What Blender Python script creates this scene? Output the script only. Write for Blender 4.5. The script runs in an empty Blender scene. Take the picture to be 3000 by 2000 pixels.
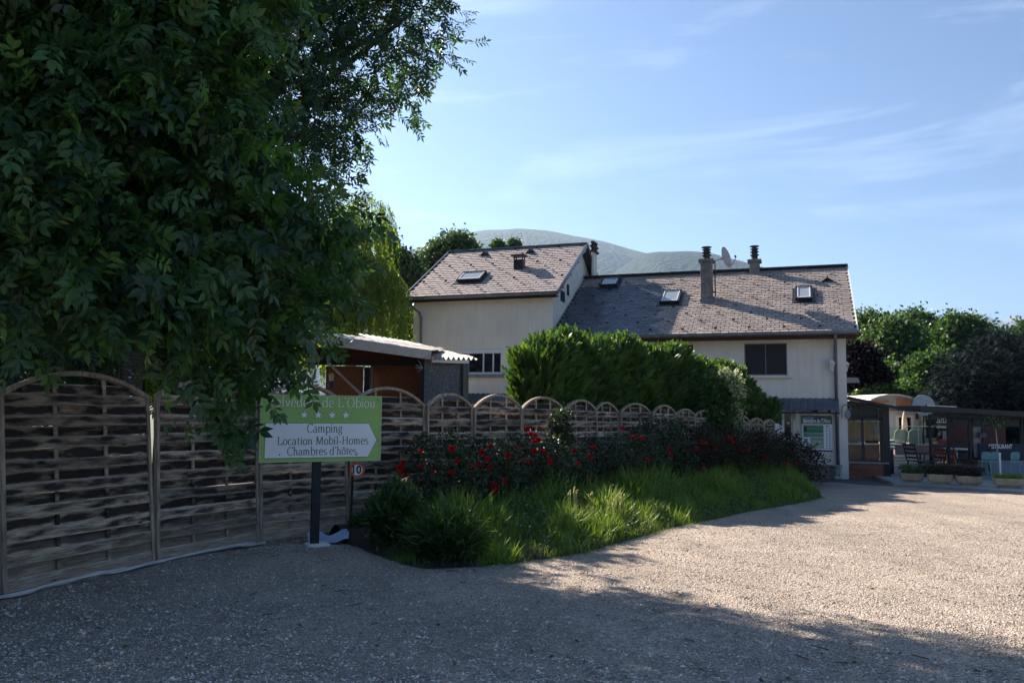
import bpy, math, random
import numpy as np
from mathutils import Matrix, Vector
random.seed(7); rng = np.random.default_rng(7)
R_ = math.radians
SC = bpy.context.scene
COL = SC.collection

# ------------------------------------------------------------------ camera, world, sun, exposure
CAM_H, SLOPE, FOC = 1.7, 0.018, 2400.0
PITCH, ROLL = math.atan(196 / 2400), 0.009
F_ = Vector((0, math.cos(PITCH), math.sin(PITCH))); U0 = Vector((0, -math.sin(PITCH), math.cos(PITCH)))
RT = Vector((1, 0, 0)) * math.cos(ROLL) + U0 * math.sin(ROLL)
UP = Vector((-1, 0, 0)) * math.sin(ROLL) + U0 * math.cos(ROLL)
EYE = Vector((0, 0, CAM_H))
cd = bpy.data.cameras.new('camera'); cam = bpy.data.objects.new('camera', cd); COL.objects.link(cam)
cd.sensor_width = 36; cd.lens = 36 * FOC / 3000; cd.clip_end = 40000; cd.clip_start = 0.05
cam.matrix_world = Matrix.Translation(EYE) @ Matrix((RT, UP, -F_)).transposed().to_4x4()
SC.camera = cam

HAZE = 0.00011
SUN_EL, SUN_AZ = 33.0, 41.0          # sun ahead of the camera, 40 degrees to its left
sd = bpy.data.lights.new('sun', 'SUN'); sun = bpy.data.objects.new('sun', sd); COL.objects.link(sun)
sd.energy = 3.1; sd.angle = R_(0.5); sd.color = (1.0, 0.885, 0.77)
to_sun = Vector((-math.sin(R_(SUN_AZ)) * math.cos(R_(SUN_EL)), math.cos(R_(SUN_AZ)) * math.cos(R_(SUN_EL)), math.sin(R_(SUN_EL))))
sun.rotation_euler = to_sun.to_track_quat('Z', 'Y').to_euler()
W = bpy.data.worlds.new('World'); SC.world = W; W.use_nodes = True
wn = W.node_tree; wn.nodes.clear()
def wnode(t, **k):
    n = wn.nodes.new(t)
    for a, b in k.items(): setattr(n, a, b)
    return n
sky = wnode('ShaderNodeTexSky', sky_type='NISHITA', sun_disc=False, sun_elevation=R_(SUN_EL), sun_rotation=R_(-SUN_AZ),
            altitude=800, air_density=1.0, dust_density=1.3, ozone_density=2.0)
bg = wnode('ShaderNodeBackground'); bg.inputs['Strength'].default_value = 0.055
wo = wnode('ShaderNodeOutputWorld')
tcw = wnode('ShaderNodeTexCoord')
mpw = wnode('ShaderNodeMapping'); mpw.inputs['Rotation'].default_value = (0.0, R_(-14), R_(20)); mpw.inputs['Scale'].default_value = (1.3, 2.6, 8.5); mpw.inputs['Location'].default_value = (2.35, .6, 1.1)
nzw = wnode('ShaderNodeTexNoise'); nzw.inputs['Scale'].default_value = 1.5; nzw.inputs['Detail'].default_value = 9; nzw.inputs['Roughness'].default_value = 0.62; nzw.inputs['Distortion'].default_value = 0.9
rpw = wnode('ShaderNodeValToRGB'); rpw.color_ramp.elements[0].position = 0.50; rpw.color_ramp.elements[1].position = 0.86
mpw2 = wnode('ShaderNodeMapping'); mpw2.inputs['Scale'].default_value = (2.0, 2.0, 3.0)
nz2 = wnode('ShaderNodeTexNoise'); nz2.inputs['Scale'].default_value = 0.9; nz2.inputs['Detail'].default_value = 3
rp2 = wnode('ShaderNodeValToRGB'); rp2.color_ramp.elements[0].position = 0.42; rp2.color_ramp.elements[1].position = 0.66
mul = wnode('ShaderNodeMath', operation='MULTIPLY'); mul2 = wnode('ShaderNodeMath', operation='MULTIPLY'); mul2.inputs[1].default_value = 0.36
mixw = wnode('ShaderNodeMix', data_type='RGBA'); mixw.inputs[7].default_value = (7.0, 7.6, 8.6, 1)
tint = wnode('ShaderNodeMix', data_type='RGBA', blend_type='MULTIPLY'); tint.inputs[0].default_value = 1.0; tint.inputs[7].default_value = (0.335, 0.425, 0.535, 1)
L = wn.links.new
L(tcw.outputs['Generated'], mpw.inputs[0]); L(mpw.outputs[0], nzw.inputs['Vector']); L(nzw.outputs['Fac'], rpw.inputs[0])
L(tcw.outputs['Generated'], mpw2.inputs[0]); L(mpw2.outputs[0], nz2.inputs['Vector']); L(nz2.outputs['Fac'], rp2.inputs[0])
L(rpw.outputs[0], mul.inputs[0]); L(rp2.outputs[0], mul.inputs[1]); L(mul.outputs[0], mul2.inputs[0])
L(sky.outputs[0], tint.inputs[6]); L(tint.outputs[2], mixw.inputs[6]); L(mul2.outputs[0], mixw.inputs[0])
L(mixw.outputs[2], bg.inputs['Color']); L(bg.outputs[0], wo.inputs['Surface'])
vs = SC.view_settings; vs.view_transform = 'Standard'; vs.look = 'None'; vs.exposure = 2.32; vs.gamma = 1.0; vs.use_curve_mapping = False
cy = SC.cycles; cy.max_bounces = 7; cy.diffuse_bounces = 3; cy.glossy_bounces = 3; cy.transmission_bounces = 5; cy.transparent_max_bounces = 12; cy.volume_bounces = 0
cy.use_denoising = True; cy.sample_clamp_indirect = 6

# ------------------------------------------------------------------ geometry of the place
def ray(px, py): return F_ * FOC + RT * (px - 1500) + UP * (1000 - py)
def D(px, py, Y): d = ray(px, py); return EYE + d * (Y / d.y)
def Gp(px, py): d = ray(px, py); return EYE + d * (-CAM_H / (d.z + SLOPE * d.y))
def Zp(px, py, z): d = ray(px, py); return EYE + d * ((z - CAM_H) / d.z)
def gz(x, y):
    z = -SLOPE * np.clip(y, -20, 27)
    z = z + 0.10 * np.exp(-((x + 2.5) ** 2 / 0.9 + (y - 10.6) ** 2 / 0.7))
    z = z + 0.06 * np.exp(-((x + 3.6) ** 2 / 1.2 + (y - 9.6) ** 2 / 1.2))
    z = z + 0.012 * np.sin(x * 1.3 + y * 0.7) * np.sin(y * 1.1 - x * 0.4)
    return z
def gzf(x, y): return float(gz(np.float64(x), np.float64(y)))

# ------------------------------------------------------------------ scene helpers
PM = {}
def setp(o, label=None, cat=None, group=None, kind=None):
    if label: o['label'] = label
    if cat: o['category'] = cat
    if group: o['group'] = group
    if kind: o['kind'] = kind
    return o
def thing(name, label, cat, mat=None, group=None, kind=None):
    o = bpy.data.objects.new(name, None); COL.objects.link(o)
    mat = mat or Matrix.Identity(4)
    if not isinstance(mat, Matrix): mat = Matrix.Translation(mat)
    o.matrix_world = mat; o.empty_display_size = 0.2; PM[o.name] = mat
    return setp(o, label, cat, group, kind)
def link(name, me, material, parent=None, world=None, kind=None, label=None):
    """world: matrix of the object in world space"""
    o = bpy.data.objects.new(name, me); COL.objects.link(o)
    if material and not me.materials: me.materials.append(material)
    world = world or Matrix.Identity(4)
    if parent is not None:
        o.parent = parent; o.matrix_local = PM[parent.name].inverted() @ world
    else: o.matrix_world = world
    PM[o.name] = world
    return setp(o, label, None, None, kind)
class MB:
    def __init__(s, frame=None): s.v = []; s.f = []; s.fr = frame or Matrix.Identity(4)
    def add(s, vs, fs):
        b = len(s.v); s.v += [tuple(p) for p in vs]; s.f += [tuple(b + i for i in q) for q in fs]; return s
    def box(s, x0, x1, y0, y1, z0, z1):
        x0, x1 = min(x0, x1), max(x0, x1); y0, y1 = min(y0, y1), max(y0, y1); z0, z1 = min(z0, z1), max(z0, z1)
        return s.add([(x0,y0,z0),(x1,y0,z0),(x1,y1,z0),(x0,y1,z0),(x0,y0,z1),(x1,y0,z1),(x1,y1,z1),(x0,y1,z1)],
                     [(0,3,2,1),(4,5,6,7),(0,1,5,4),(1,2,6,5),(2,3,7,6),(3,0,4,7)])
    def bar(s, p, q, w, h, up=(0, 0, 1)):
        p, q = Vector(p), Vector(q); d = (q - p).normalized(); u = Vector(up)
        if abs(d.dot(u)) > .98: u = Vector((0, 1, 0))
        a = d.cross(u).normalized(); b = a.cross(d).normalized()
        o = []
        for e in (p, q): o += [e - a*w/2 - b*h/2, e + a*w/2 - b*h/2, e + a*w/2 + b*h/2, e - a*w/2 + b*h/2]
        return s.add(o, [(3,2,1,0),(4,5,6,7),(0,1,5,4),(1,2,6,5),(2,3,7,6),(3,0,4,7)])
    def tube(s, pts, r, n=8, cap=True):
        pts = [Vector(p) for p in pts]; m = len(pts)
        rs = r if isinstance(r, (list, tuple)) else [r] * m
        o = []; ref = None
        for i in range(m):
            d = (pts[min(i+1, m-1)] - pts[max(i-1, 0)]).normalized()
            if ref is None: ref = Vector((0, 0, 1)) if abs(d.z) < .9 else Vector((1, 0, 0))
            a = d.cross(ref).normalized(); b = a.cross(d).normalized(); ref = b
            for k in range(n):
                t = 2*math.pi*k/n; o.append(pts[i] + a*math.cos(t)*rs[i] + b*math.sin(t)*rs[i])
        fs = [(i*n+k, i*n+(k+1) % n, (i+1)*n+(k+1) % n, (i+1)*n+k) for i in range(m-1) for k in range(n)]
        if cap: fs += [tuple(range(n-1, -1, -1)), tuple((m-1)*n+k for k in range(n))]
        return s.add(o, fs)
    def lathe(s, prof, c=(0, 0, 0), n=20):
        o = [(c[0]+r*math.cos(2*math.pi*k/n), c[1]+r*math.sin(2*math.pi*k/n), c[2]+z) for r, z in prof for k in range(n)]
        fs = [(i*n+k, i*n+(k+1) % n, (i+1)*n+(k+1) % n, (i+1)*n+k) for i in range(len(prof)-1) for k in range(n)]
        return s.add(o, fs + [tuple(range(n-1, -1, -1)), tuple((len(prof)-1)*n+k for k in range(n))])
    def prism(s, poly, ax, a0, a1):
        """poly: 2-D points; ax: axis of extrusion 'x','y','z'"""
        n = len(poly)
        mk = {'x': lambda p, a: (a, p[0], p[1]), 'y': lambda p, a: (p[0], a, p[1]), 'z': lambda p, a: (p[0], p[1], a)}[ax]
        return s.add([mk(p, a0) for p in poly] + [mk(p, a1) for p in poly],
                     [tuple(range(n)), tuple(range(2*n-1, n-1, -1))] + [(i, i+n, (i+1) % n + n, (i+1) % n) for i in range(n)])
    def disc(s, c, nrm, r, n=24, thick=0.0, ry=None):
        c = Vector(c); nrm = Vector(nrm).normalized(); u = Vector((0, 0, 1)) if abs(nrm.z) < .9 else Vector((0, 1, 0))
        a = nrm.cross(u).normalized(); b = a.cross(nrm).normalized(); ry = ry or r
        top = [c + a*math.cos(2*math.pi*k/n)*r + b*math.sin(2*math.pi*k/n)*ry for k in range(n)]
        if thick:
            bot = [p - nrm*thick for p in top]
            return s.add(top + bot, [tuple(range(n)), tuple(range(2*n-1, n-1, -1))] + [(i, i+n, (i+1) % n+n, (i+1) % n) for i in range(n)])
        return s.add(top, [tuple(range(n))])
    def mesh(s, name, mat4=None, smooth=False):
        me = bpy.data.meshes.new(name)
        v = s.v if mat4 is None else [tuple(mat4 @ Vector(p)) for p in s.v]
        me.from_pydata(v, [], s.f); me.update()
        import bmesh
        b = bmesh.new(); b.from_mesh(me); bmesh.ops.recalc_face_normals(b, faces=b.faces); b.to_mesh(me); b.free()
        if smooth: me.shade_smooth()
        return me
    def build(s, name, mat, parent=None, kind=None, label=None, cat=None, group=None, smooth=False, bevel=0):
        base = PM[parent.name] if parent is not None else Matrix.Identity(4)
        rel = base.inverted() @ s.fr
        me = s.mesh(name, rel, smooth)
        o = link(name, me, mat, parent, base.copy(), kind, label); setp(o, None, cat, group)
        if bevel:
            m = o.modifiers.new('bevel', 'BEVEL'); m.width = bevel; m.segments = 2; m.limit_method = 'ANGLE'
        return o

# ------------------------------------------------------------------ materials
def node_mat(name):
    m = bpy.data.materials.new(name); m.use_nodes = True; nt = m.node_tree
    return m, nt, nt.nodes['Principled BSDF'], nt.nodes['Material Output']
def nn(nt, t, **k):
    n = nt.nodes.new(t)
    for a, b in k.items(): setattr(n, a, b)
    return n
def c4(c): return (c[0], c[1], c[2], 1)
def mat(name, a, b=None, scale=4, rough=.7, metal=0, bump=0, bscale=None, stretch=(1, 1, 1), spec=.4, vary=0.0, detail=6, coord='Object', contrast=(.35, .65), streak=None):
    m, nt, p, out = node_mat(name); b = b or tuple(x * .8 for x in a)
    tc = nn(nt, 'ShaderNodeTexCoord'); mp = nn(nt, 'ShaderNodeMapping'); mp.inputs['Scale'].default_value = stretch
    oi = nn(nt, 'ShaderNodeObjectInfo'); va = nn(nt, 'ShaderNodeVectorMath', operation='MULTIPLY_ADD')
    va.inputs[1].default_value = (37, 37, 37)
    nt.links.new(oi.outputs['Random'], va.inputs[0]); nt.links.new(tc.outputs[coord], va.inputs[2]); nt.links.new(va.outputs[0], mp.inputs[0])
    nz = nn(nt, 'ShaderNodeTexNoise'); nz.inputs['Scale'].default_value = scale; nz.inputs['Detail'].default_value = detail; nz.inputs['Roughness'].default_value = .62
    nt.links.new(mp.outputs[0], nz.inputs['Vector'])
    rp = nn(nt, 'ShaderNodeValToRGB'); e = rp.color_ramp.elements
    e[0].position, e[1].position = contrast; e[0].color = c4(b); e[1].color = c4(a)
    nt.links.new(nz.outputs['Fac'], rp.inputs[0]); src = rp.outputs[0]
    if streak:
        ms = nn(nt, 'ShaderNodeMapping'); ms.inputs['Scale'].default_value = (9, 9, .5)
        n3 = nn(nt, 'ShaderNodeTexNoise'); n3.inputs['Scale'].default_value = 1.0; n3.inputs['Detail'].default_value = 5
        r3 = nn(nt, 'ShaderNodeValToRGB'); r3.color_ramp.elements[0].position = .5; r3.color_ramp.elements[1].position = .75
        r3.color_ramp.elements[0].color = (1, 1, 1, 1); r3.color_ramp.elements[1].color = c4(streak)
        mx = nn(nt, 'ShaderNodeMix', data_type='RGBA', blend_type='MULTIPLY'); mx.inputs[0].default_value = 1
        nt.links.new(tc.outputs[coord], ms.inputs[0]); nt.links.new(ms.outputs[0], n3.inputs['Vector']); nt.links.new(n3.outputs['Fac'], r3.inputs[0])
        nt.links.new(src, mx.inputs[6]); nt.links.new(r3.outputs[0], mx.inputs[7]); src = mx.outputs[2]
    if vary:
        at = nn(nt, 'ShaderNodeAttribute', attribute_name='rnd'); ad = nn(nt, 'ShaderNodeMath', operation='ADD'); fr = nn(nt, 'ShaderNodeMath', operation='FRACT')
        nt.links.new(at.outputs['Fac'], ad.inputs[0]); nt.links.new(oi.outputs['Random'], ad.inputs[1]); nt.links.new(ad.outputs[0], fr.inputs[0])
        mr = nn(nt, 'ShaderNodeMapRange'); mr.inputs[3].default_value = 1 - vary; mr.inputs[4].default_value = 1 + vary
        hs = nn(nt, 'ShaderNodeHueSaturation'); nt.links.new(fr.outputs[0], mr.inputs[0]); nt.links.new(mr.outputs[0], hs.inputs['Value'])
        nt.links.new(src, hs.inputs['Color']); src = hs.outputs[0]
    nt.links.new(src, p.inputs['Base Color'])
    p.inputs['Roughness'].default_value = rough; p.inputs['Metallic'].default_value = metal; p.inputs['Specular IOR Level'].default_value = spec
    if bump:
        n2 = nn(nt, 'ShaderNodeTexNoise'); n2.inputs['Scale'].default_value = bscale or scale * 6; n2.inputs['Detail'].default_value = 5
        nt.links.new(mp.outputs[0], n2.inputs['Vector'])
        bp = nn(nt, 'ShaderNodeBump'); bp.inputs['Strength'].default_value = bump; bp.inputs['Distance'].default_value = .02
        nt.links.new(n2.outputs['Fac'], bp.inputs['Height']); nt.links.new(bp.outputs[0], p.inputs['Normal'])
    return m
def leafmat(name, a, b, trans=.45, rough=.45, tcol=None, spec=.35):
    """a, b: the two ends of leaf colour, spread leaf by leaf"""
    m, nt, p, out = node_mat(name)
    at = nn(nt, 'ShaderNodeAttribute', attribute_name='rnd'); oi = nn(nt, 'ShaderNodeObjectInfo')
    ad = nn(nt, 'ShaderNodeMath', operation='ADD'); fr = nn(nt, 'ShaderNodeMath', operation='FRACT')
    nt.links.new(at.outputs['Fac'], ad.inputs[0]); nt.links.new(oi.outputs['Random'], ad.inputs[1]); nt.links.new(ad.outputs[0], fr.inputs[0])
    rp = nn(nt, 'ShaderNodeValToRGB'); rp.color_ramp.elements[0].color = c4(b); rp.color_ramp.elements[1].color = c4(a)
    nt.links.new(fr.outputs[0], rp.inputs[0]); nt.links.new(rp.outputs[0], p.inputs['Base Color'])
    p.inputs['Roughness'].default_value = rough; p.inputs['Specular IOR Level'].default_value = spec
    tr = nn(nt, 'ShaderNodeBsdfTranslucent'); mx = nn(nt, 'ShaderNodeMixShader'); mx.inputs[0].default_value = trans
    mc = nn(nt, 'ShaderNodeMix', data_type='RGBA', blend_type='MULTIPLY'); mc.inputs[0].default_value = 1; mc.inputs[7].default_value = c4(tcol or (1.9, 2.0, .7))
    nt.links.new(rp.outputs[0], mc.inputs[6]); nt.links.new(mc.outputs[2], tr.inputs['Color'])
    nt.links.new(p.outputs[0], mx.inputs[1]); nt.links.new(tr.outputs[0], mx.inputs[2]); nt.links.new(mx.outputs[0], out.inputs['Surface'])
    return m
def glassmat(name, tint=(.8, .9, .9), clear=.8, rough=.02):
    m, nt, p, out = node_mat(name)
    t = nn(nt, 'ShaderNodeBsdfTransparent'); t.inputs[0].default_value = c4(tint); g = nn(nt, 'ShaderNodeBsdfGlossy'); g.inputs['Roughness'].default_value = rough
    lw = nn(nt, 'ShaderNodeFresnel'); lw.inputs[0].default_value = 1.5; mx = nn(nt, 'ShaderNodeMixShader')
    ad = nn(nt, 'ShaderNodeMath', operation='MULTIPLY_ADD'); ad.inputs[1].default_value = .4; ad.inputs[2].default_value = (1 - clear) * .3
    nt.links.new(lw.outputs[0], ad.inputs[0]); nt.links.new(ad.outputs[0], mx.inputs[0]); nt.links.new(t.outputs[0], mx.inputs[1]); nt.links.new(g.outputs[0], mx.inputs[2]); nt.links.new(mx.outputs[0], out.inputs['Surface'])
    return m

M = {}
M['plaster'] = mat('plaster', (.82, .76, .66), (.73, .67, .575), 1.3, .9, bump=.25, bscale=60, spec=.15, streak=(.90, .89, .86))
M['plaster_white'] = mat('plaster_white', (.76, .71, .63), (.70, .64, .56), 2, .85, bump=.1, bscale=50, spec=.2)
M['plinth'] = mat('plinth', (.40, .33, .27), (.33, .27, .22), 3, .9, bump=.3, bscale=40, spec=.1)
M['shingle'] = mat('shingle', (.44, .37, .33), (.37, .31, .28), 5, .62, bump=.10, bscale=50, vary=.09, spec=.3)
M['shingle_old'] = mat('shingle_old', (.40, .335, .29), (.27, .225, .20), 4, .6, bump=.12, bscale=40, vary=.17, spec=.35)
M['new_slate_and_shade'] = mat('new_slate_and_shade', (.12, .135, .17), (.05, .058, .075), 5, .38, bump=.1, vary=.35, spec=.6)  # bluish slate tone, darkened to paint in the gable's shadow on the roof
M['underlay'] = mat('underlay', (.06, .05, .045), None, 4, .9)
M['zinc'] = mat('zinc', (.22, .23, .25), (.15, .16, .18), 5, .45, metal=.5)
M['dark_metal'] = mat('dark_metal', (.018, .018, .022), (.010, .010, .014), 6, .45)
M['black'] = mat('black', (.010, .010, .012), None, 6, .5)
M['hook'] = mat('hook', (.02, .018, .016), None, 6, .6)
M['white_paint'] = mat('white_paint', (.74, .73, .70), (.66, .65, .62), 3, .5)
M['pvc'] = mat('pvc', (.80, .80, .80), (.74, .74, .74), 3, .35)
M['glass_dark'] = mat('glass_dark', (.012, .014, .018), (.02, .022, .028), 2, .06, spec=.8)
M['glass_sky'] = mat('glass_sky', (.30, .33, .36), (.24, .27, .30), 1, .08, spec=.9)
M['curtain'] = mat('curtain', (.10, .13, .045), (.02, .03, .02), 3, .8, stretch=(9, 9, .6), detail=4)
M['shutter'] = mat('shutter', (.018, .010, .014), (.010, .006, .010), 4, .5)
M['render_grey'] = mat('render_grey', (.30, .29, .27), (.17, .165, .155), 6, .9, bump=.5, bscale=25)
M['slate_tile'] = mat('slate_tile', (.10, .115, .14), (.06, .07, .09), 5, .45, bump=.1, vary=.2)
M['brown_wood'] = mat('brown_wood', (.075, .022, .015), (.045, .014, .010), 5, .7, stretch=(1, 1, 6))
M['osb'] = mat('osb', (.25, .10, .05), (.125, .048, .025), 24, .8, bump=.3, bscale=45, stretch=(1, 1, 2.2), detail=3, contrast=(.4, .6))
M['osb_grey'] = mat('osb_grey', (.42, .42, .42), (.115, .118, .125), 26, .85, bump=.3, bscale=40, stretch=(1.6, 1, 1), detail=3, contrast=(.50, .80))
M['sheet'] = mat('sheet', (.62, .56, .50), (.40, .36, .32), 4, .75, bump=.2, bscale=30, streak=(.7, .66, .6))
M['fascia'] = mat('fascia', (.66, .58, .50), (.40, .33, .27), 9, .8, bump=.2, contrast=(.25, .5))
M['brick'] = mat('brick', (.30, .095, .055), (.20, .06, .038), 6, .85, bump=.4, bscale=40, vary=.3)
M['mortar'] = mat('mortar', (.30, .22, .18), None, 9, .9)
M['curtain_cream'] = leafmat('curtain_cream', (.88, .68, .46), (.84, .62, .40), .5, rough=.9, tcol=(1, 1, 1), spec=.1)
M['concrete'] = mat('concrete', (.33, .32, .30), (.24, .235, .22), 3, .9, bump=.3, bscale=30)
M['asphalt'] = mat('asphalt', (.11, .105, .10), (.075, .072, .07), 5, .9, bump=.3, bscale=60)
M['planter'] = mat('planter', (.50, .38, .24), (.36, .26, .16), 5, .85, bump=.3, bscale=40)
M['soil'] = mat('soil', (.045, .032, .022), (.025, .018, .013), 8, .95, bump=.6)
M['cloth'] = mat('cloth', (.66, .60, .55), (.50, .46, .42), 3, .8, bump=.5, bscale=9)
M['cloth_blue'] = mat('cloth_blue', (.42, .50, .66), (.30, .37, .52), 4, .8, bump=.5, bscale=9)
M['bark'] = mat('bark', (.085, .062, .045), (.035, .026, .02), 6, .95, bump=.8, bscale=18, stretch=(1, 1, .25))
M['stem'] = mat('stem', (.06, .07, .03), None, 8, .8)
M['sign_green'] = mat('sign_green', (.29, .50, .12), (.27, .47, .11), 1.2, .35, spec=.4)
M['sign_white'] = mat('sign_white', (.84, .84, .86), (.80, .80, .82), 2, .35)
M['sign_letter_green'] = mat('sign_letter_green', (.115, .16, .075), None, 2, .5)
M['red_ring'] = mat('red_ring', (.70, .12, .05), (.55, .10, .045), 8, .45)
M['digit'] = mat('digit', (.02, .02, .025), None, 2, .5)
M['teal'] = mat('teal', (.16, .34, .33), (.12, .27, .27), 5, .45)
M['red_plastic'] = mat('red_plastic', (.60, .025, .02), None, 5, .4)
M['yellow'] = mat('yellow', (.80, .42, .03), None, 5, .4)
M['maroon'] = mat('maroon', (.085, .018, .03), (.05, .012, .02), 5, .5)
M['beige'] = mat('beige', (.60, .50, .38), (.52, .43, .32), 3, .85)
M['mauve'] = mat('mauve', (.25, .185, .165), (.21, .155, .14), 3, .85)
M['orange_panel'] = mat('orange_panel', (.46, .21, .09), (.38, .16, .07), 4, .7)
M['petal'] = mat('petal', (.72, .012, .018), (.45, .006, .012), 30, .5, spec=.3)
M['petal_yellow'] = mat('petal_yellow', (.85, .45, .02), None, 20, .5)
M['glass'] = glassmat('glass', (.9, .93, .93), .99); M['glass_green'] = glassmat('glass_green', (.72, .88, .86), .75)
M['leaf_ash'] = leafmat('leaf_ash', (.045, .090, .034), (.016, .040, .024), .34, spec=.5)
M['leaf_walnut'] = leafmat('leaf_walnut', (.085, .17, .045), (.014, .042, .022), .38, rough=.38, spec=.5)
M['leaf_willow'] = leafmat('leaf_willow', (.16, .21, .035), (.08, .13, .025), .5)
M['leaf_birch'] = leafmat('leaf_birch', (.095, .145, .055), (.038, .072, .03), .32, tcol=(1.5, 1.7, .8))
M['leaf_dark'] = leafmat('leaf_dark', (.035, .06, .028), (.016, .032, .018), .2, tcol=(1.3, 1.5, .8))
M['leaf_oak'] = leafmat('leaf_oak', (.090, .150, .045), (.028, .062, .024), .32, tcol=(1.5, 1.7, .7))
M['leaf_lime'] = leafmat('leaf_lime', (.30, .36, .02), (.17, .25, .02), .5)
M['leaf_cedar'] = leafmat('leaf_cedar', (.020, .034, .034), (.006, .011, .014), .08, rough=.8, spec=.08, tcol=(1, 1.2, 1))
M['leaf_copper'] = leafmat('leaf_copper', (.013, .008, .012), (.007, .005, .008), .10, rough=.8, spec=.1, tcol=(1.5, .8, .8))
M['leaf_rose'] = leafmat('leaf_rose', (.055, .095, .035), (.024, .038, .020), .25, tcol=(1.5, 1.3, .8))
M['leaf_rose_red'] = leafmat('leaf_rose_red', (.062, .050, .030), (.026, .032, .018), .25, rough=.6, spec=.15, tcol=(1.6, .9, .7))
M['thuja'] = leafmat('thuja', (.115, .195, .042), (.022, .056, .022), .30)
M['pot'] = mat('pot', (.045, .042, .042), (.025, .024, .025), 8, .8)
M['chimney_render'] = mat('chimney_render', (.22, .21, .20), (.11, .105, .10), 6, .9, bump=.5, bscale=25)
M['elder'] = leafmat('elder', (.10, .18, .045), (.05, .10, .03), .4)
M['cream_flower'] = leafmat('cream_flower', (.62, .62, .40), (.45, .48, .26), .3, tcol=(1.1, 1.1, .9))
M['grass'] = leafmat('grass', (.19, .26, .050), (.055, .11, .022), .33)
M['lavender'] = leafmat('lavender', (.085, .145, .048), (.030, .062, .026), .3)
def wood_mat(lo=.50, hi=.70, nm='fence_wood'):
    """weathered, mould stained softwood"""
    m, nt, p, out = node_mat(nm)
    tc = nn(nt, 'ShaderNodeTexCoord'); oi = nn(nt, 'ShaderNodeObjectInfo'); ge = nn(nt, 'ShaderNodeNewGeometry')
    va = nn(nt, 'ShaderNodeVectorMath', operation='MULTIPLY_ADD'); va.inputs[1].default_value = (31, 17, 23)
    nt.links.new(oi.outputs['Random'], va.inputs[0]); nt.links.new(ge.outputs['Position'], va.inputs[2])
    mg = nn(nt, 'ShaderNodeMapping'); mg.inputs['Scale'].default_value = (3.0, 3.0, 58)
    g = nn(nt, 'ShaderNodeTexNoise'); g.inputs['Scale'].default_value = 1.6; g.inputs['Detail'].default_value = 7; g.inputs['Roughness'].default_value = .7; g.inputs['Distortion'].default_value = .5
    nt.links.new(va.outputs[0], mg.inputs[0]); nt.links.new(mg.outputs[0], g.inputs['Vector'])
    rg = nn(nt, 'ShaderNodeValToRGB'); e = rg.color_ramp.elements
    e[0].position, e[1].position = .34, .66; e[0].color = (.17, .12, .085, 1); e[1].color = (.60, .46, .33, 1)
    nt.links.new(g.outputs['Fac'], rg.inputs[0])
    ms = nn(nt, 'ShaderNodeMapping'); ms.inputs['Scale'].default_value = (2.6, 2.6, 12)
    s = nn(nt, 'ShaderNodeTexNoise'); s.inputs['Scale'].default_value = 1.15; s.inputs['Detail'].default_value = 5
    nt.links.new(va.outputs[0], ms.inputs[0]); nt.links.new(ms.outputs[0], s.inputs['Vector'])
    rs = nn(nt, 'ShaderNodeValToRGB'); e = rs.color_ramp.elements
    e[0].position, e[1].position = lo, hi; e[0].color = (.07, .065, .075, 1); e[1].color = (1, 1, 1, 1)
    so = nn(nt, 'ShaderNodeSeparateXYZ'); nt.links.new(tc.outputs['Object'], so.inputs[0])
    e1 = nn(nt, 'ShaderNodeMath', operation='SUBTRACT'); e1.inputs[1].default_value = .5; nt.links.new(so.outputs[2], e1.inputs[0])
    e2 = nn(nt, 'ShaderNodeMath', operation='ABSOLUTE'); nt.links.new(e1.outputs[0], e2.inputs[0])
    e3 = nn(nt, 'ShaderNodeMath', operation='POWER'); e3.inputs[1].default_value = 3.0; nt.links.new(e2.outputs[0], e3.inputs[0])
    e4 = nn(nt, 'ShaderNodeMath', operation='MULTIPLY_ADD'); e4.inputs[1].default_value = 2.2; nt.links.new(e3.outputs[0], e4.inputs[0]); nt.links.new(s.outputs['Fac'], e4.inputs[2])
    nt.links.new(e4.outputs[0], rs.inputs[0])
    # the lowest boards have kept their yellow tone, mould has not reached them
    sx = nn(nt, 'ShaderNodeSeparateXYZ'); nt.links.new(ge.outputs['Position'], sx.inputs[0])
    wz = nn(nt, 'ShaderNodeTexNoise'); wz.inputs['Scale'].default_value = 1.2; nt.links.new(ge.outputs['Position'], wz.inputs['Vector'])
    zz = nn(nt, 'ShaderNodeMath', operation='MULTIPLY_ADD'); zz.inputs[1].default_value = .5; nt.links.new(wz.outputs['Fac'], zz.inputs[0]); nt.links.new(sx.outputs[2], zz.inputs[2])
    mr = nn(nt, 'ShaderNodeMapRange'); mr.inputs[1].default_value = .22; mr.inputs[2].default_value = .62; mr.inputs[3].default_value = .15; mr.inputs[4].default_value = 1
    nt.links.new(zz.outputs[0], mr.inputs[0])
    mx = nn(nt, 'ShaderNodeMix', data_type='RGBA', blend_type='MULTIPLY'); nt.links.new(mr.outputs[0], mx.inputs[0]); nt.links.new(rg.outputs[0], mx.inputs[6]); nt.links.new(rs.outputs[0], mx.inputs[7])
    mk = nn(nt, 'ShaderNodeMapping'); mk.inputs['Scale'].default_value = (2.2, 2.2, 7)
    kv = nn(nt, 'ShaderNodeTexVoronoi'); kv.inputs['Scale'].default_value = 1.0; nt.links.new(va.outputs[0], mk.inputs[0]); nt.links.new(mk.outputs[0], kv.inputs['Vector'])
    kr = nn(nt, 'ShaderNodeValToRGB'); kr.color_ramp.elements[0].position = .06; kr.color_ramp.elements[1].position = .13; kr.color_ramp.elements[0].color = (.22, .15, .10, 1); kr.color_ramp.elements[1].color = (1, 1, 1, 1); nt.links.new(kv.outputs['Distance'], kr.inputs[0])
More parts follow.
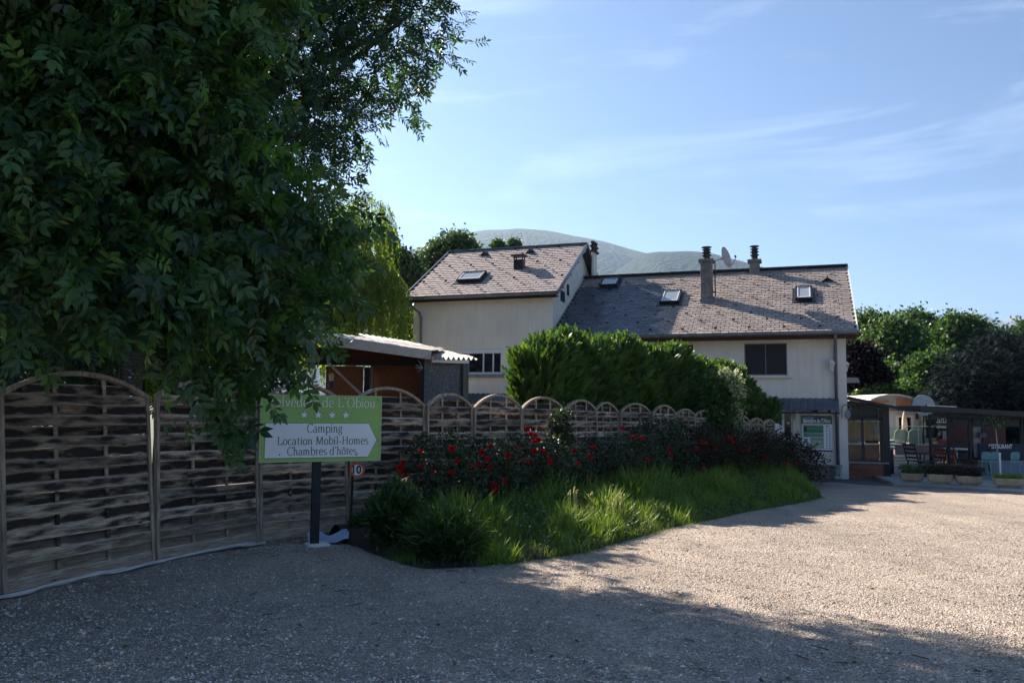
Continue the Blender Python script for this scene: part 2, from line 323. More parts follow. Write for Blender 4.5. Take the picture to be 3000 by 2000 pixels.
    mk2 = nn(nt, 'ShaderNodeMix', data_type='RGBA', blend_type='MULTIPLY'); mk2.inputs[0].default_value = 1; nt.links.new(mx.outputs[2], mk2.inputs[6]); nt.links.new(kr.outputs[0], mk2.inputs[7]); mx = mk2
    hs = nn(nt, 'ShaderNodeHueSaturation'); v = nn(nt, 'ShaderNodeMapRange'); v.inputs[3].default_value = .6; v.inputs[4].default_value = 1.35
    nt.links.new(oi.outputs['Random'], v.inputs[0]); nt.links.new(v.outputs[0], hs.inputs['Value']); nt.links.new(mx.outputs[2], hs.inputs['Color'])
    nt.links.new(hs.outputs[0], p.inputs['Base Color']); p.inputs['Roughness'].default_value = .75; p.inputs['Specular IOR Level'].default_value = .3
    bp = nn(nt, 'ShaderNodeBump'); bp.inputs['Strength'].default_value = .5; bp.inputs['Distance'].default_value = .006
    nt.links.new(g.outputs['Fac'], bp.inputs['Height']); nt.links.new(bp.outputs[0], p.inputs['Normal'])
    return m
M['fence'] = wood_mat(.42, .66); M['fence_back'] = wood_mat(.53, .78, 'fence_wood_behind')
M['fence_rail'] = mat('fence_rail', (.46, .36, .265), (.17, .125, .09), 5, .8, bump=.4, stretch=(5, 5, .7))
def gravel_mat():
    m, nt, p, out = node_mat('gravel_ground')
    ge = nn(nt, 'ShaderNodeNewGeometry')
    vo = nn(nt, 'ShaderNodeTexVoronoi'); vo.inputs['Scale'].default_value = 62; vo.inputs['Randomness'].default_value = 1
    nt.links.new(ge.outputs['Position'], vo.inputs['Vector'])
    rp = nn(nt, 'ShaderNodeValToRGB'); e = rp.color_ramp.elements
    e[0].color = (.37, .315, .27, 1); e[1].color = (.72, .62, .53, 1); e[0].position = .1; e[1].position = .9
    sx = nn(nt, 'ShaderNodeSeparateColor'); nt.links.new(vo.outputs['Color'], sx.inputs[0]); nt.links.new(sx.outputs[0], rp.inputs[0])
    big = nn(nt, 'ShaderNodeTexNoise'); big.inputs['Scale'].default_value = .8; big.inputs['Detail'].default_value = 8; big.inputs['Roughness'].default_value = .7
    nt.links.new(ge.outputs['Position'], big.inputs['Vector'])
    rb = nn(nt, 'ShaderNodeValToRGB'); rb.color_ramp.elements[0].position = .3; rb.color_ramp.elements[1].position = .7
    rb.color_ramp.elements[0].color = (.74, .72, .70, 1); rb.color_ramp.elements[1].color = (1.12, 1.10, 1.06, 1)
    nt.links.new(big.outputs['Fac'], rb.inputs[0])
    mx = nn(nt, 'ShaderNodeMix', data_type='RGBA', blend_type='MULTIPLY'); mx.inputs[0].default_value = 1
    nt.links.new(rp.outputs[0], mx.inputs[6]); nt.links.new(rb.outputs[0], mx.inputs[7])
    mt = nn(nt, 'ShaderNodeMapping'); mt.inputs['Rotation'].default_value = (0, 0, R_(-38)); mt.inputs['Scale'].default_value = (.9, .10, 1); nt.links.new(ge.outputs['Position'], mt.inputs[0])
    tn = nn(nt, 'ShaderNodeTexNoise'); tn.inputs['Scale'].default_value = 1.4; tn.inputs['Detail'].default_value = 6; nt.links.new(mt.outputs[0], tn.inputs['Vector'])
    tr = nn(nt, 'ShaderNodeValToRGB'); tr.color_ramp.elements[0].position = .38; tr.color_ramp.elements[1].position = .62; tr.color_ramp.elements[0].color = (.88, .875, .86, 1); tr.color_ramp.elements[1].color = (1.06, 1.05, 1.03, 1); nt.links.new(tn.outputs['Fac'], tr.inputs[0])
    m3 = nn(nt, 'ShaderNodeMix', data_type='RGBA', blend_type='MULTIPLY'); m3.inputs[0].default_value = 1; nt.links.new(mx.outputs[2], m3.inputs[6]); nt.links.new(tr.outputs[0], m3.inputs[7]); nt.links.new(m3.outputs[2], p.inputs['Base Color'])
    p.inputs['Roughness'].default_value = .9; p.inputs['Specular IOR Level'].default_value = .2
    v2 = nn(nt, 'ShaderNodeTexVoronoi'); v2.inputs['Scale'].default_value = 17; nt.links.new(ge.outputs['Position'], v2.inputs['Vector'])
    n2 = nn(nt, 'ShaderNodeTexNoise'); n2.inputs['Scale'].default_value = 9; n2.inputs['Detail'].default_value = 8; n2.inputs['Roughness'].default_value = .8; nt.links.new(ge.outputs['Position'], n2.inputs['Vector'])
    ad = nn(nt, 'ShaderNodeMath', operation='ADD'); nt.links.new(vo.outputs['Distance'], ad.inputs[0]); nt.links.new(v2.outputs['Distance'], ad.inputs[1])
    a2 = nn(nt, 'ShaderNodeMath', operation='SUBTRACT'); nt.links.new(n2.outputs['Fac'], a2.inputs[0]); nt.links.new(ad.outputs[0], a2.inputs[1])
    bp = nn(nt, 'ShaderNodeBump'); bp.inputs['Strength'].default_value = .9; bp.inputs['Distance'].default_value = .05
    nt.links.new(a2.outputs[0], bp.inputs['Height']); nt.links.new(bp.outputs[0], p.inputs['Normal'])
    return m
M['gravel_ground'] = gravel_mat()
M['stone'] = mat('stone', (.72, .62, .51), (.28, .24, .21), 9, .85, vary=.50, detail=3, spec=.25)
M['field'] = mat('field', (.075, .10, .03), (.04, .06, .02), .4, .95, bump=.5, bscale=4)

# ------------------------------------------------------------------ ground
def grid_mesh(name, xs, ys, zf, mat_, kind='structure', smooth=True):
    X, Y = np.meshgrid(xs, ys); Z = zf(X, Y); n, m_ = X.shape
    v = np.stack([X, Y, Z], -1).reshape(-1, 3); i = np.arange(n * m_).reshape(n, m_)
    f = np.stack([i[:-1, :-1], i[:-1, 1:], i[1:, 1:], i[1:, :-1]], -1).reshape(-1, 4)
    me = bpy.data.meshes.new(name); me.from_pydata(v.tolist(), [], f.tolist()); me.update()
    if smooth: me.shade_smooth()
    return link(name, me, mat_, None, None, kind)
grid_mesh('ground', np.linspace(-14, 26, 161), np.linspace(-8, 32, 161), lambda X, Y: gz(X, Y) + .010 * np.sin(X * 7.3 + np.sin(Y * 5)) * np.sin(Y * 6.1 + X * 2), M['gravel_ground'])
def farz(X, Y):
    return -0.62 + 0 * X
fx = np.concatenate([np.linspace(-6000, -200, 20), np.linspace(-150, 150, 30), np.linspace(200, 6000, 20)])
fy = np.concatenate([np.linspace(-400, -20, 8), np.linspace(0, 200, 30), np.linspace(260, 9000, 30)])
grid_mesh('field', fx, fy, farz, M['field'])

# ------------------------------------------------------------------ leaf scattering
def norm(a): return a / np.maximum(np.linalg.norm(a, axis=-1, keepdims=True), 1e-9)
def frames(d, up=None, roll=None):
    """columns: x side, y along d, z face normal"""
    d = norm(d); n = len(d)
    u = up if up is not None else np.tile([0., 0, 1], (n, 1))
    x = np.cross(d, u); bad = np.linalg.norm(x, axis=1) < 1e-3; x[bad] = [1, 0, 0]; x = norm(x); z = np.cross(x, d)
    if roll is not None:
        c, s = np.cos(roll)[:, None], np.sin(roll)[:, None]; x, z = x * c + z * s, z * c - x * s
    return np.stack([x, d, z], -1)
def batch(name, tv, tf, P, Rm, S, material, parent=None, kind='stuff', rnd=None):
    tv = np.asarray(tv, float); tf = np.asarray(tf, int); N, n, k = len(P), len(tv), tf.shape[1]
    S = np.asarray(S, float); S = S[:, None, None] if S.ndim == 1 else S[:, None, :]
    v = np.einsum('nij,nkj->nki', Rm, tv[None] * S) + P[:, None, :]
    base = PM[parent.name] if parent is not None else Matrix.Identity(4)
    v = v.reshape(-1, 3); inv = np.array(base.inverted()); v = v @ inv[:3, :3].T + inv[:3, 3]
    f = (tf[None] + (np.arange(N) * n)[:, None, None]).reshape(-1, k)
    me = bpy.data.meshes.new(name); me.vertices.add(len(v)); me.vertices.foreach_set('co', v.ravel().astype(np.float32))
    me.loops.add(f.size); me.loops.foreach_set('vertex_index', f.ravel().astype(np.int32))
    me.polygons.add(len(f)); me.polygons.foreach_set('loop_start', (np.arange(len(f)) * k).astype(np.int32))
    me.update(calc_edges=True)
    r = rng.random(N) if rnd is None else rnd
    at = me.attributes.new('rnd', 'FLOAT', 'FACE'); at.data.foreach_set('value', np.repeat(r, len(tf)).astype(np.float32))
    return link(name, me, material, parent, base.copy(), kind)
def leaflet(w=.2, cup=.05, droop=.12, detail=False):
    if detail:
        v = [(0,0,0), (w*.8,.28,cup), (w,.55,cup-.02), (0,1,-droop), (-w,.55,cup-.02), (-w*.8,.28,cup), (0,.3,0), (0,.6,-droop*.35)]
        f = [(0,1,6,6), (0,6,5,5), (1,2,7,6), (6,7,4,5), (2,3,7,7), (7,3,4,4)]
        f = [(0,1,2,6), (6,2,3,7), (0,6,4,5), (6,7,3,4)]
        return np.array(v), np.array(f)
    return np.array([(0,0,0), (w,.45,cup), (0,1,-droop), (-w,.45,cup), (0,.5,-droop*.2)]), np.array([(0,1,2,4), (0,4,2,3)])
def compound(pairs, ln, w, ang=55, detail=False, droop=.18, seed=1):
    """pinnate leaf about 1 long: leaflets in pairs on a drooping rachis, plus a terminal one"""
    r = np.random.default_rng(seed); lv, lf = leaflet(w, .05, .14, detail); V = []; Fc = []; b = 0
    ts = np.linspace(.30, .82, pairs)
    items = [(t, s) for t in ts for s in (-1, 1)] + [(.86, 0)]
    for t, s in items:
        a = math.radians(ang) * s + r.normal(0, .10); L_ = ln * (1 if s == 0 else (.75 + .35 * t)) * r.uniform(.88, 1.1)
        d = np.array([math.sin(a), math.cos(a), -.22 + r.normal(0, .12)]); fr = frames(d[None], roll=np.array([r.normal(0, .35)]))[0]
        V.append((lv * L_) @ fr.T + np.array([0, t, -droop * t * t])); Fc.append(lf + b); b += len(lv)
    # rachis
    rv = []; rf = []
    for i, t in enumerate((0, .45, .86)):
        z = -droop * t * t; rv += [(-.008, t, z), (.008, t, z + .004)]
    rf = [(0, 1, 3, 2), (2, 3, 5, 4)]
    V.append(np.array(rv)); Fc.append(np.array(rf) + b)
    return np.concatenate(V), np.concatenate(Fc)
def tmesh(name, tv, tf, material):
    me = bpy.data.meshes.new(name); me.from_pydata(np.asarray(tv).tolist(), [], np.asarray(tf).tolist()); me.update(); me.materials.append(material); return me
def sample_blobs(blobs, n, shell=.5):
    """points in ellipsoids [(cx,cy,cz,rx,ry,rz)], biased to the outside; returns P, outward"""
    B = np.array(blobs, float); vol = (B[:, 3] * B[:, 4] * B[:, 5]) ** .75; idx = rng.choice(len(B), n, p=vol / vol.sum())
    d = norm(rng.normal(size=(n, 3))); r = rng.random(n) ** (1 / 3 * shell + .0) 
    lump = 1 + .16 * np.sin(d[:, 0] * 5 + idx) * np.sin(d[:, 1] * 6 + idx * 2) + .12 * np.sin(d[:, 2] * 9 + d[:, 0] * 7)
    P = B[idx, :3] + d * B[idx, 3:] * (r * lump)[:, None]
    return P, d, idx
def crown_leaves(blobs, n_twigs, per, spread, shell, droop=.4):
    P, d, idx = sample_blobs(blobs, n_twigs, shell)
    P = np.repeat(P, per, 0); d = np.repeat(d, per, 0)
    P = P + rng.normal(size=P.shape) * spread
    dd = norm(d * .55 + rng.normal(size=d.shape) * .55 + np.array([0, 0, -droop]))
    return P, dd
def blob(px, py, Y, rpx, ry=None, asp=1.0):
    p = D(px, py, Y); r = rpx * Y / FOC; return (p.x, p.y, p.z, r, ry if ry else r, r * asp)
def limbs(tree, trunk, blobs, r0, material, seed=3, twigs=4):
    """tapered trunk with limbs that reach into the crown, one part; trunk: list of points"""
    rr = random.Random(seed); m = MB(); n = len(trunk)
    m.tube(trunk, [r0 * (1 - .55 * i / max(1, n - 1)) * (1.35 if i == 0 else 1) for i in range(n)], 10)
    m.build('trunk', material, tree, smooth=True)
    m = MB(); top = Vector(trunk[-1]); mid = Vector(trunk[len(trunk)//2])
    for b in blobs:
        c = Vector(b[:3]); s = top.lerp(mid, rr.random() * .7)
        q = s.lerp(c, .5) + Vector((rr.uniform(-.3, .3), rr.uniform(-.3, .3), rr.uniform(0, .5)))
        m.tube([s, q, c], [r0 * .38, r0 * .24, r0 * .10], 6)
        for k in range(twigs):
            dd = Vector((rr.gauss(0, 1), rr.gauss(0, 1), rr.gauss(.1, .8))).normalized()
            e = c + Vector((dd.x * b[3], dd.y * b[4], dd.z * b[5])) * .8; st = q.lerp(c, rr.random())
            m.tube([st, st.lerp(e, .5) + Vector((0, 0, .1)), e], [r0 * .10, r0 * .06, r0 * .02], 4)
    m.build('limb', material, tree, smooth=True)

# ------------------------------------------------------------------ fence of arched panels
fp = [(-5.75, 6.05), (-4.83, 7.94), (-4.13, 9.71), (-3.45, 11.43), (-2.5, 12.85), (-1.42, 14.0), (-.69, 15.1), (.21, 16.2), (1.14, 17.3),
      (1.95, 18.5), (2.63, 19.6), (3.5, 20.5), (4.27, 21.4), (4.96, 22.2), (5.69, 22.9), (6.35, 23.5), (6.98, 24.1), (7.53, 24.6), (8.03, 25.1)]
plabel = ['cut off by the left edge of the photo', 'with the widest arch, pale board ends on its left', 'left of the green sign, under the hanging branch', 'behind the post of the green camping sign',
          'behind the round 10 sign, below the orange shed wall', 'below the grey board wall of the shed', 'below the corrugated roof corner and house window', 'before the left end of the conifer hedge',
          'behind the tallest rose cane', 'with the wavy bent boards, before the dark hedge', 'narrow, with the tip of a hedge shoot over it', 'broad arch right of the narrow one',
          'below the middle of the hedge, seen at a slant', 'just left of the shrub with cream flowers', 'half hidden under the shrub with cream flowers', 'low one right of the shrub with cream flowers',
          'fourth from the house end', 'second from the house end, before the door', 'last one, ending beside the satellite dish']
def slat_mesh(name, bow, n=10, seed=0):
    r = random.Random(seed); v = []; f = []
    w1, w2 = r.uniform(-.03, .03), r.uniform(-.03, .03)
    for i in range(n + 1):
        t = i / n; e = min(1, t / .14, (1 - t) / .14); e = e * e * (3 - 2 * e)
        y = bow * e + (-.006 if bow < 0 else .006); dz = w1 * math.sin(t * 3.14) + w2 * math.sin(t * 6.3)
        for (yy, zz) in ((-.006, 0), (.006, 0), (.006, .99), (.000, 1.0), (-.0075, .87), (-.0085, .06)): v.append((t, y + yy, zz * 1.05 + dz))
    for i in range(n):
        for k in range(6): f.append((i*6+k, i*6+(k+1) % 6, (i+1)*6+(k+1) % 6, (i+1)*6+k))
    f += [(5, 4, 3, 2, 1, 0), tuple(n*6+q for q in range(6))]
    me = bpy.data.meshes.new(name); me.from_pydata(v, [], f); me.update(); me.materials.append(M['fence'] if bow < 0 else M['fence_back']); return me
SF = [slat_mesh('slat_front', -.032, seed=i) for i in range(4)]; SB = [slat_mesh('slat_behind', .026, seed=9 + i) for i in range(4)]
PANEL_END = []
for i in range(len(fp) - 1):
    a, b = Vector((*fp[i], 0)), Vector((*fp[i + 1], 0)); w = (b - a).length; ex = (b - a) / w
    nb = Vector((-ex.y, ex.x, 0)); k = max(.03, .24 - .045 * max(0, i - 1)) + random.uniform(-.03, .03) + (.10 if i == 9 else 0)
    Hs = [1.96, 1.96, 1.97, 1.98, 2.0, 2.0, 1.99, 1.99, 1.99, 2.0, 2.02, 2.0, 1.96, 1.92, 1.88, 1.84, 1.80, 1.78][i]
    ez = (Vector((0, 0, Hs)) + nb * k).normalized(); ey = ez.cross(ex).normalized()
    tilt = random.uniform(-.012, .012); exx = (ex + Vector((0, 0, (gzf(*fp[i+1]) - gzf(*fp[i])) / w * .6 + tilt))).normalized(); ez = exx.cross(ey).normalized()
    O = Vector((a.x, a.y, gzf(*fp[i]) - .01))
    mt = Matrix((exx, ey, ez)).transposed().to_4x4(); mt.translation = O
    t = thing('fence_panel', 'weathered arched woven fence panel ' + plabel[i], 'fence panel', mt, 'arched panels of the wooden fence')
    x0, x1 = .012, w - .012; iw = x1 - x0 - .09; rise = min(.235 if i < 3 else .30, .17 * w) + random.uniform(-.01, .02)
    for xs in (x0, x1 - .045):
        MB(mt).box(xs, xs + .045, -.028, .028, .0, Hs).build('stile', M['fence_rail'], t)
    MB(mt).box(x0 + .046, x1 - .046, -.020, .020, .0, .045).build('bottom_rail', M['fence_rail'], t)
    cw = (x1 - x0) / 2; Rr = (cw * cw + rise * rise) / (2 * rise); cx, cz = (x0 + x1) / 2, Hs + rise - Rr; am = math.asin(cw / Rr)
    m = MB(mt); N = 20; vs_ = []
    for j in range(N + 1):
        an = -am + 2 * am * j / N
        for rr_, yy in ((Rr - .045, -.034), (Rr, -.034), (Rr, .034), (Rr - .045, .034)): vs_.append((cx + rr_ * math.sin(an), yy, cz + rr_ * math.cos(an) + .003))
    m.add(vs_, [(j*4+q, j*4+(q+1) % 4, (j+1)*4+(q+1) % 4, (j+1)*4+q) for j in range(N) for q in range(4)] + [(3, 2, 1, 0), (N*4, N*4+1, N*4+2, N*4+3)])
    m.build('arch_rail', M['fence_rail'], t)
    for fx_ in ((1/3, 2/3) if w > 1.1 else (.36, .66)):
        xb = x0 + (x1 - x0) * fx_; zb = cz + math.sqrt(Rr * Rr - (xb - cx) ** 2) - .05
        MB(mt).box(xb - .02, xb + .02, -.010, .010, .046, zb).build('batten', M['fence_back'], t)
    rows = 18; rh = (Hs + rise * .45 - .05) / rows; z = .05; q = 0
    while True:
        zt = z + rh
        if zt > Hs:
            if zt > Hs + rise - .05: break
            half = math.sqrt(max(0.0, Rr * Rr - (zt - cz) ** 2)) - .04
        else: half = 9
        l_, r_ = max(x0 + .03, cx - half), min(x1 - .03, cx + half)
        if r_ - l_ < .15: break
        me = (SF if q % 2 == 0 else SB)[random.randrange(4)]
        s = Matrix.Translation((l_, random.uniform(-.003, .003), z)) @ Matrix.Rotation(random.gauss(0, .0025), 4, 'Y') @ Matrix.Diagonal((r_ - l_, 1, rh, 1))
        link('slat', me, None, t, mt @ s)
        z = zt; q += 1

# ------------------------------------------------------------------ the two joined houses
HC = Gp(2478, 1405); HA = math.atan(850 / 2400)
HM = Matrix.Translation(HC) @ Matrix.Rotation(-HA, 4, 'Z'); HI = HM.inverted()
def Lp(px, py, y=0.0):
    """point of the plane y = const of the house frame seen at a pixel"""
    o = HI @ EYE; d = HI.to_3x3() @ ray(px, py); t = (y - o.y) / d.y; return o + d * t
def Rp(px, py, y0, z0, pitch):
    o = HI @ EYE; d = HI.to_3x3() @ ray(px, py); n = Vector((0, -math.sin(pitch), math.cos(pitch))); t = n.dot(Vector((0, y0, z0)) - o) / n.dot(d); return o + d * t
E1 = (-.5, 4.74); P1 = R_(30); RY1, RZ1 = 4.5, 4.74 + 5 * math.tan(P1)
E2 = (-.42, 6.40); P2 = R_(30.7); RY2 = 3.85; RZ2 = 6.40 + (RY2 + .42) * math.tan(P2)
XR1, XW = .42, -9.78; XR2, XL2 = -9.50, -15.66
main = thing('main_house', 'long beige rendered house with brown shingle roof and two tall chimneys', 'house', HM)
gab = thing('gable_house', 'taller beige house with pinkish shingle roof joined to the left of the long house', 'house', HM @ Matrix.Translation((XW, 0, 0)))
F = HM
# walls with real openings on the facade side
def wall_open(x0, x1, z0, z1, y0, y1, holes, frame):
    m = MB(frame); xs = sorted({x0, x1} | {h[0] for h in holes} | {h[1] for h in holes}); zs = sorted({z0, z1} | {h[2] for h in holes} | {h[3] for h in holes})
    for i in range(len(xs) - 1):
        for j in range(len(zs) - 1):
            cx_, cz_ = (xs[i] + xs[i+1]) / 2, (zs[j] + zs[j+1]) / 2
            if any(h[0] < cx_ < h[1] and h[2] < cz_ < h[3] for h in holes): continue
            m.add([(xs[i], y0, zs[j]), (xs[i+1], y0, zs[j]), (xs[i+1], y0, zs[j+1]), (xs[i], y0, zs[j+1])], [(0, 1, 2, 3)])
    for h in holes:
        a, b, c, d = h
        m.add([(a, y0, c), (a, y1, c), (a, y1, d), (a, y0, d)], [(0, 1, 2, 3)]); m.add([(b, y0, c), (b, y1, c), (b, y1, d), (b, y0, d)], [(0, 1, 2, 3)])
        m.add([(a, y0, c), (b, y0, c), (b, y1, c), (a, y1, c)], [(0, 1, 2, 3)]); m.add([(a, y0, d), (b, y0, d), (b, y1, d), (a, y1, d)], [(0, 1, 2, 3)])
    return m
wA, wB = Lp(2179.6, 1006), Lp(2306.8, 1099); w2a, w2b = Lp(1911, 1012), Lp(2031, 1099)
dA, dB = Lp(2262, 1200), Lp(2326, 1390)
holes1 = [(wA.x, wB.x, wB.z, wA.z), (w2a.x, w2b.x, wB.z, w2a.z), (dA.x, dB.x, .18, dA.z)]
mw = wall_open(XW, 0, 0, 4.95, 0, .22, holes1, F)
mw.add([(0, 0, -.6), (0, 9, -.6), (0, 9, 4.95), (0, 4.5, 7.45), (0, 0, 4.95)], [(0, 1, 2, 3, 4)])
mw.add([(XW, 0, -.6), (0, 0, -.6), (0, 0, 0), (XW, 0, 0)], [(0, 1, 2, 3)]); mw.add([(XW, 9, -.6), (0, 9, -.6), (0, 9, 4.95), (XW, 9, 4.95)], [(0, 1, 2, 3)])
mw.add([(XW, .3, 4.9), (0, .3, 4.9), (0, .3, 4.95), (XW, .3, 4.95)], [(0, 1, 2, 3)])
mw.build('wall', M['plaster'], main)
MB(F).box(XW + .01, -.01, .8, 8.8, -.5, 4.9).build('room_core', M['black'], main)
MB(F).box(-8.0, dA.x - .02, -.03, -.002, -.5, Lp(2400, 1360).z).box(dB.x + .02, .02, -.03, -.002, -.5, Lp(2400, 1360).z).build('plinth', M['plinth'], main)
xq = Lp(2456, 1200).x
MB(F).box(xq, .09, -.10, -.035, -.5, 4.62).box(.003, .09, -.034, .3, -.5, 4.9).build('corner_pilaster', M['plaster_white'], main, bevel=.01)
# gable house walls
gx0 = Lp(1212, 900).x
ga, gb = Lp(1341, 1023), Lp(1470, 1096)
mg = wall_open(gx0, XW, -.6, 6.62, 0, .2, [(ga.x, gb.x, gb.z, ga.z)], F)
mg.build('wall', M['plaster'], gab)
mg = MB(F); pr = [(0, -.6), (7.7, -.6), (7.7, 6.62), (RY2, RZ2 - .12), (0, 6.62)]
for xx in (gx0, XW): mg.add([(xx, y, z) for y, z in pr], [tuple(range(5))])
mg.add([(gx0, 7.7, -.6), (XW, 7.7, -.6), (XW, 7.7, 6.62), (gx0, 7.7, 6.62)], [(0, 1, 2, 3)]); mg.build('side_wall', M['plaster_white'], gab)
MB(F).box(gx0 + .01, XW - .01, .6, 7.5, -.5, 6.5).build('room_core', M['black'], gab)
# roofs
def roof(par, x0, x1, e, pitch, ry, rz, backy, mt_, w, row, thick=.12, seed=1):
    r = random.Random(seed); backz = rz - (backy - ry) * math.tan(pitch)
    m = MB(F); m.prism([(e[0], e[1] - .02), (ry, rz - .02), (backy, backz - .02), (backy, backz - thick - .02), (ry, rz - thick - .05), (e[0], e[1] - thick - .02)], 'x', x0 + .02, x1 - .02)
    rf = m.build('roof', M['underlay'], par)
    sl = math.hypot(ry - e[0], rz - e[1]); nr = int(sl / row); row = sl / nr; me0 = []
    for q in range(5):
        k = MB(); ww = w * (.95 - .01 * q); k.add([(-ww/2, 0, .012), (ww/2, 0, .012), (ww/2, row * 1.25, .0), (-ww/2, row * 1.25, .0), (-ww/2, 0, -.004), (ww/2, 0, -.004), (ww/2, row*1.25, -.006), (-ww/2, row*1.25, -.006)], [(0,1,2,3), (4,7,6,5), (0,4,5,1), (1,5,6,2), (2,6,7,3), (3,7,4,0)])
        me = k.mesh('shingle'); me.materials.append(mt_); me0.append((me, k))
    lst = []
    for j in range(nr):
        s = j * row; x = x0 + (w * .5 if j % 2 else 0) + r.uniform(-.02, .02)
        while x < x1 - .02:
            cx_ = x + w / 2
            if cx_ > x0 - .0 and x + w * .5 < x1 + .02: lst.append((min(max(cx_, x0 + w*.45), x1 - w * .46), s + r.gauss(0, .006), r.gauss(0, .007), r.uniform(0, .004)))
            x += w
    RX = Matrix.Rotation(pitch, 4, 'X')
    def mtx(c): return F @ Matrix.Translation((c[0], e[0] + c[1] * math.cos(pitch), e[1] + c[1] * math.sin(pitch))) @ RX @ Matrix.Translation((0, 0, .006 + c[3])) @ Matrix.Rotation(c[2], 4, 'Z') @ Matrix.Rotation(-.06, 4, 'X')
    lst.sort(key=lambda c: ((mtx(c).translation) - EYE).length)
    # the 300 that show largest are separate, the rest one part
    def patch(c): return par.name == 'main_house' and c[0] < -6.1 + .2 * math.sin(c[1] * 7) and c[1] < 4.6  # blue slate patch, widened to paint the gable's shadow into the shingle colour
    slate = me0[2][0].copy(); slate.materials.clear(); slate.materials.append(M['new_slate_and_shade'])
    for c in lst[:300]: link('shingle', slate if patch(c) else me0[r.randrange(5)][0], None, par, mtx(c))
    rest = [c for c in lst[300:] if not patch(c)]; k = me0[2][1]
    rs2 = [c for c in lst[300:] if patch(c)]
    if rs2: m2 = np.array([np.array(mtx(c)) for c in rs2]); batch('replaced_slates_and_shade', np.array(k.v), np.array(k.f), m2[:, :3, 3], m2[:, :3, :3], np.ones(len(rs2)), M['new_slate_and_shade'], par, 'stuff').data.shade_flat()
    mats = np.array([np.array(mtx(c)) for c in rest])
    tv = np.array(k.v); tf = np.array(k.f)
    batch('shingles', tv, tf, mats[:, :3, 3], mats[:, :3, :3], np.ones(len(rest)), mt_, par, 'stuff').data.shade_flat()
    return rf
rf1 = roof(main, XW + .02, XR1, E1, P1, RY1, RZ1, 9.6, M['shingle_old'], .27, .165, seed=2)
rf2 = roof(gab, XL2, XR2, E2, P2, RY2, RZ2, 8.2, M['shingle'], .30, .20, seed=5)
def rt(pitch, e, x, s, h=0.0):
    """point on a roof: x along, s up the slope from the eave, h off the surface"""
    return Vector((x, e[0] + s * math.cos(pitch) - h * math.sin(pitch), e[1] + s * math.sin(pitch) + h * math.cos(pitch)))
# snow hooks: staggered grid
for par, e, pt, xa, xb, sl, dx, ds in ((main, E1, P1, XW, XR1, 5.77, 1.1, .66), (gab, E2, P2, XL2, XR2, 4.9, .95, .55)):
    m = MB(F); j = 0; s = .3
    while s < sl - .2:
        x = xa + .3 + (dx / 2 if j % 2 else 0)
        while x < xb - .15:
            c = rt(pt, e, x, s); u = rt(pt, e, x, s, .06)
            m.bar(c + Vector((-.045, 0, .0)), u + Vector((-.045, 0, 0)), .012, .012); m.bar(u + Vector((-.045, 0, 0)), u + Vector((.045, 0, 0)), .035, .035)
            x += dx
        s += ds; j += 1
    m.build('snow_hooks', M['hook'], par, 'stuff')
# ridge, gutters, barge boards, soffit, downpipes
MB(F).bar((XW + .03, RY1 - .05, RZ1 + .03), (XR1 + .02, RY1 - .05, RZ1 + .03), .30, .07).build('ridge_cap', M['black'], main)
MB(F).bar((XL2 - .02, RY2, RZ2 + .03), (XR2 + .02, RY2, RZ2 + .03), .22, .05).build('ridge_cap', M['zinc'], gab)
def gutter(par, x0, x1, e):
    m = MB(F); pr = [(-.13, .02), (-.12, -.05), (-.07, -.10), (-.01, -.10), (.03, -.05), (.03, .02), (.02, .02), (.02, -.04), (-.02, -.085), (-.07, -.085), (-.11, -.045), (-.12, .02)]
    m.prism([(e[0] - .02 + a, e[1] - .03 + b) for a, b in pr], 'x', x0, x1)
    x = x0 + .3
    while x < x1: m.box(x - .012, x + .012, e[0] - .16, e[0] - .02, e[1] - .02, e[1] - .005); x += .75
    return m.build('gutter', M['zinc'], par)
gutter(main, XW + .3, XR1 + .03, E1); gutter(gab, XL2 + .02, XR2 - .02, E2)
MB(F).box(XW + .02, XR1 - .05, E1[0] + .05, E1[0] + .09, E1[1] - .25, E1[1] - .03).box(XW + .02, XR1 - .05, E1[0] + .09, -.002, E1[1] - .20, E1[1] - .17).build('soffit', M['brown_wood'], main)
MB(F).box(XL2 + .05, XR2 - .05, E2[0] + .05, E2[0] + .09, E2[1] - .22, E2[1] - .03).box(XL2 + .05, XR2 - .05, E2[0] + .09, -.002, E2[1] - .16, E2[1] - .13).build('soffit', M['dark_metal'], gab)
MB(F).bar(rt(P1, E1, XR1 + .02, -.02, -.04), rt(P1, E1, XR1 + .02, 5.78, -.04), .035, .16).build('barge_board', M['pvc'], main)
for xx in (XR2 + .01, XL2 - .01):
    MB(F).bar(rt(P2, E2, xx, -.03, -.04), rt(P2, E2, xx, 4.96, -.04), .04, .17).build('barge_board', M['zinc'], gab)
    MB(F).bar(Vector((xx, RY2 + .01, RZ2 - .05)), Vector((xx, 8.2, RZ2 - (8.2 - RY2) * math.tan(P2) - .05)), .04, .24).build('barge_board', M['brown_wood'], gab)
m = MB(F)
for s in (.9, 2.2, 3.5, 4.7): c = rt(P2, E2, XW, s, -.17); m.box(XW + .002, XR2 - .01, c.y - .06, c.y + .06, c.z - .10, c.z + .05)
m.build('purlin_end', M['zinc'], gab)
m = MB(F); m.tube([(xq - .06, -.58, 4.62), (xq - .06, -.40, 4.45), (xq - .06, -.14, 4.28), (xq - .06, -.14, 0)], .045, 8); m.build('downpipe', M['zinc'], main, smooth=True)
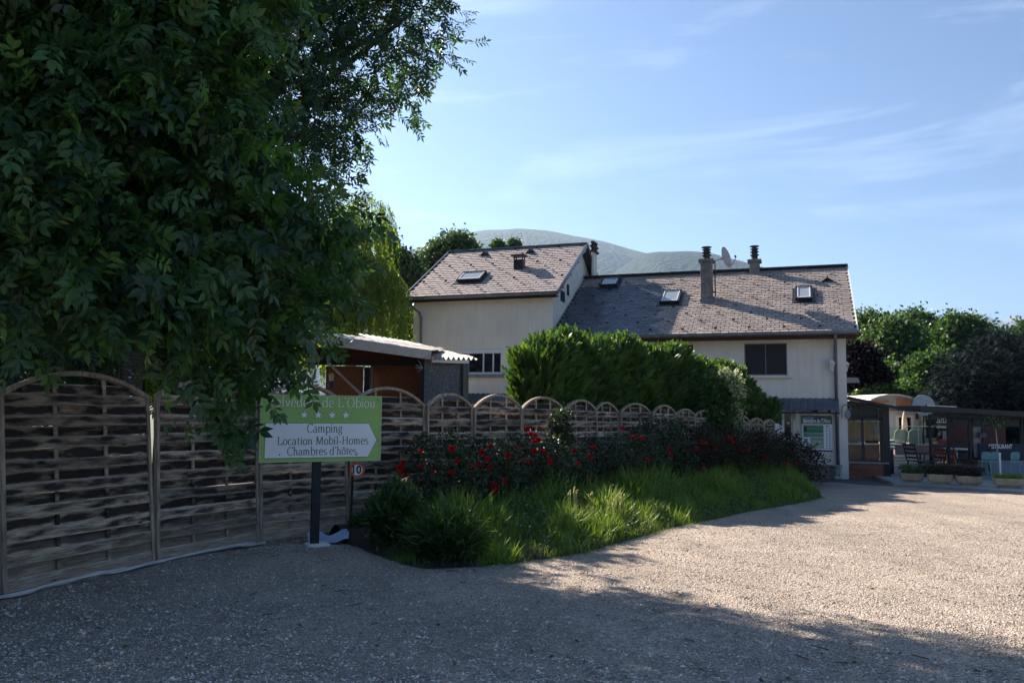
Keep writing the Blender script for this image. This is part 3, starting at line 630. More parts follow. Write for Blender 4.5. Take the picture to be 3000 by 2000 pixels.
m = MB(F); m.tube([(gx0 - .12, -.50, 6.3), (gx0 - .05, -.35, 6.15), (gx0 + .32, -.12, 5.80), (gx0 + .36, -.08, 5.6), (gx0 + .36, -.08, 0)], .05, 8); m.build('downpipe', M['zinc'], gab, smooth=True)
# windows
def window(par, x0, x1, z0, z1, y, frame_m, pane_m, mull=(), fw=.05, sill=None, sill_m=None, sill_out=.12):
    m = MB(F); m.box(x0, x0 + fw, y - .03, y + .03, z0, z1).box(x1 - fw, x1, y - .03, y + .03, z0, z1).box(x0 + fw, x1 - fw, y - .028, y + .028, z0, z0 + fw * 1.4).box(x0 + fw, x1 - fw, y - .028, y + .028, z1 - fw, z1)
    for u in mull: m.box(x0 + (x1 - x0) * u - fw * .4, x0 + (x1 - x0) * u + fw * .4, y - .026, y + .026, z0 + fw * 1.4, z1 - fw)
    w = m.build('window', frame_m, par)
    b = [0] + list(mull) + [1]
    for i in range(len(b) - 1):
        MB(F).box(x0 + (x1 - x0) * b[i] + fw * .5, x0 + (x1 - x0) * b[i+1] - fw * .5, y - .006, y + .006, z0 + fw, z1 - fw * .5).build('pane', pane_m, w)
    if sill: MB(F).box(x0 - .12, x1 + .14, -sill_out, y - .031, z0 - sill, z0 - .002).build('sill', sill_m or M['plaster_white'], w, bevel=.008)
    return w
window(main, wA.x, wB.x, wB.z, wA.z, .12, M['zinc'], M['shutter'], (.5,), .03, .09)
window(main, w2a.x, w2b.x, wB.z, w2a.z, .12, M['shutter'], M['shutter'], (.5,), .03, .09)
MB(F).box(wA.x - .05, wB.x + .05, -.012, -.002, wA.z + .002, wA.z + .05).box(wB.x + .002, wB.x + .05, -.012, -.002, wB.z, wA.z).box(wA.x - .05, wA.x - .002, -.012, -.002, wB.z, wA.z).build('window_surround', M['plaster_white'], main)
# gable house sliding window with roller box
gw = window(gab, ga.x, gb.x, gb.z, ga.z, .06, M['pvc'], M['glass_dark'], (.24, .58, .80), .06, .12, M['render_grey'], .12)
MB(F).box(ga.x + .01, gb.x - .01, -.005, .028, ga.z - .17, ga.z - .01).build('roller_box', M['pvc'], gw)
MB(F).box(ga.x + .05, gb.x - .05, .16, .18, gb.z + .05, ga.z - .15).build('curtain', M['curtain'], gw)
# side wall windows of the gable house (on its right wall, above the long roof)
def sidewin(pxa, pya, pxb, pyb):
    o = HI @ EYE
    def q(px, py): d = HI.to_3x3() @ ray(px, py); t = (XW - o.x) / d.x; return o + d * t
    a, b = q(pxa, pya), q(pxb, pyb); y0, y1 = sorted((a.y, b.y)); z0, z1 = sorted((a.z, b.z))
    w = MB(F).box(XW + .002, XW + .03, y0, y1, z0, z1).build('window', M['shutter'], gab)
    MB(F).box(XW + .031, XW + .036, y0 + .05, y1 - .05, z0 + .05, z1 - .05).build('pane', M['glass_dark'], w)
sidewin(1642, 850, 1653, 886); sidewin(1660.5, 832, 1665.5, 867)
# roof windows
def skylight(par, rfp, e, pitch, ry, rz, pxa, pxb, pya, pyb, lx=.5):
    c = Rp((pxa + pxb) / 2, (pya + pyb) / 2, e[0], e[1], pitch); a = Rp(pxa, (pya + pyb) / 2, e[0], e[1], pitch); b = Rp(pxb, (pya + pyb) / 2, e[0], e[1], pitch)
    u = Rp((pxa + pxb) / 2, pya, e[0], e[1], pitch); v = Rp((pxa + pxb) / 2, pyb, e[0], e[1], pitch)
    hw = (b.x - a.x) / 2; hs = (u - v).length / 2 * .96; s0 = (c - Vector((c.x, e[0], e[1]))).length
    fr = F @ Matrix.Translation(rt(pitch, e, c.x, s0)) @ Matrix.Rotation(pitch, 4, 'X')
    m = MB(fr); t = .07
    m.box(-hw, hw, -hs, -hs + t, -.02, .14).box(-hw, hw, hs - t, hs, -.02, .16).box(-hw, -hw + t, -hs + t, hs - t, -.02, .14).box(hw - t, hw, -hs + t, hs - t, -.02, .14).box(-hw - .10, hw + .10, -hs - .16, hs + .10, .016, .035)
    w = m.build('roof_window', M['dark_metal'], par)
    MB(fr).box(-hw + t, hw - t, -hs + t, hs - t, .10, .12).build('pane', M['glass_sky'], w)
    MB(fr).box(-hw + t, hw - t, -hs + t, -hs + t + .05, .121, .14).box(-hw + t, -hw + t + .03, -hs + t, hs - t, .121, .14).box(hw - t - .03, hw - t, -hs + t, hs - t, .121, .14).box(-hw + t, hw - t, hs - t - .03, hs - t, .121, .14).build('sash', M['pvc'], w)
skylight(main, None, E1, P1, 0, 0, 1764, 1812, 822, 842); skylight(main, None, E1, P1, 0, 0, 1938, 1994, 858, 892); skylight(main, None, E1, P1, 0, 0, 2330, 2380, 847, 883)
skylight(gab, None, E2, P2, 0, 0, 1350, 1416, 804, 826)
# small triangular roof vents
for par, e, pt, px, py in ((main, E1, P1, 2424, 826), (gab, E2, P2, 1419, 750), (gab, E2, P2, 1553, 743)):
    c = Rp(px, py, e[0], e[1], pt); m = MB(F); w_ = .22
    up_ = Vector((0, -math.sin(pt), math.cos(pt))); b_ = Vector((0, math.cos(pt), math.sin(pt)))
    m.add([c + Vector((-w_, 0, 0)) + up_ * .02, c + Vector((w_, 0, 0)) + up_ * .02, c + up_ * .20, c + b_ * .45 + up_ * .02], [(0, 1, 2), (1, 3, 2), (3, 0, 2), (0, 3, 1)])
    m.build('roof_vent', M['dark_metal'], par)
# chimneys
def chimney(par, px, py, wpx, top_py, pot_top_py, e, pitch, yoff, pot_r=.15, nm='chimney'):
    c = Rp(px, py, e[0], e[1], pitch); c.y += yoff; sc = (HM @ c - EYE).length / FOC; w = wpx * sc / 2
    zt = Lp(px, top_py, c.y).z; zp = Lp(px, pot_top_py, c.y).z
    m = MB(F).box(c.x - w, c.x + w, c.y - w, c.y + w * 1.2, c.z - .9, zt)
    ch = m.build(nm, M['chimney_render'], par, bevel=.012)
    MB(F).box(c.x - w * 1.38, c.x + w * 1.38, c.y - w * 1.38, c.y + w * 1.5, zt + .001, zt + .11).build('cap_slab', M['chimney_render'], ch, bevel=.015)
    MB(F).box(c.x - w - .03, c.x + w + .03, c.y - w - .05, c.y + w * 1.2 + .03, c.z - .15, c.z + .10).build('flashing', M['zinc'], ch)
    h = zp - zt - .11; p = MB(F); r = pot_r
    pf = [(r, .0), (r, h*.18), (r*1.05, h*.20), (r*1.05, h*.30), (r * 1.45, h*.33), (r*1.4, h*.38), (r*.95, h*.40), (r*.95, h*.52), (r*1.42, h*.55), (r*1.38, h*.60), (r*.95, h*.62), (r*.95, h*.74), (r*1.38, h*.77), (r*1.3, h*.82), (r*.7, h*.84), (r*.7, h*.94), (r*1.5, h*.95), (r*1.5, h)]
    p.lathe(pf, (c.x, c.y, zt + .111), 18); p.build('chimney_pot', M['pot'], ch, smooth=False)
    return c, w, zt, ch
c1, w1, z1, ch1 = chimney(main, 2070, 884, 31, 770, 724, E1, P1, .15, .125)
c2, w2, z2, ch2 = chimney(main, 2210, 806, 27, 770, 721, E1, P1, .3, .12)
# metal stack of the gable roof with open cowl
cv = Rp(1521, 786, E2[0], E2[1], P2); sc = (HM @ cv - EYE).length / FOC; w = 14 * sc; zt = Lp(1521, 752, cv.y).z
vc = MB(F).box(cv.x - w, cv.x + w, cv.y - w * .7, cv.y + w * .9, cv.z - .5, zt - .12).build('vent_stack', M['dark_metal'], gab)
m = MB(F)
for sx in (-1, 1):
    for yy in (cv.y - w * .6, cv.y + w * .8): m.box(cv.x + sx * w * .9 - .02, cv.x + sx * w * .9 + .02, yy - .02, yy + .02, zt - .12, zt)
m.box(cv.x - w * 1.45, cv.x + w * 1.45, cv.y - w * 1.2, cv.y + w * 1.4, zt + .001, zt + .07); m.build('cowl', M['dark_metal'], vc)
# chimney stack beyond the gable ridge
gc = Lp(1732, 800, 4.9); g0, g1 = Lp(1720, 800, 4.9).x, Lp(1744, 800, 4.9).x; gt = Lp(1732, 742, 4.9).z
g0 = max(g0, XW + .30)
gch = MB(F).box(g0, g1, 4.6, 5.2, 5.5, gt).build('chimney', M['plaster_white'], gab, bevel=.01)
m = MB(F).box(g0 - .06, g1 + .08, 4.52, 5.28, gt + .001, gt + .08).box(g0 - .06, g1 + .06, 4.52, 5.28, gt + .22, gt + .28).box(g0 - .03, g1 + .03, 4.56, 5.24, gt + .40, gt + .46)
for xx in (g0 + .05, g1 - .05):
    for yy in (4.65, 5.15): m.box(xx - .05, xx + .05, yy - .05, yy + .05, gt + .081, gt + .399)
m.build('chimney_pot', M['pot'], gch)
# tiled awnings over the ground floor
def awning(par, px0, px1, pyt, npan, nm='awning'):
    a, b = Lp(px0, pyt), Lp(px1, pyt); z = a.z - .02; out = .55; dz = .42
    fr = MB(F).bar((a.x, -.02, z - .05), (b.x, -.02, z - .05), .04, .08).bar((a.x, -out + .02, z - dz - .02), (b.x, -out + .02, z - dz - .02), .05, .06).build(nm, M['dark_metal'], par)
    wd = (b.x - a.x) / npan
    for i in range(npan):
        m = MB(F); x0 = a.x + i * wd + .004; nx = max(8, int(wd / .035)); rows = 3; v = []; fs = []; yo = -.012 * (i % 2)
        segs = []
        for k in range(rows):
            segs += [(k / rows, .0), ((k + 1) / rows - .001, .03)]
        for j, (t, lift) in enumerate(segs):
            for q in range(nx + 1):
                x = x0 + (wd - .008) * q / nx; wv = .034 * abs(math.sin(math.pi * (x - a.x) / .20)) ** .7
                v.append((x, -.03 - (out - .03) * t + yo, z - dz * t + wv + (.030 * (t * rows - int(t * rows * .9999)) if 1 else 0) + .01))
        n1 = nx + 1
        for j in range(len(segs) - 1):
            for q in range(nx): fs.append((j*n1+q, j*n1+q+1, (j+1)*n1+q+1, (j+1)*n1+q))
        m.add(v, fs); o = m.build('tile_panel', M['slate_tile'], fr)
        s_ = o.modifiers.new('thickness', 'SOLIDIFY'); s_.thickness = .012
    return a, b
aw = awning(main, 2105, 2457, 1166, 5)
awning(gab, 1365, 1500, 1153, 2)
m = MB(F)
for px in (2330, 2453):
    q = Lp(px, 1200); m.box(q.x - .02, q.x + .02, -.04, -.003, q.z - .35, q.z + .1).bar((q.x, -.03, q.z - .30), (q.x, -.50, q.z + .02), .03, .03)
m.build('awning_bracket', M['white_paint'], main)
# door
m = MB(F); m.box(dA.x, dA.x + .06, .06, .14, .18, dA.z).box(dB.x - .06, dB.x, .06, .14, .18, dA.z).box(dA.x + .06, dB.x - .06, .06, .14, dA.z - .07, dA.z)
mx_ = dA.x + (dB.x - dA.x) * .52; m.box(mx_ - .04, mx_ + .04, .06, .14, .18, dA.z - .07)
dr = m.build('door', M['pvc'], main)
MB(F).box(dA.x + .06, mx_ - .041, .095, .105, .18, dA.z - .07).build('pane', M['glass_dark'], dr); MB(F).box(mx_ + .041, dB.x - .061, .095, .105, .18, dA.z - .07).build('pane', M['glass_dark'], dr)
m = MB(F)
for zz in (.95, 1.75): m.box(dB.x - .19, dB.x - .10, .06, .094, zz, zz + .06)
m.build('handle', M['white_paint'], dr)
MB(F).box(dA.x - .35, dB.x + .15, -.9, -.032, -.3, .17).build('door_step', M['concrete'], main, bevel=.01)

# ------------------------------------------------------------------ lettering
def text_obj(s, size, mt, mat4, parent, depth=.002, shear=0, width=None, bold=0, name='lettering'):
    cu = bpy.data.curves.new('t', 'FONT'); cu.body = s; cu.size = size; cu.extrude = depth; cu.align_x = 'CENTER'; cu.align_y = 'CENTER'; cu.shear = shear; cu.offset = bold; cu.resolution_u = 3
    o = bpy.data.objects.new('t', cu); COL.objects.link(o); dg = bpy.context.evaluated_depsgraph_get(); me = bpy.data.meshes.new_from_object(o.evaluated_get(dg)); bpy.data.objects.remove(o)
    if width:
        xs = [v.co.x for v in me.vertices]; k = width / (max(xs) - min(xs)); c = (max(xs) + min(xs)) / 2
        for v in me.vertices: v.co.x = (v.co.x - c) * k
    me.materials.clear(); return link(name, me, mt, parent, mat4)
def A(cx, cy, rx, ry, a0, a1, n=14): return [(cx + rx * math.cos(R_(a0 + (a1 - a0) * i / n)), cy + ry * math.sin(R_(a0 + (a1 - a0) * i / n))) for i in range(n + 1)]
def SV(x, y0, y1): return ('v', x, y0, y1)
def SH(x0, x1, y): return ('h', x0, x1, y)
# serif alphabet, x-height .48, cap height .72; each glyph: advance, strokes
bowl = lambda cx, rx=.19: A(cx, .24, rx, .25, 0, 360, 22)
GL = {
 'B': (.62, [SV(.14, 0, .72), SH(.04, .24, 0), SH(.04, .24, .72), [(.14, .70)] + A(.28, .545, .19, .155, 90, -90) + [(.14, .39)], [(.14, .39)] + A(.30, .205, .22, .185, 90, -90) + [(.14, .02)]]),
 'e': (.47, [A(.24, .24, .185, .25, 5, 320, 20), [(.06, .26), (.42, .26)]]),
 'l': (.26, [SV(.13, 0, .76), SH(.04, .22, 0), [(.04, .73), (.13, .76)]]),
 'v': (.48, [[(.07, .48), (.24, 0)], [(.41, .48), (.24, 0)], SH(0, .16, .48), SH(.33, .48, .48)]),
 'd': (.52, [bowl(.22), SV(.40, 0, .76), SH(.40, .50, .0), [(.31, .73), (.40, .76)]]),
 'r': (.38, [SV(.12, 0, .48), SH(.03, .22, 0), [(.03, .46), (.12, .48)], A(.28, .30, .16, .18, 170, 60, 8)]),
 'L': (.58, [SV(.14, 0, .72), SH(.04, .24, .72), SH(.04, .52, 0), [(.53, .0), (.55, .17)]]),
 "'": (.20, [[(.12, .76), (.12, .68), (.07, .58)]]),
 'O': (.74, [A(.37, .36, .30, .37, 0, 360, 28)]),
 'b': (.52, [A(.30, .24, .19, .25, 0, 360, 22), SV(.12, 0, .76), [(.03, .73), (.12, .76)]]),
 'i': (.25, [SV(.12, 0, .48), SH(.03, .22, 0), [(.03, .46), (.12, .48)], ('dot', .12, .66)]),
 'o': (.48, [A(.24, .24, .19, .25, 0, 360, 22)]),
 'u': (.53, [[(.12, .48), (.12, .16)] + A(.25, .16, .13, .17, 180, 340, 8), SV(.40, 0, .48), SH(.03, .12, .48), SH(.31, .40, .48), SH(.40, .50, 0)]),
 'C': (.64, [A(.36, .36, .30, .37, 42, 318, 24), [(.585, .60), (.60, .74)]]),
 'a': (.46, [A(.20, .33, .15, .15, 150, 0, 9) + [(.35, .30), (.35, .06)], A(.19, .13, .15, .14, 90, 360, 14), [(.19, .27), (.35, .29)], SH(.35, .44, 0), ('v', .35, .02, .33)]),
 'm': (.80, [SV(.12, 0, .48), SH(.03, .21, 0), [(.03, .46), (.12, .48)], A(.25, .31, .13, .17, 165, 0, 9) + [(.38, .1)], SV(.39, 0, .33), SH(.30, .47, 0), A(.52, .31, .13, .17, 165, 0, 9) + [(.65, .1)], SV(.66, 0, .33), SH(.57, .75, 0)]),
 'n': (.54, [SV(.12, 0, .48), SH(.03, .21, 0), [(.03, .46), (.12, .48)], A(.26, .31, .14, .17, 165, 0, 9) + [(.40, .1)], SV(.41, 0, .33), SH(.32, .50, 0)]),
 'p': (.52, [A(.30, .24, .19, .25, 0, 360, 22), SV(.12, -.22, .48), SH(.03, .21, -.22), [(.03, .46), (.12, .48)]]),
 'g': (.49, [A(.22, .31, .15, .17, 0, 360, 18), A(.22, -.07, .18, .12, 0, 360, 18), [(.10, .18), (.12, .06), (.33, .03)], [(.34, .42), (.46, .48)]]),
 'c': (.43, [A(.24, .24, .185, .25, 45, 318, 18)]),
 't': (.32, [SV(.14, .06, .60), A(.22, .09, .08, .09, 180, 300, 6), [(.03, .47), (.28, .47)]]),
 'M': (.86, [[(.14, 0), (.14, .72)], [(.14, .72), (.42, .05)], [(.42, .05), (.70, .72)], SV(.71, 0, .72), SH(.04, .23, 0), SH(.61, .81, 0), SH(.04, .16, .72), SH(.70, .81, .72)]),
 '-': (.30, [('hy', .04, .26, .22)]),
 'H': (.76, [SV(.15, 0, .72), SV(.60, 0, .72), SH(.05, .25, 0), SH(.05, .25, .72), SH(.50, .70, 0), SH(.50, .70, .72), [(.15, .37), (.60, .37)]]),
 's': (.40, [A(.20, .355, .125, .125, 40, 250, 10) + A(.19, .125, .14, .125, 70, -140, 10)]),
 'h': (.54, [SV(.12, 0, .76), SH(.03, .21, 0), [(.03, .73), (.12, .76)], A(.26, .31, .14, .17, 165, 0, 9) + [(.40, .1)], SV(.41, 0, .33), SH(.32, .50, 0)]),
 '.': (.22, [('dot', .10, .04)]), ' ': (.26, []),
}
GL['é'] = (GL['e'][0], GL['e'][1] + [[(.22, .56), (.33, .68)]]); GL['è'] = (GL['e'][0], GL['e'][1] + [[(.30, .56), (.18, .68)]])
GL['ô'] = (GL['o'][0], GL['o'][1] + [[(.13, .56), (.24, .68)], [(.24, .68), (.35, .56)]])
def serif_text(s, size, width, mt, mat4, parent, gap=.035, boldk=1.0, name='lettering'):
    m = MB(mat4); x = 0; z = 0; tot = sum(GL[c][0] + gap for c in s) - gap; k = width / tot / size if width else 1; TH, TN = .088 * boldk, .036 * boldk
    def quad(a, b, wa, wb):
        nonlocal z
        z += .000012
        m.add([(a[0] - wa[0], a[1] - wa[1], z), (a[0] + wa[0], a[1] + wa[1], z), (b[0] + wb[0], b[1] + wb[1], z), (b[0] - wb[0], b[1] - wb[1], z)], [(0, 1, 2, 3)])
    for c in s:
        adv, st = GL[c]
        for q in st:
            if isinstance(q, tuple):
                if q[0] == 'v': quad((x + q[1], q[2]), (x + q[1], q[3]), (TH/2, 0), (TH/2, 0))
                elif q[0] == 'h': quad((x + q[1], q[3] + (TN*.5 if q[3] < .1 else -TN*.5)), (x + q[2], q[3] + (TN*.5 if q[3] < .1 else -TN*.5)), (0, TN*.55), (0, TN*.55))
                elif q[0] == 'hy': quad((x + q[1], q[3]), (x + q[2], q[3]), (0, TN), (0, TN))
                else: z += .00001; m.add([(x + q[1] + .055 * math.cos(t * .785), q[2] + .055 * math.sin(t * .785), z) for t in range(8)], [tuple(range(8))])
            else:
                n = len(q); dirs = []
                for i in range(n):
                    a, b = q[max(i-1, 0)], q[min(i+1, n-1)]; d = (b[0] - a[0], b[1] - a[1]); l = math.hypot(*d) or 1; dirs.append((d[0]/l, d[1]/l))
                o = []
                for i in range(n):
                    wd = (TN + (TH - TN) * abs(dirs[i][1]) ** 1.4) / 2; nx, ny = -dirs[i][1] * wd, dirs[i][0] * wd; o.append((nx, ny))
                z += .00001
                vs_ = []
                for i in range(n): vs_ += [(x + q[i][0] - o[i][0], q[i][1] - o[i][1], z), (x + q[i][0] + o[i][0], q[i][1] + o[i][1], z)]
                m.add(vs_, [(2*i, 2*i+1, 2*i+3, 2*i+2) for i in range(n - 1)])
        x += adv + gap
    m.v = [((p[0] - tot / 2) * k * size, p[1] * size, p[2]) for p in m.v]
    base = PM[parent.name]; me = bpy.data.meshes.new(name); rel = base.inverted() @ mat4
    me.from_pydata([tuple(rel @ Vector(p)) for p in m.v], [], m.f); me.update(); return link(name, me, mt, parent, base.copy())

# ------------------------------------------------------------------ the green camping sign
SL, SR = D(760, 1352, 10.25), D(1112, 1346, 10.98)
bx = Vector((SR.x - SL.x, SR.y - SL.y, 0)); SW = bx.length; bx.normalize()
zb = (SL.z + SR.z) / 2; ztop = D(770, 1157, 10.3).z; SHt = ztop - zb
ang = math.atan2(bx.y, bx.x); tilt = math.atan2(SR.z - SL.z, SW) * .6
SM = Matrix.Translation(((SL.x + SR.x) / 2, (SL.y + SR.y) / 2, zb)) @ Matrix.Rotation(ang, 4, 'Z') @ Matrix.Rotation(tilt, 4, 'Y').inverted()
pb = Gp(923, 1624); pz = gzf(pb.x, pb.y)
sg = thing('camping_sign', 'green camping sign board with white arrow and four stars on a black post', 'sign', Matrix.Translation((pb.x, pb.y, pz)))
MB(SM).box(-SW/2, SW/2, 0, .022, 0, SHt).build('sign_board', M['sign_green'], sg, bevel=.003)
m = MB(SM); e_ = .012
m.box(-SW/2 - e_, -SW/2 + .006, -.006, .028, -e_, SHt + e_).box(SW/2 - .006, SW/2 + e_, -.006, .028, -e_, SHt + e_).box(-SW/2 + .006, SW/2 - .006, -.006, .028, -e_, .005).box(-SW/2 + .006, SW/2 - .006, -.006, .028, SHt - .005, SHt + e_).build('sign_edge', mat('sign_edge', (.42, .52, .26), (.36, .46, .22), 3, .5), sg)
TM = SM @ Matrix.Rotation(R_(90), 4, 'X')          # x right, y up, z toward the viewer
def SP(u, v, h=.001): return TM @ Matrix.Translation(((u - .5) * SW, v * SHt, h))
ax0, ax1, axt, ay0, ay1 = -.462 * SW, .395 * SW, .468 * SW, .052 * SHt, .575 * SHt
for nm, g, mt_, hh in (('arrow_border', .008, M['sign_letter_green'], .0012), ('arrow_panel', 0, M['sign_white'], .0024)):
    MB(TM).prism([(ax0 - g, ay0 - g), (ax1 + g * .3, ay0 - g), (axt + g * 1.5, (ay0 + ay1) / 2), (ax1 + g * .3, ay1 + g), (ax0 - g, ay1 + g)], 'z', .0003, hh).build(nm, mt_, sg)
cream = mat('cream_letter', (.86, .87, .72), None, 2, .5)
for dx_, dy_, hh, mt_, bk in ((.004, -.006, .0010, M['sign_letter_green'], 1.15), (0, 0, .0022, cream, 1.12)):
    serif_text("Belvédère de L'Obiou", .172, SW * .90, mt_, SP(.5, .825, hh) @ Matrix.Translation((dx_, dy_, 0)), sg, boldk=bk)
for i, u in enumerate((.345, .462, .578, .695)):
    for sc_, hh, mt_ in ((1.28, .0008, M['sign_letter_green']), (1, .0018, M['sign_white'])):
        pts = [(.058 * sc_ * (1 if k % 2 == 0 else .40) * math.sin(k * math.pi / 5), .058 * sc_ * (1 if k % 2 == 0 else .40) * math.cos(k * math.pi / 5)) for k in range(10)]
        MB(SP(u, .705, 0)).prism(pts, 'z', .0003, hh).build('star', mt_, sg)
serif_text("Camping", .150, SW * .300, M['sign_letter_green'], SP(.52, .435, .0034), sg, boldk=1.15)
serif_text("Location Mobil-Homes", .140, SW * .765, M['sign_letter_green'], SP(.515, .250, .0034), sg, boldk=1.2)
serif_text("Chambres d'hôtes.", .140, SW * .600, M['sign_letter_green'], SP(.515, .090, .0034), sg, boldk=1.2)
m = MB(SM)
for u, v in ((.155, .10), (.795, .08), (.03, .95), (.97, .95)): m.disc(((u - .5) * SW, -.003, v * SHt), (0, -1, 0), .009, 8, .002)
m.build('screw', M['dark_metal'], sg)
pw = .055
qf = Matrix.Translation((pb.x, pb.y, pz)) @ Matrix.Rotation(ang, 4, 'Z')
MB(qf).box(-pw, pw, -pw * .2 + .03, pw * .9 + .03, -.05, ztop - pz - .08).build('post', M['black'], sg, bevel=.004)
MB(qf).box(-.10, .17, -.08, .16, .0, .035).build('post_base', M['white_paint'], sg, bevel=.005)

# round 10 sign on its thin post
rb = Vector((fp[4][0] - .28, fp[4][1] - .75, 0)); rb = Vector((D(1030, 1400, 12.15).x, 12.15, 0)); rb.z = gzf(rb.x, rb.y); rc = D(1046, 1376, 12.1); rr_ = 22 * 12.1 / FOC
ts = thing('speed_limit_sign', 'small round 10 sign with red ring on a thin dark post', 'sign', Matrix.Translation(rb))
fn = Vector((rc.x, rc.y, 0)).normalized() * -1
MB().disc(rc, fn, rr_, 32, .012).build('red_ring', M['red_ring'], ts)
MB().disc(rc + fn * .003, fn, rr_ * .70, 32, .002).build('white_face', M['sign_white'], ts)
zx = Vector((-fn.y, fn.x, 0)) * -1; zx = Vector((0, 0, 1)).cross(fn)
FM = Matrix((zx, Vector((0, 0, 1)), fn)).transposed().to_4x4(); FM.translation = rc + fn * .006
text_obj('10', .165, M['digit'], FM, ts, .001, bold=.004, width=.125)
MB().bar((rb.x, rb.y, rb.z - .05), (rb.x + .015, rb.y, rc.z - rr_ * .4), .035, .03).build('post', M['black'], ts)

# ------------------------------------------------------------------ things on the facade
def onwall(px, py, y=-.002): return Lp(px, py, y)
a, b = onwall(2348, 1217), onwall(2439, 1322)
ib = thing('information_board', 'tall camping information board with dark blue header on the beige facade', 'information board', HM @ Matrix.Translation((a.x, -.02, b.z)))
bw, bh = b.x - a.x, a.z - b.z
BM_ = HM @ Matrix.Translation(((a.x + b.x) / 2, -.052, b.z)) @ Matrix.Rotation(R_(90), 4, 'X')
MB(HM).box(a.x, b.x, -.05, -.004, b.z, a.z).build('board', M['sign_white'], ib, bevel=.004)
def flat(nm, u0, u1, v0, v1, col, h=.002, rough=.4):
    return MB(BM_).box((u0 - .5) * bw, (u1 - .5) * bw, v0 * bh, v1 * bh, .0004, h).build(nm, col if isinstance(col, bpy.types.Material) else mat(nm, col, None, 3, rough), ib)
navy = mat('navy', (.012, .020, .035), None, 3, .4); blue = mat('header_blue', (.035, .13, .22), (.02, .08, .15), 3, .4); grn = mat('board_green', (.045, .24, .10), (.035, .20, .085), 8, .45)
flat('header', .0, 1, .77, 1.0, navy); 
MB(BM_).prism([(-.5 * bw, .99 * bh), (.42 * bw, .99 * bh), (.1 * bw, .95 * bh), (-.1 * bw, .90 * bh), (-.5 * bw, .86 * bh)], 'z', .002, .0032).build('header_picture', blue, ib)
text_obj("Belvédère de l'Obiou", .20, M['pvc'], BM_ @ Matrix.Translation((0, .86 * bh, .0036)), ib, .0008, shear=.25, width=bw * .92, bold=.006)
text_obj("Camping", .10, mat('pale_blue', (.3, .5, .6), None, 3, .5), BM_ @ Matrix.Translation((-.28 * bw, .955 * bh, .0036)), ib, .0008, shear=.2)
for k in range(4):
    MB(BM_ @ Matrix.Translation(((.30 + .05 * k) * bw, .955 * bh, 0))).prism([(.016 * (1 if i % 2 == 0 else .42) * math.sin(i * math.pi / 5), .016 * (1 if i % 2 == 0 else .42) * math.cos(i * math.pi / 5)) for i in range(10)], 'z', .002, .004).build('star', M['pvc'], ib)
flat('header_line', .04, .70, .795, .803, M['pvc'], .003)
flat('text_block', .05, .72, .64, .74, grn); flat('text_block', .05, .72, .52, .635, grn); flat('text_block', .05, .72, .45, .495, grn); flat('text_block', .05, .72, .395, .435, grn)
flat('text_line', .07, .70, .715, .722, M['pvc'], .003); flat('dark_block', .07, .17, .545, .70, navy, .003); flat('text_line', .20, .70, .475, .480, M['pvc'], .003); flat('text_line', .20, .70, .412, .417, M['pvc'], .003)
flat('dark_line', .05, .72, .505, .515, navy); flat('dark_line', .05, .72, .438, .446, navy)
flat('site_map', .28, .72, .075, .37, (.34, .42, .33)); flat('site_map_frame', .28, .72, .345, .375, grn, .003)
for i, (u, v, r) in enumerate([(.42, .26, .035), (.50, .20, .05), (.60, .27, .04), (.56, .13, .05), (.40, .15, .03), (.66, .17, .03)]):
    flat('map_area', u - r, u + r, v - r * .7, v + r * .7, [(.55, .55, .45), (.10, .16, .09), (.60, .56, .42)][i % 3], .0035 + i * .0002)
for i in range(9):
    for u in (.82, .92):
        flat('pictogram', u - .018, u + .018, .09 + i * .068, .115 + i * .068, navy, .003)
flat('logo', .79, .90, .70, .725, navy, .003)
for v in (.31, .25, .18, .12): flat('pictogram', .08, .20, v, v + .012 + .02 * (v > .2), navy, .003)
flat('footer', 0, 1, .0, .035, navy, .0035)
# mailbox / intercom
a = onwall(2337, 1276); MBX = thing('door_intercom', 'small black intercom box with a white label beside the entrance door', 'intercom', HM @ Matrix.Translation((a.x, 0, a.z)))
MB(HM).box(a.x - .07, a.x + .07, -.06, -.003, a.z - .08, a.z + .08).build('box', M['black'], MBX, bevel=.005); MB(HM).box(a.x + .01, a.x + .06, -.064, -.0605, a.z - .03, a.z + .02).build('label_plate', M['pvc'], MBX)
MB(HM).box(a.x - .04, a.x + .05, -.03, -.003, a.z + .13, a.z + .15).build('hood', M['dark_metal'], MBX)
a = onwall(2388, 1201); t = thing('wall_box', 'black square box under the middle of the tiled awning', 'box', HM @ Matrix.Translation((a.x, 0, a.z)))
MB(HM).box(a.x - .08, a.x + .08, -.10, -.003, a.z - .12, a.z + .10).build('case', M['black'], t, bevel=.006); MB(HM).box(a.x - .095, a.x + .095, -.008, -.002, a.z - .135, a.z + .10).build('mount', M['plaster_white'], t)
a = onwall(2438, 1203); t = thing('security_camera', 'white bullet camera under the right end of the tiled awning', 'camera', HM @ Matrix.Translation((a.x, 0, a.z)))
MB(HM).tube([(a.x + .10, -.01, a.z + .05), (a.x + .06, -.14, a.z + .03)], .015, 8).build('arm', M['pvc'], t); MB(HM).tube([(a.x + .12, -.12, a.z + .035), (a.x - .06, -.26, a.z - .01)], .04, 12).build('body', M['pvc'], t); MB(HM).tube([(a.x - .062, -.262, a.z - .012), (a.x - .10, -.29, a.z - .02)], [.045, .048], 12).build('lens', M['black'], t)
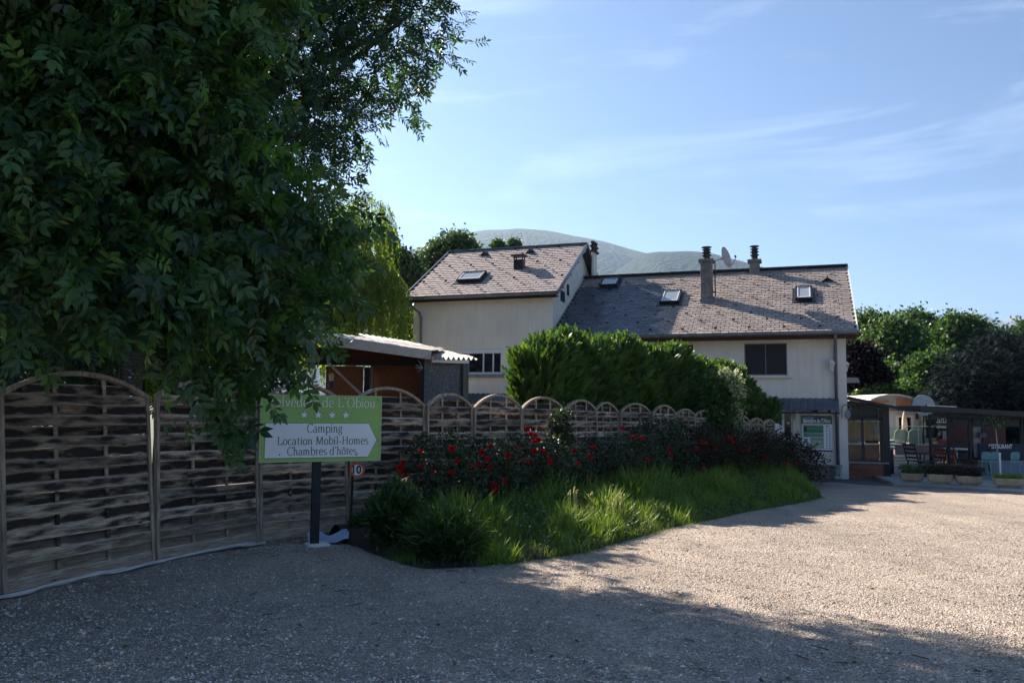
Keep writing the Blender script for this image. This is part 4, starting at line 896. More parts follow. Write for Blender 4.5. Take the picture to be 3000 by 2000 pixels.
# two wall lanterns
def lantern(px, py, lab, ym, armdir):
    c = Lp(px, py, ym); fr = HM @ Matrix.Translation(c)
    t = thing('wall_lantern', lab, 'lantern', fr, 'white carriage lanterns at the house corner'); h = .0
    m = MB(fr).lathe([(.055, -.13), (.10, .06), (.10, .075), (.0, .075)], n=6); m.build('glass_body', glassmat('lantern_glass', (.9, .9, .85), .5), t)
    m = MB(fr).lathe([(.03, -.17), (.058, -.15), (.058, -.13)], n=6)
    for k in range(6):
        q = k * math.pi / 3; m.bar((.056 * math.cos(q), .056 * math.sin(q), -.13), (.102 * math.cos(q), .102 * math.sin(q), .07), .014, .014)
    m.lathe([(.125, .07), (.12, .085), (.06, .15), (.02, .17), (.018, .21), (.0, .22)], n=6); m.build('cage', M['white_paint'], t)
    e = Vector(armdir); MB(fr).tube([(0, 0, -.17), (0, 0, -.23), e * .5 + Vector((0, 0, -.27)), e + Vector((0, 0, -.24))], .012, 6).build('arm', M['white_paint'], t)
lantern(2436, 1070, 'white carriage lantern on the facade left of the downpipe', -.22, (.16, .20, 0))
lantern(2477, 1073, 'white carriage lantern sticking out past the house corner', .5, (-.2, 0, 0))
a = Lp(2487, 1114, .9); t = thing('awning_cassette', 'pale flat panel on the side of the house above the veranda', 'panel', HM @ Matrix.Translation(a))
MB(HM).prism([(.01, a.z + .09), (.46, a.z + .08), (.53, a.z - .09), (.01, a.z - .09)], 'y', .5, .95).build('panel', M['concrete'], t, bevel=.01); MB(HM).tube([(.01, .7, a.z + .15), (.12, .7, a.z + .15)], .05, 8).build('mount', M['pvc'], t)
# dish beside the door
def dish(c, nrm, r, lab, mt_, back=True, armdir=None, depth=.18, nm='satellite_dish'):
    c = Vector(c); nrm = Vector(nrm).normalized(); u = Vector((0, 0, 1)); x = u.cross(nrm).normalized(); y = nrm.cross(x); fr = Matrix((x, y, nrm)).transposed().to_4x4(); fr.translation = c
    t = thing(nm, lab, 'satellite dish', Matrix.Translation(c)); pr = [(r * i / 8, depth * r * (i / 8) ** 2 * 1.2) for i in range(9)]
    m = MB(fr).lathe([(max(.001, a), b) for a, b in pr] + [(r * 1.02, depth * r * 1.2 + .012), (r * .98, depth * r * 1.2 + .014)], n=32); m.build('reflector', mt_, t, smooth=True)
    m = MB(fr)
    m.tube([(0, -r * .55, .10 * r), (0, -r * .9, r * .55), (0, -r * .25, r * 1.15)], .012, 6); m.tube([(0, -r * .28, r * 1.1), (0, -r * .12, r * 1.02)], .035, 8); m.build('feed_arm', M['dark_metal'], t)
    return t, fr
dc = D(2272, 1262, 25.3); t, fr = dish(dc, (.25, .8, .15), 21 * 25.3 / FOC, 'grey satellite dish seen from behind beside the end of the fence', M['white_paint'])
MB().bar((dc.x, dc.y - .05, gzf(dc.x, dc.y) - .02), (dc.x, dc.y - .05, dc.z), .045, .045).build('mast', M['dark_metal'], t)
m = MB(fr); R2 = 21 * 25.3 / FOC
for q in (30, 150, 265): m.bar((0, 0, -.01), (R2 * .97 * math.cos(R_(q)), R2 * .97 * math.sin(R_(q)), .12 * R2), .03, .02)
m.build('brace', M['black'], t)
# dish on the tall chimney
hc = HM @ Vector((c1.x + .62, c1.y + .1, Lp(2095, 756, c1.y).z)); t, fr = dish(hc, HM.to_3x3() @ Vector((.93, -.30, .22)), .40, 'satellite dish on a mast beside the taller chimney', mat('dish_beige', (.42, .37, .33), (.36, .32, .28), 4, .6))
cm = HM @ Vector((c1.x + w1 + .10, c1.y, z1 - 1.25)); MB().tube([cm, (cm.x, cm.y, hc.z - .1), hc], .022, 8).build('mast', M['dark_metal'], t)
MB().bar(HM @ Vector((c1.x + w1, c1.y, z1 - .4)), (cm.x, cm.y, z1 + HC.z - .4), .03, .03).bar(HM @ Vector((c1.x + w1, c1.y, z1 - 1.1)), (cm.x, cm.y, z1 + HC.z - 1.1), .03, .03).build('clamp', M['dark_metal'], t)
# urn and handrail, white bins behind roses
a = Lp(2451, 1402, -.35); t = thing('garden_urn', 'stone urn on a foot standing at the base of the downpipe', 'urn', HM @ Matrix.Translation((a.x, -.35, a.z)))
MB(HM).lathe([(.13, 0), (.13, .04), (.07, .07), (.06, .11), (.10, .17), (.14, .28), (.17, .38), (.20, .40), (.20, .43), (.16, .43), (.14, .36)], (a.x, -.35, a.z), 20).build('bowl', M['concrete'], t, smooth=True)
a = [Lp(2256, 1277, -.75), Lp(2284, 1277, -.75), Lp(2328, 1299, -.75), Lp(2349, 1320, -.75), Lp(2344, 1330, -.75)]
t = thing('handrail', 'white bent tube handrail of the entrance steps', 'handrail', HM @ Matrix.Translation((a[1].x, -.75, -.3)))
MB(HM).tube(a, .022, 8).build('rail', M['pvc'], t, smooth=True)
MB(HM).tube([(a[0].x + .05, -.75, a[0].z), (a[0].x + .05, -.75, -.02)], .02, 8).tube([(a[2].x, -.75, a[2].z), (a[2].x, -.75, -.02)], .02, 8).build('upright', M['pvc'], t)
MB(HM).box(a[0].x - .3, a[2].x + .25, -1.0, -.902, -.35, .0).build('step', M['concrete'], t)
a = Lp(2265, 1294, -1.0); t = thing('parked_scooter_crate', 'white crate with dark contents behind the last rose bush', 'crate', HM @ Matrix.Translation((a.x, -1, a.z))); t.name = 'white_crate'; PM['white_crate'] = HM @ Matrix.Translation((a.x, -1, a.z))
MB(HM).box(a.x - .24, a.x + .24, -1.45, -1.10, a.z - .16, a.z + .20).build('crate_body', M['pvc'], t, bevel=.01); m = MB(HM)
for k in range(3): m.box(a.x - .16 + k * .12, a.x - .08 + k * .12, -1.456, -1.451, a.z - .05, a.z + .10)
m.build('opening', M['black'], t); MB(HM).box(a.x - .2, a.x + .2, -1.4, -1.15, -.5, a.z - .162).build('stand', M['dark_metal'], t)

# ------------------------------------------------------------------ shed with corrugated roof
sp = D(1243, 1050, 17.0)
shed = thing('garden_shed', 'open garden shed with orange chipboard walls and pale sheet roof behind the fence', 'shed', Matrix.Translation((-2.6, 17.4, -.3)))
xl, xr = D(905, 1100, 17.0).x, D(1243, 1100, 17.0).x; zf = gzf(-2, 17)
z0s, z1s = D(1085, 1075, 18.6).z, D(1085, 1029, 17).z
bx0 = D(1085, 1100, 18.6).x
for (pa, pb_, t0) in ((955, 1064, 1072), (1086, 1236, 1071)):
    u, v = D(pa, 1100, 18.6).x, D(pb_, 1100, 18.6).x
    MB().box(u, v, 18.6, 18.63, zf, D(pa, t0, 18.6).z).build('chipboard_wall', M['osb'], shed)
    MB().box(u, v, 18.56, 18.598, D(pa, t0 + 12, 18.6).z, D(pa, t0, 18.6).z).build('rail', M['osb'], shed)
MB().box(xl - .3, xr - .02, 18.64, 18.68, D(1085, 1070, 18.6).z + .08, D(1000, 1018, 18.6).z).build('gable_board', M['brown_wood'], shed)
MB().bar((xl - .3, 18.50, D(900, 1062, 18.5).z), (xr, 18.50, D(1236, 1066, 18.5).z), .10, .10).build('beam', M['dark_metal'], shed)
for pa, pb_ in ((1068, 1085), (1088, 1094), (1232, 1244)):
    u, v = D(pa, 1100, 18.45).x, D(pb_, 1100, 18.45).x; MB().box(u, v, 18.40, 18.50, zf, D(pa, 1068, 18.45).z - .06).build('post', M['dark_metal'] if pa != 1088 else M['zinc'], shed)
gy0 = 17.3; gx_a, gx_b = D(1243, 1100, gy0).x, D(1351, 1100, gy0 + .25).x
m = MB(); ztL, ztR = D(1243, 1046, gy0).z, D(1351, 1050, gy0).z
m.add([(gx_a, gy0, zf), (gx_b, gy0 + .2, zf), (gx_b, gy0 + .2, ztR), (gx_a, gy0, ztL), (gx_a, gy0 + .05, zf), (gx_b, gy0 + .25, zf), (gx_b, gy0 + .25, ztR), (gx_a, gy0 + .05, ztL)], [(0, 1, 2, 3), (4, 7, 6, 5), (0, 4, 5, 1), (3, 2, 6, 7), (0, 3, 7, 4), (1, 5, 6, 2)])
m.build('grey_board_wall', M['osb_grey'], shed)
MB().box(gx_b + .002, gx_b + .05, gy0 + .16, gy0 + 2.4, zf, ztR + .02).build('end_wall', M['dark_metal'], shed); MB().box(gx_a - .09, gx_a - .002, gy0 + .02, gy0 + .10, zf, ztL).build('post', M['dark_metal'], shed)
# smooth white sheet roof with fascia over the open bay
A0, A1 = D(905, 998, 16.6), D(1262, 1047, 16.6); B0, B1 = D(935, 985, 18.9), D(1150, 1000, 19.2)
A0t = A0 + Vector((0, 0, .0)); 
m = MB(); n = 24
top = []; 
for i in range(n + 1):
    t_ = i / n; f0 = A0.lerp(A1, t_) + Vector((0, 0, .15)); f1 = Vector((f0.x + .05, 19.3, f0.z + .24)); w_ = .012 * (1 if i % 2 else -1); top += [f0 + Vector((0, 0, w_ * .3)), f1 + Vector((0, 0, w_))]
m.add(top, [(2*i, 2*i+2, 2*i+3, 2*i+1) for i in range(n)]); o = m.build('roof_sheet', M['sheet'], shed); s_ = o.modifiers.new('thickness', 'SOLIDIFY'); s_.thickness = .02
MB().bar(A0 + Vector((0, 0, .045)), A1 + Vector((0, 0, .045)), .035, .17).build('fascia', M['fascia'], shed)
# corrugated sheets of the far bay: waves run down to the right
P0_, P1_ = D(1050, 984, 19.5), D(1398, 1048, 17.2)          # upper left back, lower right front corner
m = MB(); nu, nv = 12, 84; v_ = []; 
fA, fB = D(1265, 1049, 17.0), D(1398, 1050, 17.6); bA, bB = D(1050, 982, 21.0), D(1200, 1005, 23.0)
for i in range(nu + 1):
    for j in range(nv + 1):
        s_, q = i / nu, j / nv; p = (fA.lerp(fB, q)).lerp(bA.lerp(bB, q), s_); v_.append(p + Vector((0, 0, .035 * math.sin(q * 9 * 2 * math.pi) + (.02 if s_ > .5 else 0) + .01 * math.sin(i * 2.3))))
m.add(v_, [(i*(nv+1)+j, i*(nv+1)+j+1, (i+1)*(nv+1)+j+1, (i+1)*(nv+1)+j) for i in range(nu) for j in range(nv)])
o = m.build('corrugated_sheet', M['sheet'], shed); s_ = o.modifiers.new('thickness', 'SOLIDIFY'); s_.thickness = .014
MB().bar(D(1265, 1056, 17.1), D(1372, 1060, 17.5), .06, .07).build('rafter', M['plaster_white'], shed)
t = thing('slanting_pole', 'thin slanting pole leaning across the orange shed wall', 'pole', D(1067, 1160, 15.5)); MB().tube([D(962, 1062, 17.6), D(1066, 1162, 15.2)], .022, 6).build('pole', M['zinc'], t)
c = D(971, 1102, 18.2); t = thing('hanging_lamp', 'small pale lamp hanging inside the orange shed', 'lamp', c); MB().lathe([(.05, -.10), (.06, .04), (.03, .06), (.01, .08)], c, 12).build('shade', M['beige'], t); MB().tube([c + Vector((0, 0, .07)), c + Vector((0, 0, .5))], .006, 5).build('cord', M['black'], t); MB().lathe([(.05, -.26), (.05, -.11)], c, 12).build('socket', mat('blue_socket', (.03, .04, .14), None, 4, .5), t)
c = D(1238, 1078, 17.1); t = thing('branched_antler_hook', 'bare forked twig fixed at the shed corner post', 'twig', c); t.name = 'dry_twig'; PM['dry_twig'] = Matrix.Translation(c)
m = MB()
for px, py in ((1224, 1053), (1217, 1067), (1216, 1077), (1222, 1090), (1228, 1058)): m.tube([c, D(px, py, 17.0)], [.014, .005], 5)
m.build('twig', M['zinc'], t)

# ------------------------------------------------------------------ terrace, veranda, kiosk, holiday home
TZ = -.33
def st(o): o['kind'] = 'structure'; return o
kp = [Gp(2322, 1409), Gp(2480, 1416), Gp(2620, 1424), Gp(2780, 1433), Gp(2900, 1440), Gp(3000, 1447)]
kp = [Vector((p.x, p.y, 0)) for p in kp]; dd = (kp[-1] - kp[-2]).normalized(); kp.append(kp[-1] + dd * 8)
m = MB(); n = len(kp); bk = [Vector((p.x * 1.2 + 3, 47, 0)) for p in kp]
m.add([(p.x, p.y, TZ) for p in kp[2:]] + [(p.x, p.y, TZ) for p in bk[2:]], [(i, i+1, i+1+n-2, i+n-2) for i in range(n-3)])
q_ = kp[2]; m.add([(q_.x, q_.y, TZ), (bk[2].x, 47, TZ), (bk[2].x, 47, -.7), (q_.x, q_.y, -.7)], [(0, 1, 2, 3)])
st(m.build('terrace', M['concrete']))
m = MB(); l0 = [(p.x, p.y, gzf(p.x, min(p.y, 27)) + .012) for p in kp[:3]]; m.add(l0 + [(kp[2].x + 1, 28, -.47), (kp[1].x + .3, 28, -.47), (kp[0].x + .1, 28, -.47)], [(0, 1, 4, 5), (1, 2, 3, 4)])
st(m.build('pavement', M['asphalt']))
m = MB(); m.add([(kp[2].x + .3, kp[2].y - .02, -.49), (40, 27.0, -.49), (60, 49, -.49), (kp[2].x + .3, 49, -.49)], [(0, 1, 2, 3)])
for i in range(2, n - 1):
    a, b = kp[i], kp[i+1]; L_ = (b - a).length; k = max(1, round(L_ / 1.0)); d = (b - a) / L_; nrm = Vector((d.y, -d.x, 0))
    if nrm.y > 0: nrm = -nrm
    for j in range(k):
        p, q = a + d * (L_ * j / k + .006), a + d * (L_ * (j + 1) / k - .006); p = p + nrm * .075; q = q + nrm * .075
        MB().bar((p.x, p.y, TZ - .13), (q.x, q.y, TZ - .13), .15, .30).build('kerb_stone', M['concrete'], None, 'structure')
# veranda (frame: house axes, front face a little behind the facade)
vy = .15
def V_(px, py, y=vy): return Lp(px, py, y)
va = V_(2482, 1400); vb = V_(2601, 1400)
ver = thing('glass_veranda', 'black framed glass veranda with brick base and cream curtains at the house end', 'veranda', HM @ Matrix.Translation((va.x, vy, -.1)))
bt = V_(2540, 1357).z; b0 = V_(2540, 1402).z; x0, x1 = V_(2480, 1380).x, V_(2603, 1380).x
MB(HM).box(x0, x1 - .002, vy + .012, vy + .24, b0 - .2, bt).build('brick_core', M['mortar'], ver)
bh_ = (bt - b0) / 6; bl = .235
for r_ in range(6):
    x = x0 - (bl / 2 if r_ % 2 else 0)
    while x < x1 - .02:
        u, v = max(x + .005, x0), min(x + bl - .005, x1)
        if v - u > .03:
            q = MB().box(-.5, .5, 0, 1, 0, 1) if 'brickmesh' not in globals() else None
            if q is not None: brickmesh = q.mesh('brick'); brickmesh.materials.append(M['brick'])
            link('brick', brickmesh, None, ver, HM @ Matrix.Translation(((u + v) / 2, vy + random.uniform(-.004, .003), b0 + r_ * bh_ + .004)) @ Matrix.Diagonal((v - u, .02, bh_ - .010, 1)))
        x += bl
MB(HM).box(x0 - .02, x1 + .03, vy - .03, vy + .26, bt + .002, bt + .05).build('coping', M['concrete'], ver)
fz = V_(2500, 1226).z; postw = .10
zrL, zrR = V_(2472, 1163).z, V_(2622, 1190).z
m = MB(HM); 
def vbar(pa, pb_, w_=.07, d_=.08, y=vy + .1):
    a, b = Lp(*pa, y), Lp(*pb_, y); m.bar(a, b, d_, w_)
vbar((2480, 1227), (2590, 1227), .10); vbar((2478, 1350), (2590, 1352), .08)
for px, w_, pt in ((2483, .08, 1170), (2529, .07, 1175), (2582, .07, 1182)):
    a = Lp(px, 1350, vy + .1); m.box(a.x - w_/2, a.x + w_/2, vy + .06, vy + .14, bt + .05, Lp(px, pt, vy + .1).z)
m.bar((x0, vy + .1, Lp(2480, 1178, vy + .1).z), (x1, vy + .1, Lp(2590, 1193, vy + .1).z), .09, .10)
m.build('frame', M['dark_metal'], ver)
a = Lp(2600, 1400, vy); m = MB(HM).box(a.x - .09, a.x + .10, vy - .02, vy + .28, b0 - .1, Lp(2600, 1190, vy).z); m.build('post', M['dark_metal'], ver, bevel=.01)
for pa, pb_ in ((2487, 2526), (2533, 2578)):
    u, v = Lp(pa, 1300, vy + .1).x, Lp(pb_, 1300, vy + .1).x
    MB(HM).box(u, v, vy + .095, vy + .105, bt + .1, fz - .06).build('pane', M['glass'], ver)
    z1_, z2_ = Lp(pa, 1180, vy + .1).z - .07, Lp(pb_, 1187, vy + .1).z - .07
    MB(HM).add([(u, vy + .1, fz + .06), (v, vy + .1, fz + .06), (v, vy + .1, z2_), (u, vy + .1, z1_)], [(0, 1, 2, 3)]).build('pane', M['glass'], ver)
# lean-to roof
ov = .35
for dz_, nm, mt_, th_ in ((0, 'roof', M['dark_metal'], .09),):
    a, b = Lp(2466, 1160, vy - ov), Lp(2628, 1190, vy - ov)
    m = MB(HM); m.add([(a.x + .2, vy - ov, a.z), (b.x, vy - ov, b.z), (b.x, 1.7, b.z), (a.x + .2, 1.7, a.z), (a.x + .2, vy - ov, a.z - th_), (b.x, vy - ov, b.z - th_), (b.x, 1.7, b.z - th_), (a.x + .2, 1.7, a.z - th_)], [(0,1,2,3), (4,7,6,5), (0,4,5,1), (1,5,6,2), (2,6,7,3), (3,7,4,0)])
    m.build(nm, mt_, ver)
MB(HM).tube([(b.x + .04, vy - ov, b.z - .06), (b.x + .04, 1.7, b.z - .06)], .06, 8).build('gutter', M['dark_metal'], ver)
m = MB(HM)
for y in (1.5,): m.box(x1 - .1, x1, y, y + .08, bt - .6, b.z - .1)
m.build('rear_posts', M['dark_metal'], ver)
def curtain(px0, px1, pt, pb_, y, nm='curtain'):
    a, b = Lp(px0, pt, y), Lp(px1, pb_, y); m = MB(HM); nq = 70; v = []
    for i in range(nq + 1):
        t_ = i / nq; x = a.x + (b.x - a.x) * t_; w_ = .05 * math.sin(t_ * 34) + .03 * math.sin(t_ * 61 + 1)
        v += [(x, y + w_, a.z - .025 * abs(math.sin(t_ * 11))), (x, y + w_ * 1.4, b.z)]
    m.add(v, [(2*i, 2*i+1, 2*i+3, 2*i+2) for i in range(nq)]); return m.build(nm, M['curtain_cream'], ver)
curtain(2484, 2527, 1232, 1296, .75); curtain(2530, 2576, 1231, 1294, .75)
MB(HM).box(x0, x1 - .2, .70, .74, Lp(2530, 1297, .72).z - 1.3, Lp(2530, 1297, .72).z - .04).build('counter', M['black'], ver)
MB(HM).box(x0, x1 - .2, .72, .76, Lp(2530, 1226, .72).z, Lp(2530, 1196, .72).z + .1).build('upper_screen', M['dark_metal'], ver)
for k, (px, c_) in enumerate(((2500, 'concrete'), (2515, 'white_paint'), (2548, 'maroon'), (2562, 'maroon'))):
    a = Lp(px, 1296, .5); MB(HM).box(a.x - .12, a.x + .12, .42, .58, a.z - .02, a.z + .06).build('tableware', M[c_], ver)
MB(HM).box(x0 + .02, x1 - .3, .40, .62, Lp(2530, 1302, .5).z - .03, Lp(2530, 1302, .5).z).build('bar_top', M['concrete'], ver)
a = Lp(2566, 1240, vy + .05); MB(HM).box(a.x - .07, a.x + .08, vy + .03, vy + .045, Lp(2566, 1265, vy).z, a.z).build('paper_notice', mat('notice', (.30, .27, .24), (.12, .11, .10), 30, .8), ver)
# round hanging sign on a scroll bracket
a = Lp(2484, 1213, vy - .3); t = thing('hanging_sign', 'round metal hanging sign on a curled bracket at the veranda corner', 'sign', HM @ Matrix.Translation(a))
MB(HM).disc(a, (0, -1, 0), .085, 20, .03, ry=.15).build('disc', M['zinc'], t); m = MB(HM)
m.tube([(a.x - .17, a.y, a.z - .12)] + [(a.x - .04 + .13 * math.cos(R_(q)), a.y, a.z + .19 + .12 * math.sin(R_(q))) for q in range(190, -40, -25)], .016, 6); m.bar((a.x - .17, a.y, a.z + .1), (a.x - .17, vy, a.z + .1), .03, .03); m.build('bracket', M['zinc'], t)

# holiday home: white with an arched gable
HY = 36.0
def Q(px, py, Y=HY): return D(px, py, Y)
def rect(px0, px1, pt, pb_, Y, th=.05, fr=None, zb=None):
    a, b = D(px0, pt, Y), D(px1, pb_, Y); m = MB(); return m.box(a.x, b.x, Y, Y + th, b.z if zb is None else zb, a.z)
hh = thing('holiday_home', 'white holiday chalet with arched roof gable and orange brown panel', 'chalet', Q(2660, 1330))
wl, wr = Q(2590, 1300).x, Q(2790, 1300).x; wt = Q(2650, 1196).z; wb = -.5
w0, w1_, w2_, w3_ = Q(2632, 1222), Q(2671, 1268), Q(2711, 1222), Q(2750, 1290)
mwl = wall_open(wl, wr, wb, wt, HY, HY + .15, [(w0.x, w1_.x, w1_.z, w0.z), (w2_.x, w3_.x, w1_.z - .2, w0.z)], Matrix.Identity(4)); mwl.build('wall', M['pvc'] if 0 else mat('chalet_wall', (.52, .55, .60), (.46, .49, .54), 3, .7), hh)
MB().box(wl, wr, HY + .16, HY + 6, wb, wt).build('body', M['black'], hh)
for aa, bb in ((w0, w1_), (w2_, w3_)):
    w = MB().box(aa.x - .10, bb.x + .10, HY - .03, HY - .002, aa.z + .002, aa.z + .10).box(aa.x - .10, aa.x - .002, HY - .03, HY - .002, w1_.z - .1, aa.z).box(bb.x + .002, bb.x + .10, HY - .03, HY - .002, w1_.z - .1, aa.z).build('window', M['pvc'], hh)
    MB().box(aa.x, bb.x, HY + .06, HY + .08, w1_.z - .2, aa.z).build('pane', M['glass_dark'], w)
a = Q(2682, 1217); MB().lathe([(.05, -.16), (.06, .04), (.03, .10)], (a.x, HY - .12, a.z), 8).build('wall_lamp', M['dark_metal'], hh)
# arched gable
ac = [Q(2548, 1172), Q(2570, 1163), Q(2600, 1158), Q(2630, 1158), Q(2660, 1164), Q(2690, 1175), Q(2720, 1190)]
ac = [D(p_[0], p_[1], HY - .5) for p_ in ((2548, 1172), (2570, 1163), (2600, 1157.5), (2630, 1157.5), (2660, 1163), (2690, 1174), (2722, 1193))]
base = D(2548, 1200, HY - .5).z
m = MB(); m.prism([(p.x, p.z) for p in ac] + [(ac[-1].x, base), (ac[0].x, base)], 'y', HY - .5, HY - .35); m.build('gable_board', mat('gable_grey', (.40, .39, .37), (.34, .33, .31), 3, .8), hh)
m = MB(); tp = [(p.x, p.z) for p in ac]; m.prism([(x, z + .05) for x, z in tp] + [(x, z) for x, z in tp[::-1]], 'y', HY - .62, HY + 6); m.build('roof', M['plaster_white'], hh)
q0, q1_ = D(2626, 1166, HY - .52), D(2684, 1192, HY - .52)
MB().prism([(q0.x, q0.z), (D(2655, 1170, HY).x * (HY-.52)/HY, D(2655, 1170, HY-.52).z), (q1_.x, D(2684, 1182, HY - .52).z), (q1_.x, q1_.z), (q0.x, D(2626, 1190, HY-.52).z)], 'y', HY - .55, HY - .505).build('orange_panel', M['orange_panel'], hh)
MB().box(q0.x - 1.5, q0.x - .35, HY - .54, HY - .505, D(2626, 1180, HY).z, D(2626, 1173, HY).z).build('orange_strip', M['orange_panel'], hh)
# low deck front and steps
dk = thing('deck_wall', 'mauve brown low wall of the raised deck before the chalet', 'wall', D(2680, 1330, 33))
rect(2622, 2735, 1303, 1332, 33.0, 1.8).build('wall_body', M['mauve'], dk); rect(2620, 2737, 1300, 1304, 32.95, 1.9).build('coping', M['beige'], dk)
sp_ = thing('entrance_steps', 'beige stone steps in sunlight beside the veranda', 'steps', D(2655, 1370, 30))
for k in range(4): rect(2616, 2694 - k * 4, 1336 + k * 9, 1345.0 + k * 9 - .4, 31.6 - k * .5, .8, zb=-.45).build('step', M['beige'], sp_)
# glass balustrade
gbY = 31.9; gbal = thing('glass_balustrade', 'greenish glass balustrade with white top rail in front of the chalet', 'balustrade', D(2670, 1300, gbY))
rect(2604, 2737, 1246.5, 1249.5, gbY, .06).build('top_rail', M['pvc'], gbal)
for pa, pb_ in ((2606, 2638), (2640, 2690), (2692, 2735)): rect(pa, pb_, 1250.5, 1302, gbY + .02, .012).build('glass_panel', M['glass_green'], gbal)
# two pale chairs and a table behind the glass
def chair(mt4, lab, mtl, grp, arms=True, slats=0, seat_h=.45, w=.5, back_h=.42, name='chair', cat='chair', legr=.018, stretcher=0):
    t = thing(name, lab, cat, mt4, grp); h = w / 2
    MB(mt4).box(-h, h, -h, h * .9, seat_h - .035, seat_h).build('seat', mtl, t, bevel=.01)
    if slats:
        [MB(mt4).bar((sx * (h - .02), h * .9, seat_h), (sx * (h - .02), h + .10, seat_h + back_h), .04, .03).build('back_post', mtl, t) for sx in (-1, 1)]
        for k in range(slats):
            z = seat_h + back_h * (k + .7) / slats; y = h * .9 + (.1 + h*.1) * (z - seat_h) / back_h
            MB(mt4).box(-h + .042, h - .042, y - .01, y + .012, z - .03, z + .03).build('back_slat', mtl, t)
    else:
        pr = [(-h * .80, 0), (-h, back_h * .35), (-h * .92, back_h * .85), (-h * .6, back_h), (h * .6, back_h), (h * .92, back_h * .85), (h, back_h * .35), (h * .80, 0)]
        f2 = mt4 @ Matrix.Translation((0, h * .85, seat_h + .08)) @ Matrix.Rotation(R_(-10), 4, 'X'); MB(f2).prism(pr, 'y', 0, .025).build('backrest', mtl, t)
        MB(mt4).bar((-h * .7, h * .82, seat_h - .02), (-h * .72, h * .9, seat_h + .14), .03, .03).bar((h * .7, h * .82, seat_h - .02), (h * .72, h * .9, seat_h + .14), .03, .03).build('back_support', mtl, t)
    for sx in (-1, 1):
        for sy in (-1, 1): MB(mt4).bar((sx * h * .86, sy * h * .8, seat_h - .036), (sx * h * (1.0), sy * h * 1.0, 0), legr * 2, legr * 2).build('leg', mtl, t)
        if arms: MB(mt4).bar((sx * h, -h * .8, seat_h + .22), (sx * h, h * .9, seat_h + .24), .05, .03).bar((sx * h, -h * .8, seat_h - .02), (sx * h, -h * .8, seat_h + .205), .03, .03).build('armrest', mtl, t)
    if stretcher:
        m = MB(mt4)
        for sx in (-1, 1): m.bar((sx * h * .95, -h * .92, stretcher), (sx * h * .95, h * .92, stretcher), .022, .022)
        m.bar((-h * .95, -h * .92, stretcher + .02), (h * .95, -h * .92, stretcher + .02), .022, .022); m.build('footrest', mtl, t)
    return t
def at(px, py, Y, rz=0, z=None, s=1): p = D(px, py, Y); return Matrix.Translation((p.x, p.y, p.z if z is None else z)) @ Matrix.Rotation(R_(rz), 4, 'Z') @ Matrix.Diagonal((s, s, s, 1))
chair(at(2628, 1338, 33.6, 185), 'pale garden armchair behind the glass, nearer the veranda', M['beige'], 'pale armchairs behind the glass balustrade', w=.58, back_h=.6)
chair(at(2675, 1338, 33.6, 175), 'pale garden armchair behind the glass, nearer the kiosk', M['beige'], 'pale armchairs behind the glass balustrade', w=.58, back_h=.6)
ps = thing('closed_parasol', 'closed cream parasol standing between the two pale armchairs', 'parasol', D(2652, 1300, 33.9))
p = D(2652, 1300, 33.9); MB().lathe([(.06, .3), (.12, .5), (.10, 1.0), (.05, 1.25), (.01, 1.35)], p, 10).build('canopy', M['beige'], ps, smooth=True); MB().tube([p, p + Vector((0, 0, .35))], .025, 6).build('pole', M['pvc'], ps)
dc = D(2704, 1188, 33.0); t, fr = dish(dc, (-.2, -1, .2), 30 * 33 / FOC, 'large pale dish standing above the dark kiosk roof', mat('dish_pale', (.50, .48, .45), (.42, .41, .40), 3, .6), nm='satellite_dish'); MB().bar((dc.x, dc.y + .05, -.4), (dc.x, dc.y + .05, dc.z), .06, .06).build('mast', M['dark_metal'], t)
# kiosk
KY = 27.0
def K(px, py, Y=KY): return D(px, py, Y)
kio = thing('restaurant_kiosk', 'dark restaurant kiosk with black posts and open windows under a low roof', 'kiosk', Matrix.Translation((K(2800, 1400).x, KY, TZ)))
a, b = K(2696, 1188, KY - .5), K(3060, 1208, KY - .5); zk0, zk1 = a.z, b.z
m = MB().add([(a.x, KY - .5, zk0), (b.x, KY - .5, zk1), (b.x, KY + 1.6, zk1), (a.x, KY + 1.6, zk0)] + [(a.x, KY - .5, zk0 - .16), (b.x, KY - .5, zk1 - .16), (b.x, KY + 1.6, zk1 - .16), (a.x, KY + 1.6, zk0 - .16)], [(0,1,2,3), (4,7,6,5), (0,4,5,1), (1,5,6,2), (2,6,7,3), (3,7,4,0)])
m.build('roof', M['dark_metal'], kio)
c_ = K(2826, 1197, KY - .53); MB().bar((a.x + .2, KY - .53, zk0 + .012), (K(2777, 1190, KY).x, KY - .53, K(2777, 1192, KY-.53).z + .01), .03, .022).build('roof_trim', M['pvc'], kio)
for px0, px1, tp_ in ((2724, 2733, 1213), (2777, 2788, 1213), (2838, 2850, 1213), (2876, 2884, 1216), (2992, 3004, 1216)):
    rect(px0, px1, tp_, 1400, KY, .12, zb=TZ).build('post', M['black'], kio)
rect(2724, 3010, 1212, 1226, KY + .02, .08).build('lintel', M['black'], kio)
rect(2790, 2838, 1227, 1248, KY + .02, .06).build('upper_panel', M['black'], kio); rect(2851, 2876, 1227, 1248, KY + .02, .06).build('upper_panel', M['black'], kio); rect(2885, 2992, 1227, 1250, KY + .6, .06).build('upper_panel', M['black'], kio)
rect(2733, 2777, 1245, 1247, KY + .04, .03).build('rail', M['zinc'], kio); rect(2733, 2777, 1302, 1312, KY + .03, .05).build('mid_panel', M['dark_metal'], kio); rect(2788, 2838, 1299, 1312, KY + .03, .05).build('mid_panel', M['black'], kio)
rect(2734, 2777, 1215, 1244.5, KY + .05, .01).build('glass_sign', M['glass'], kio)
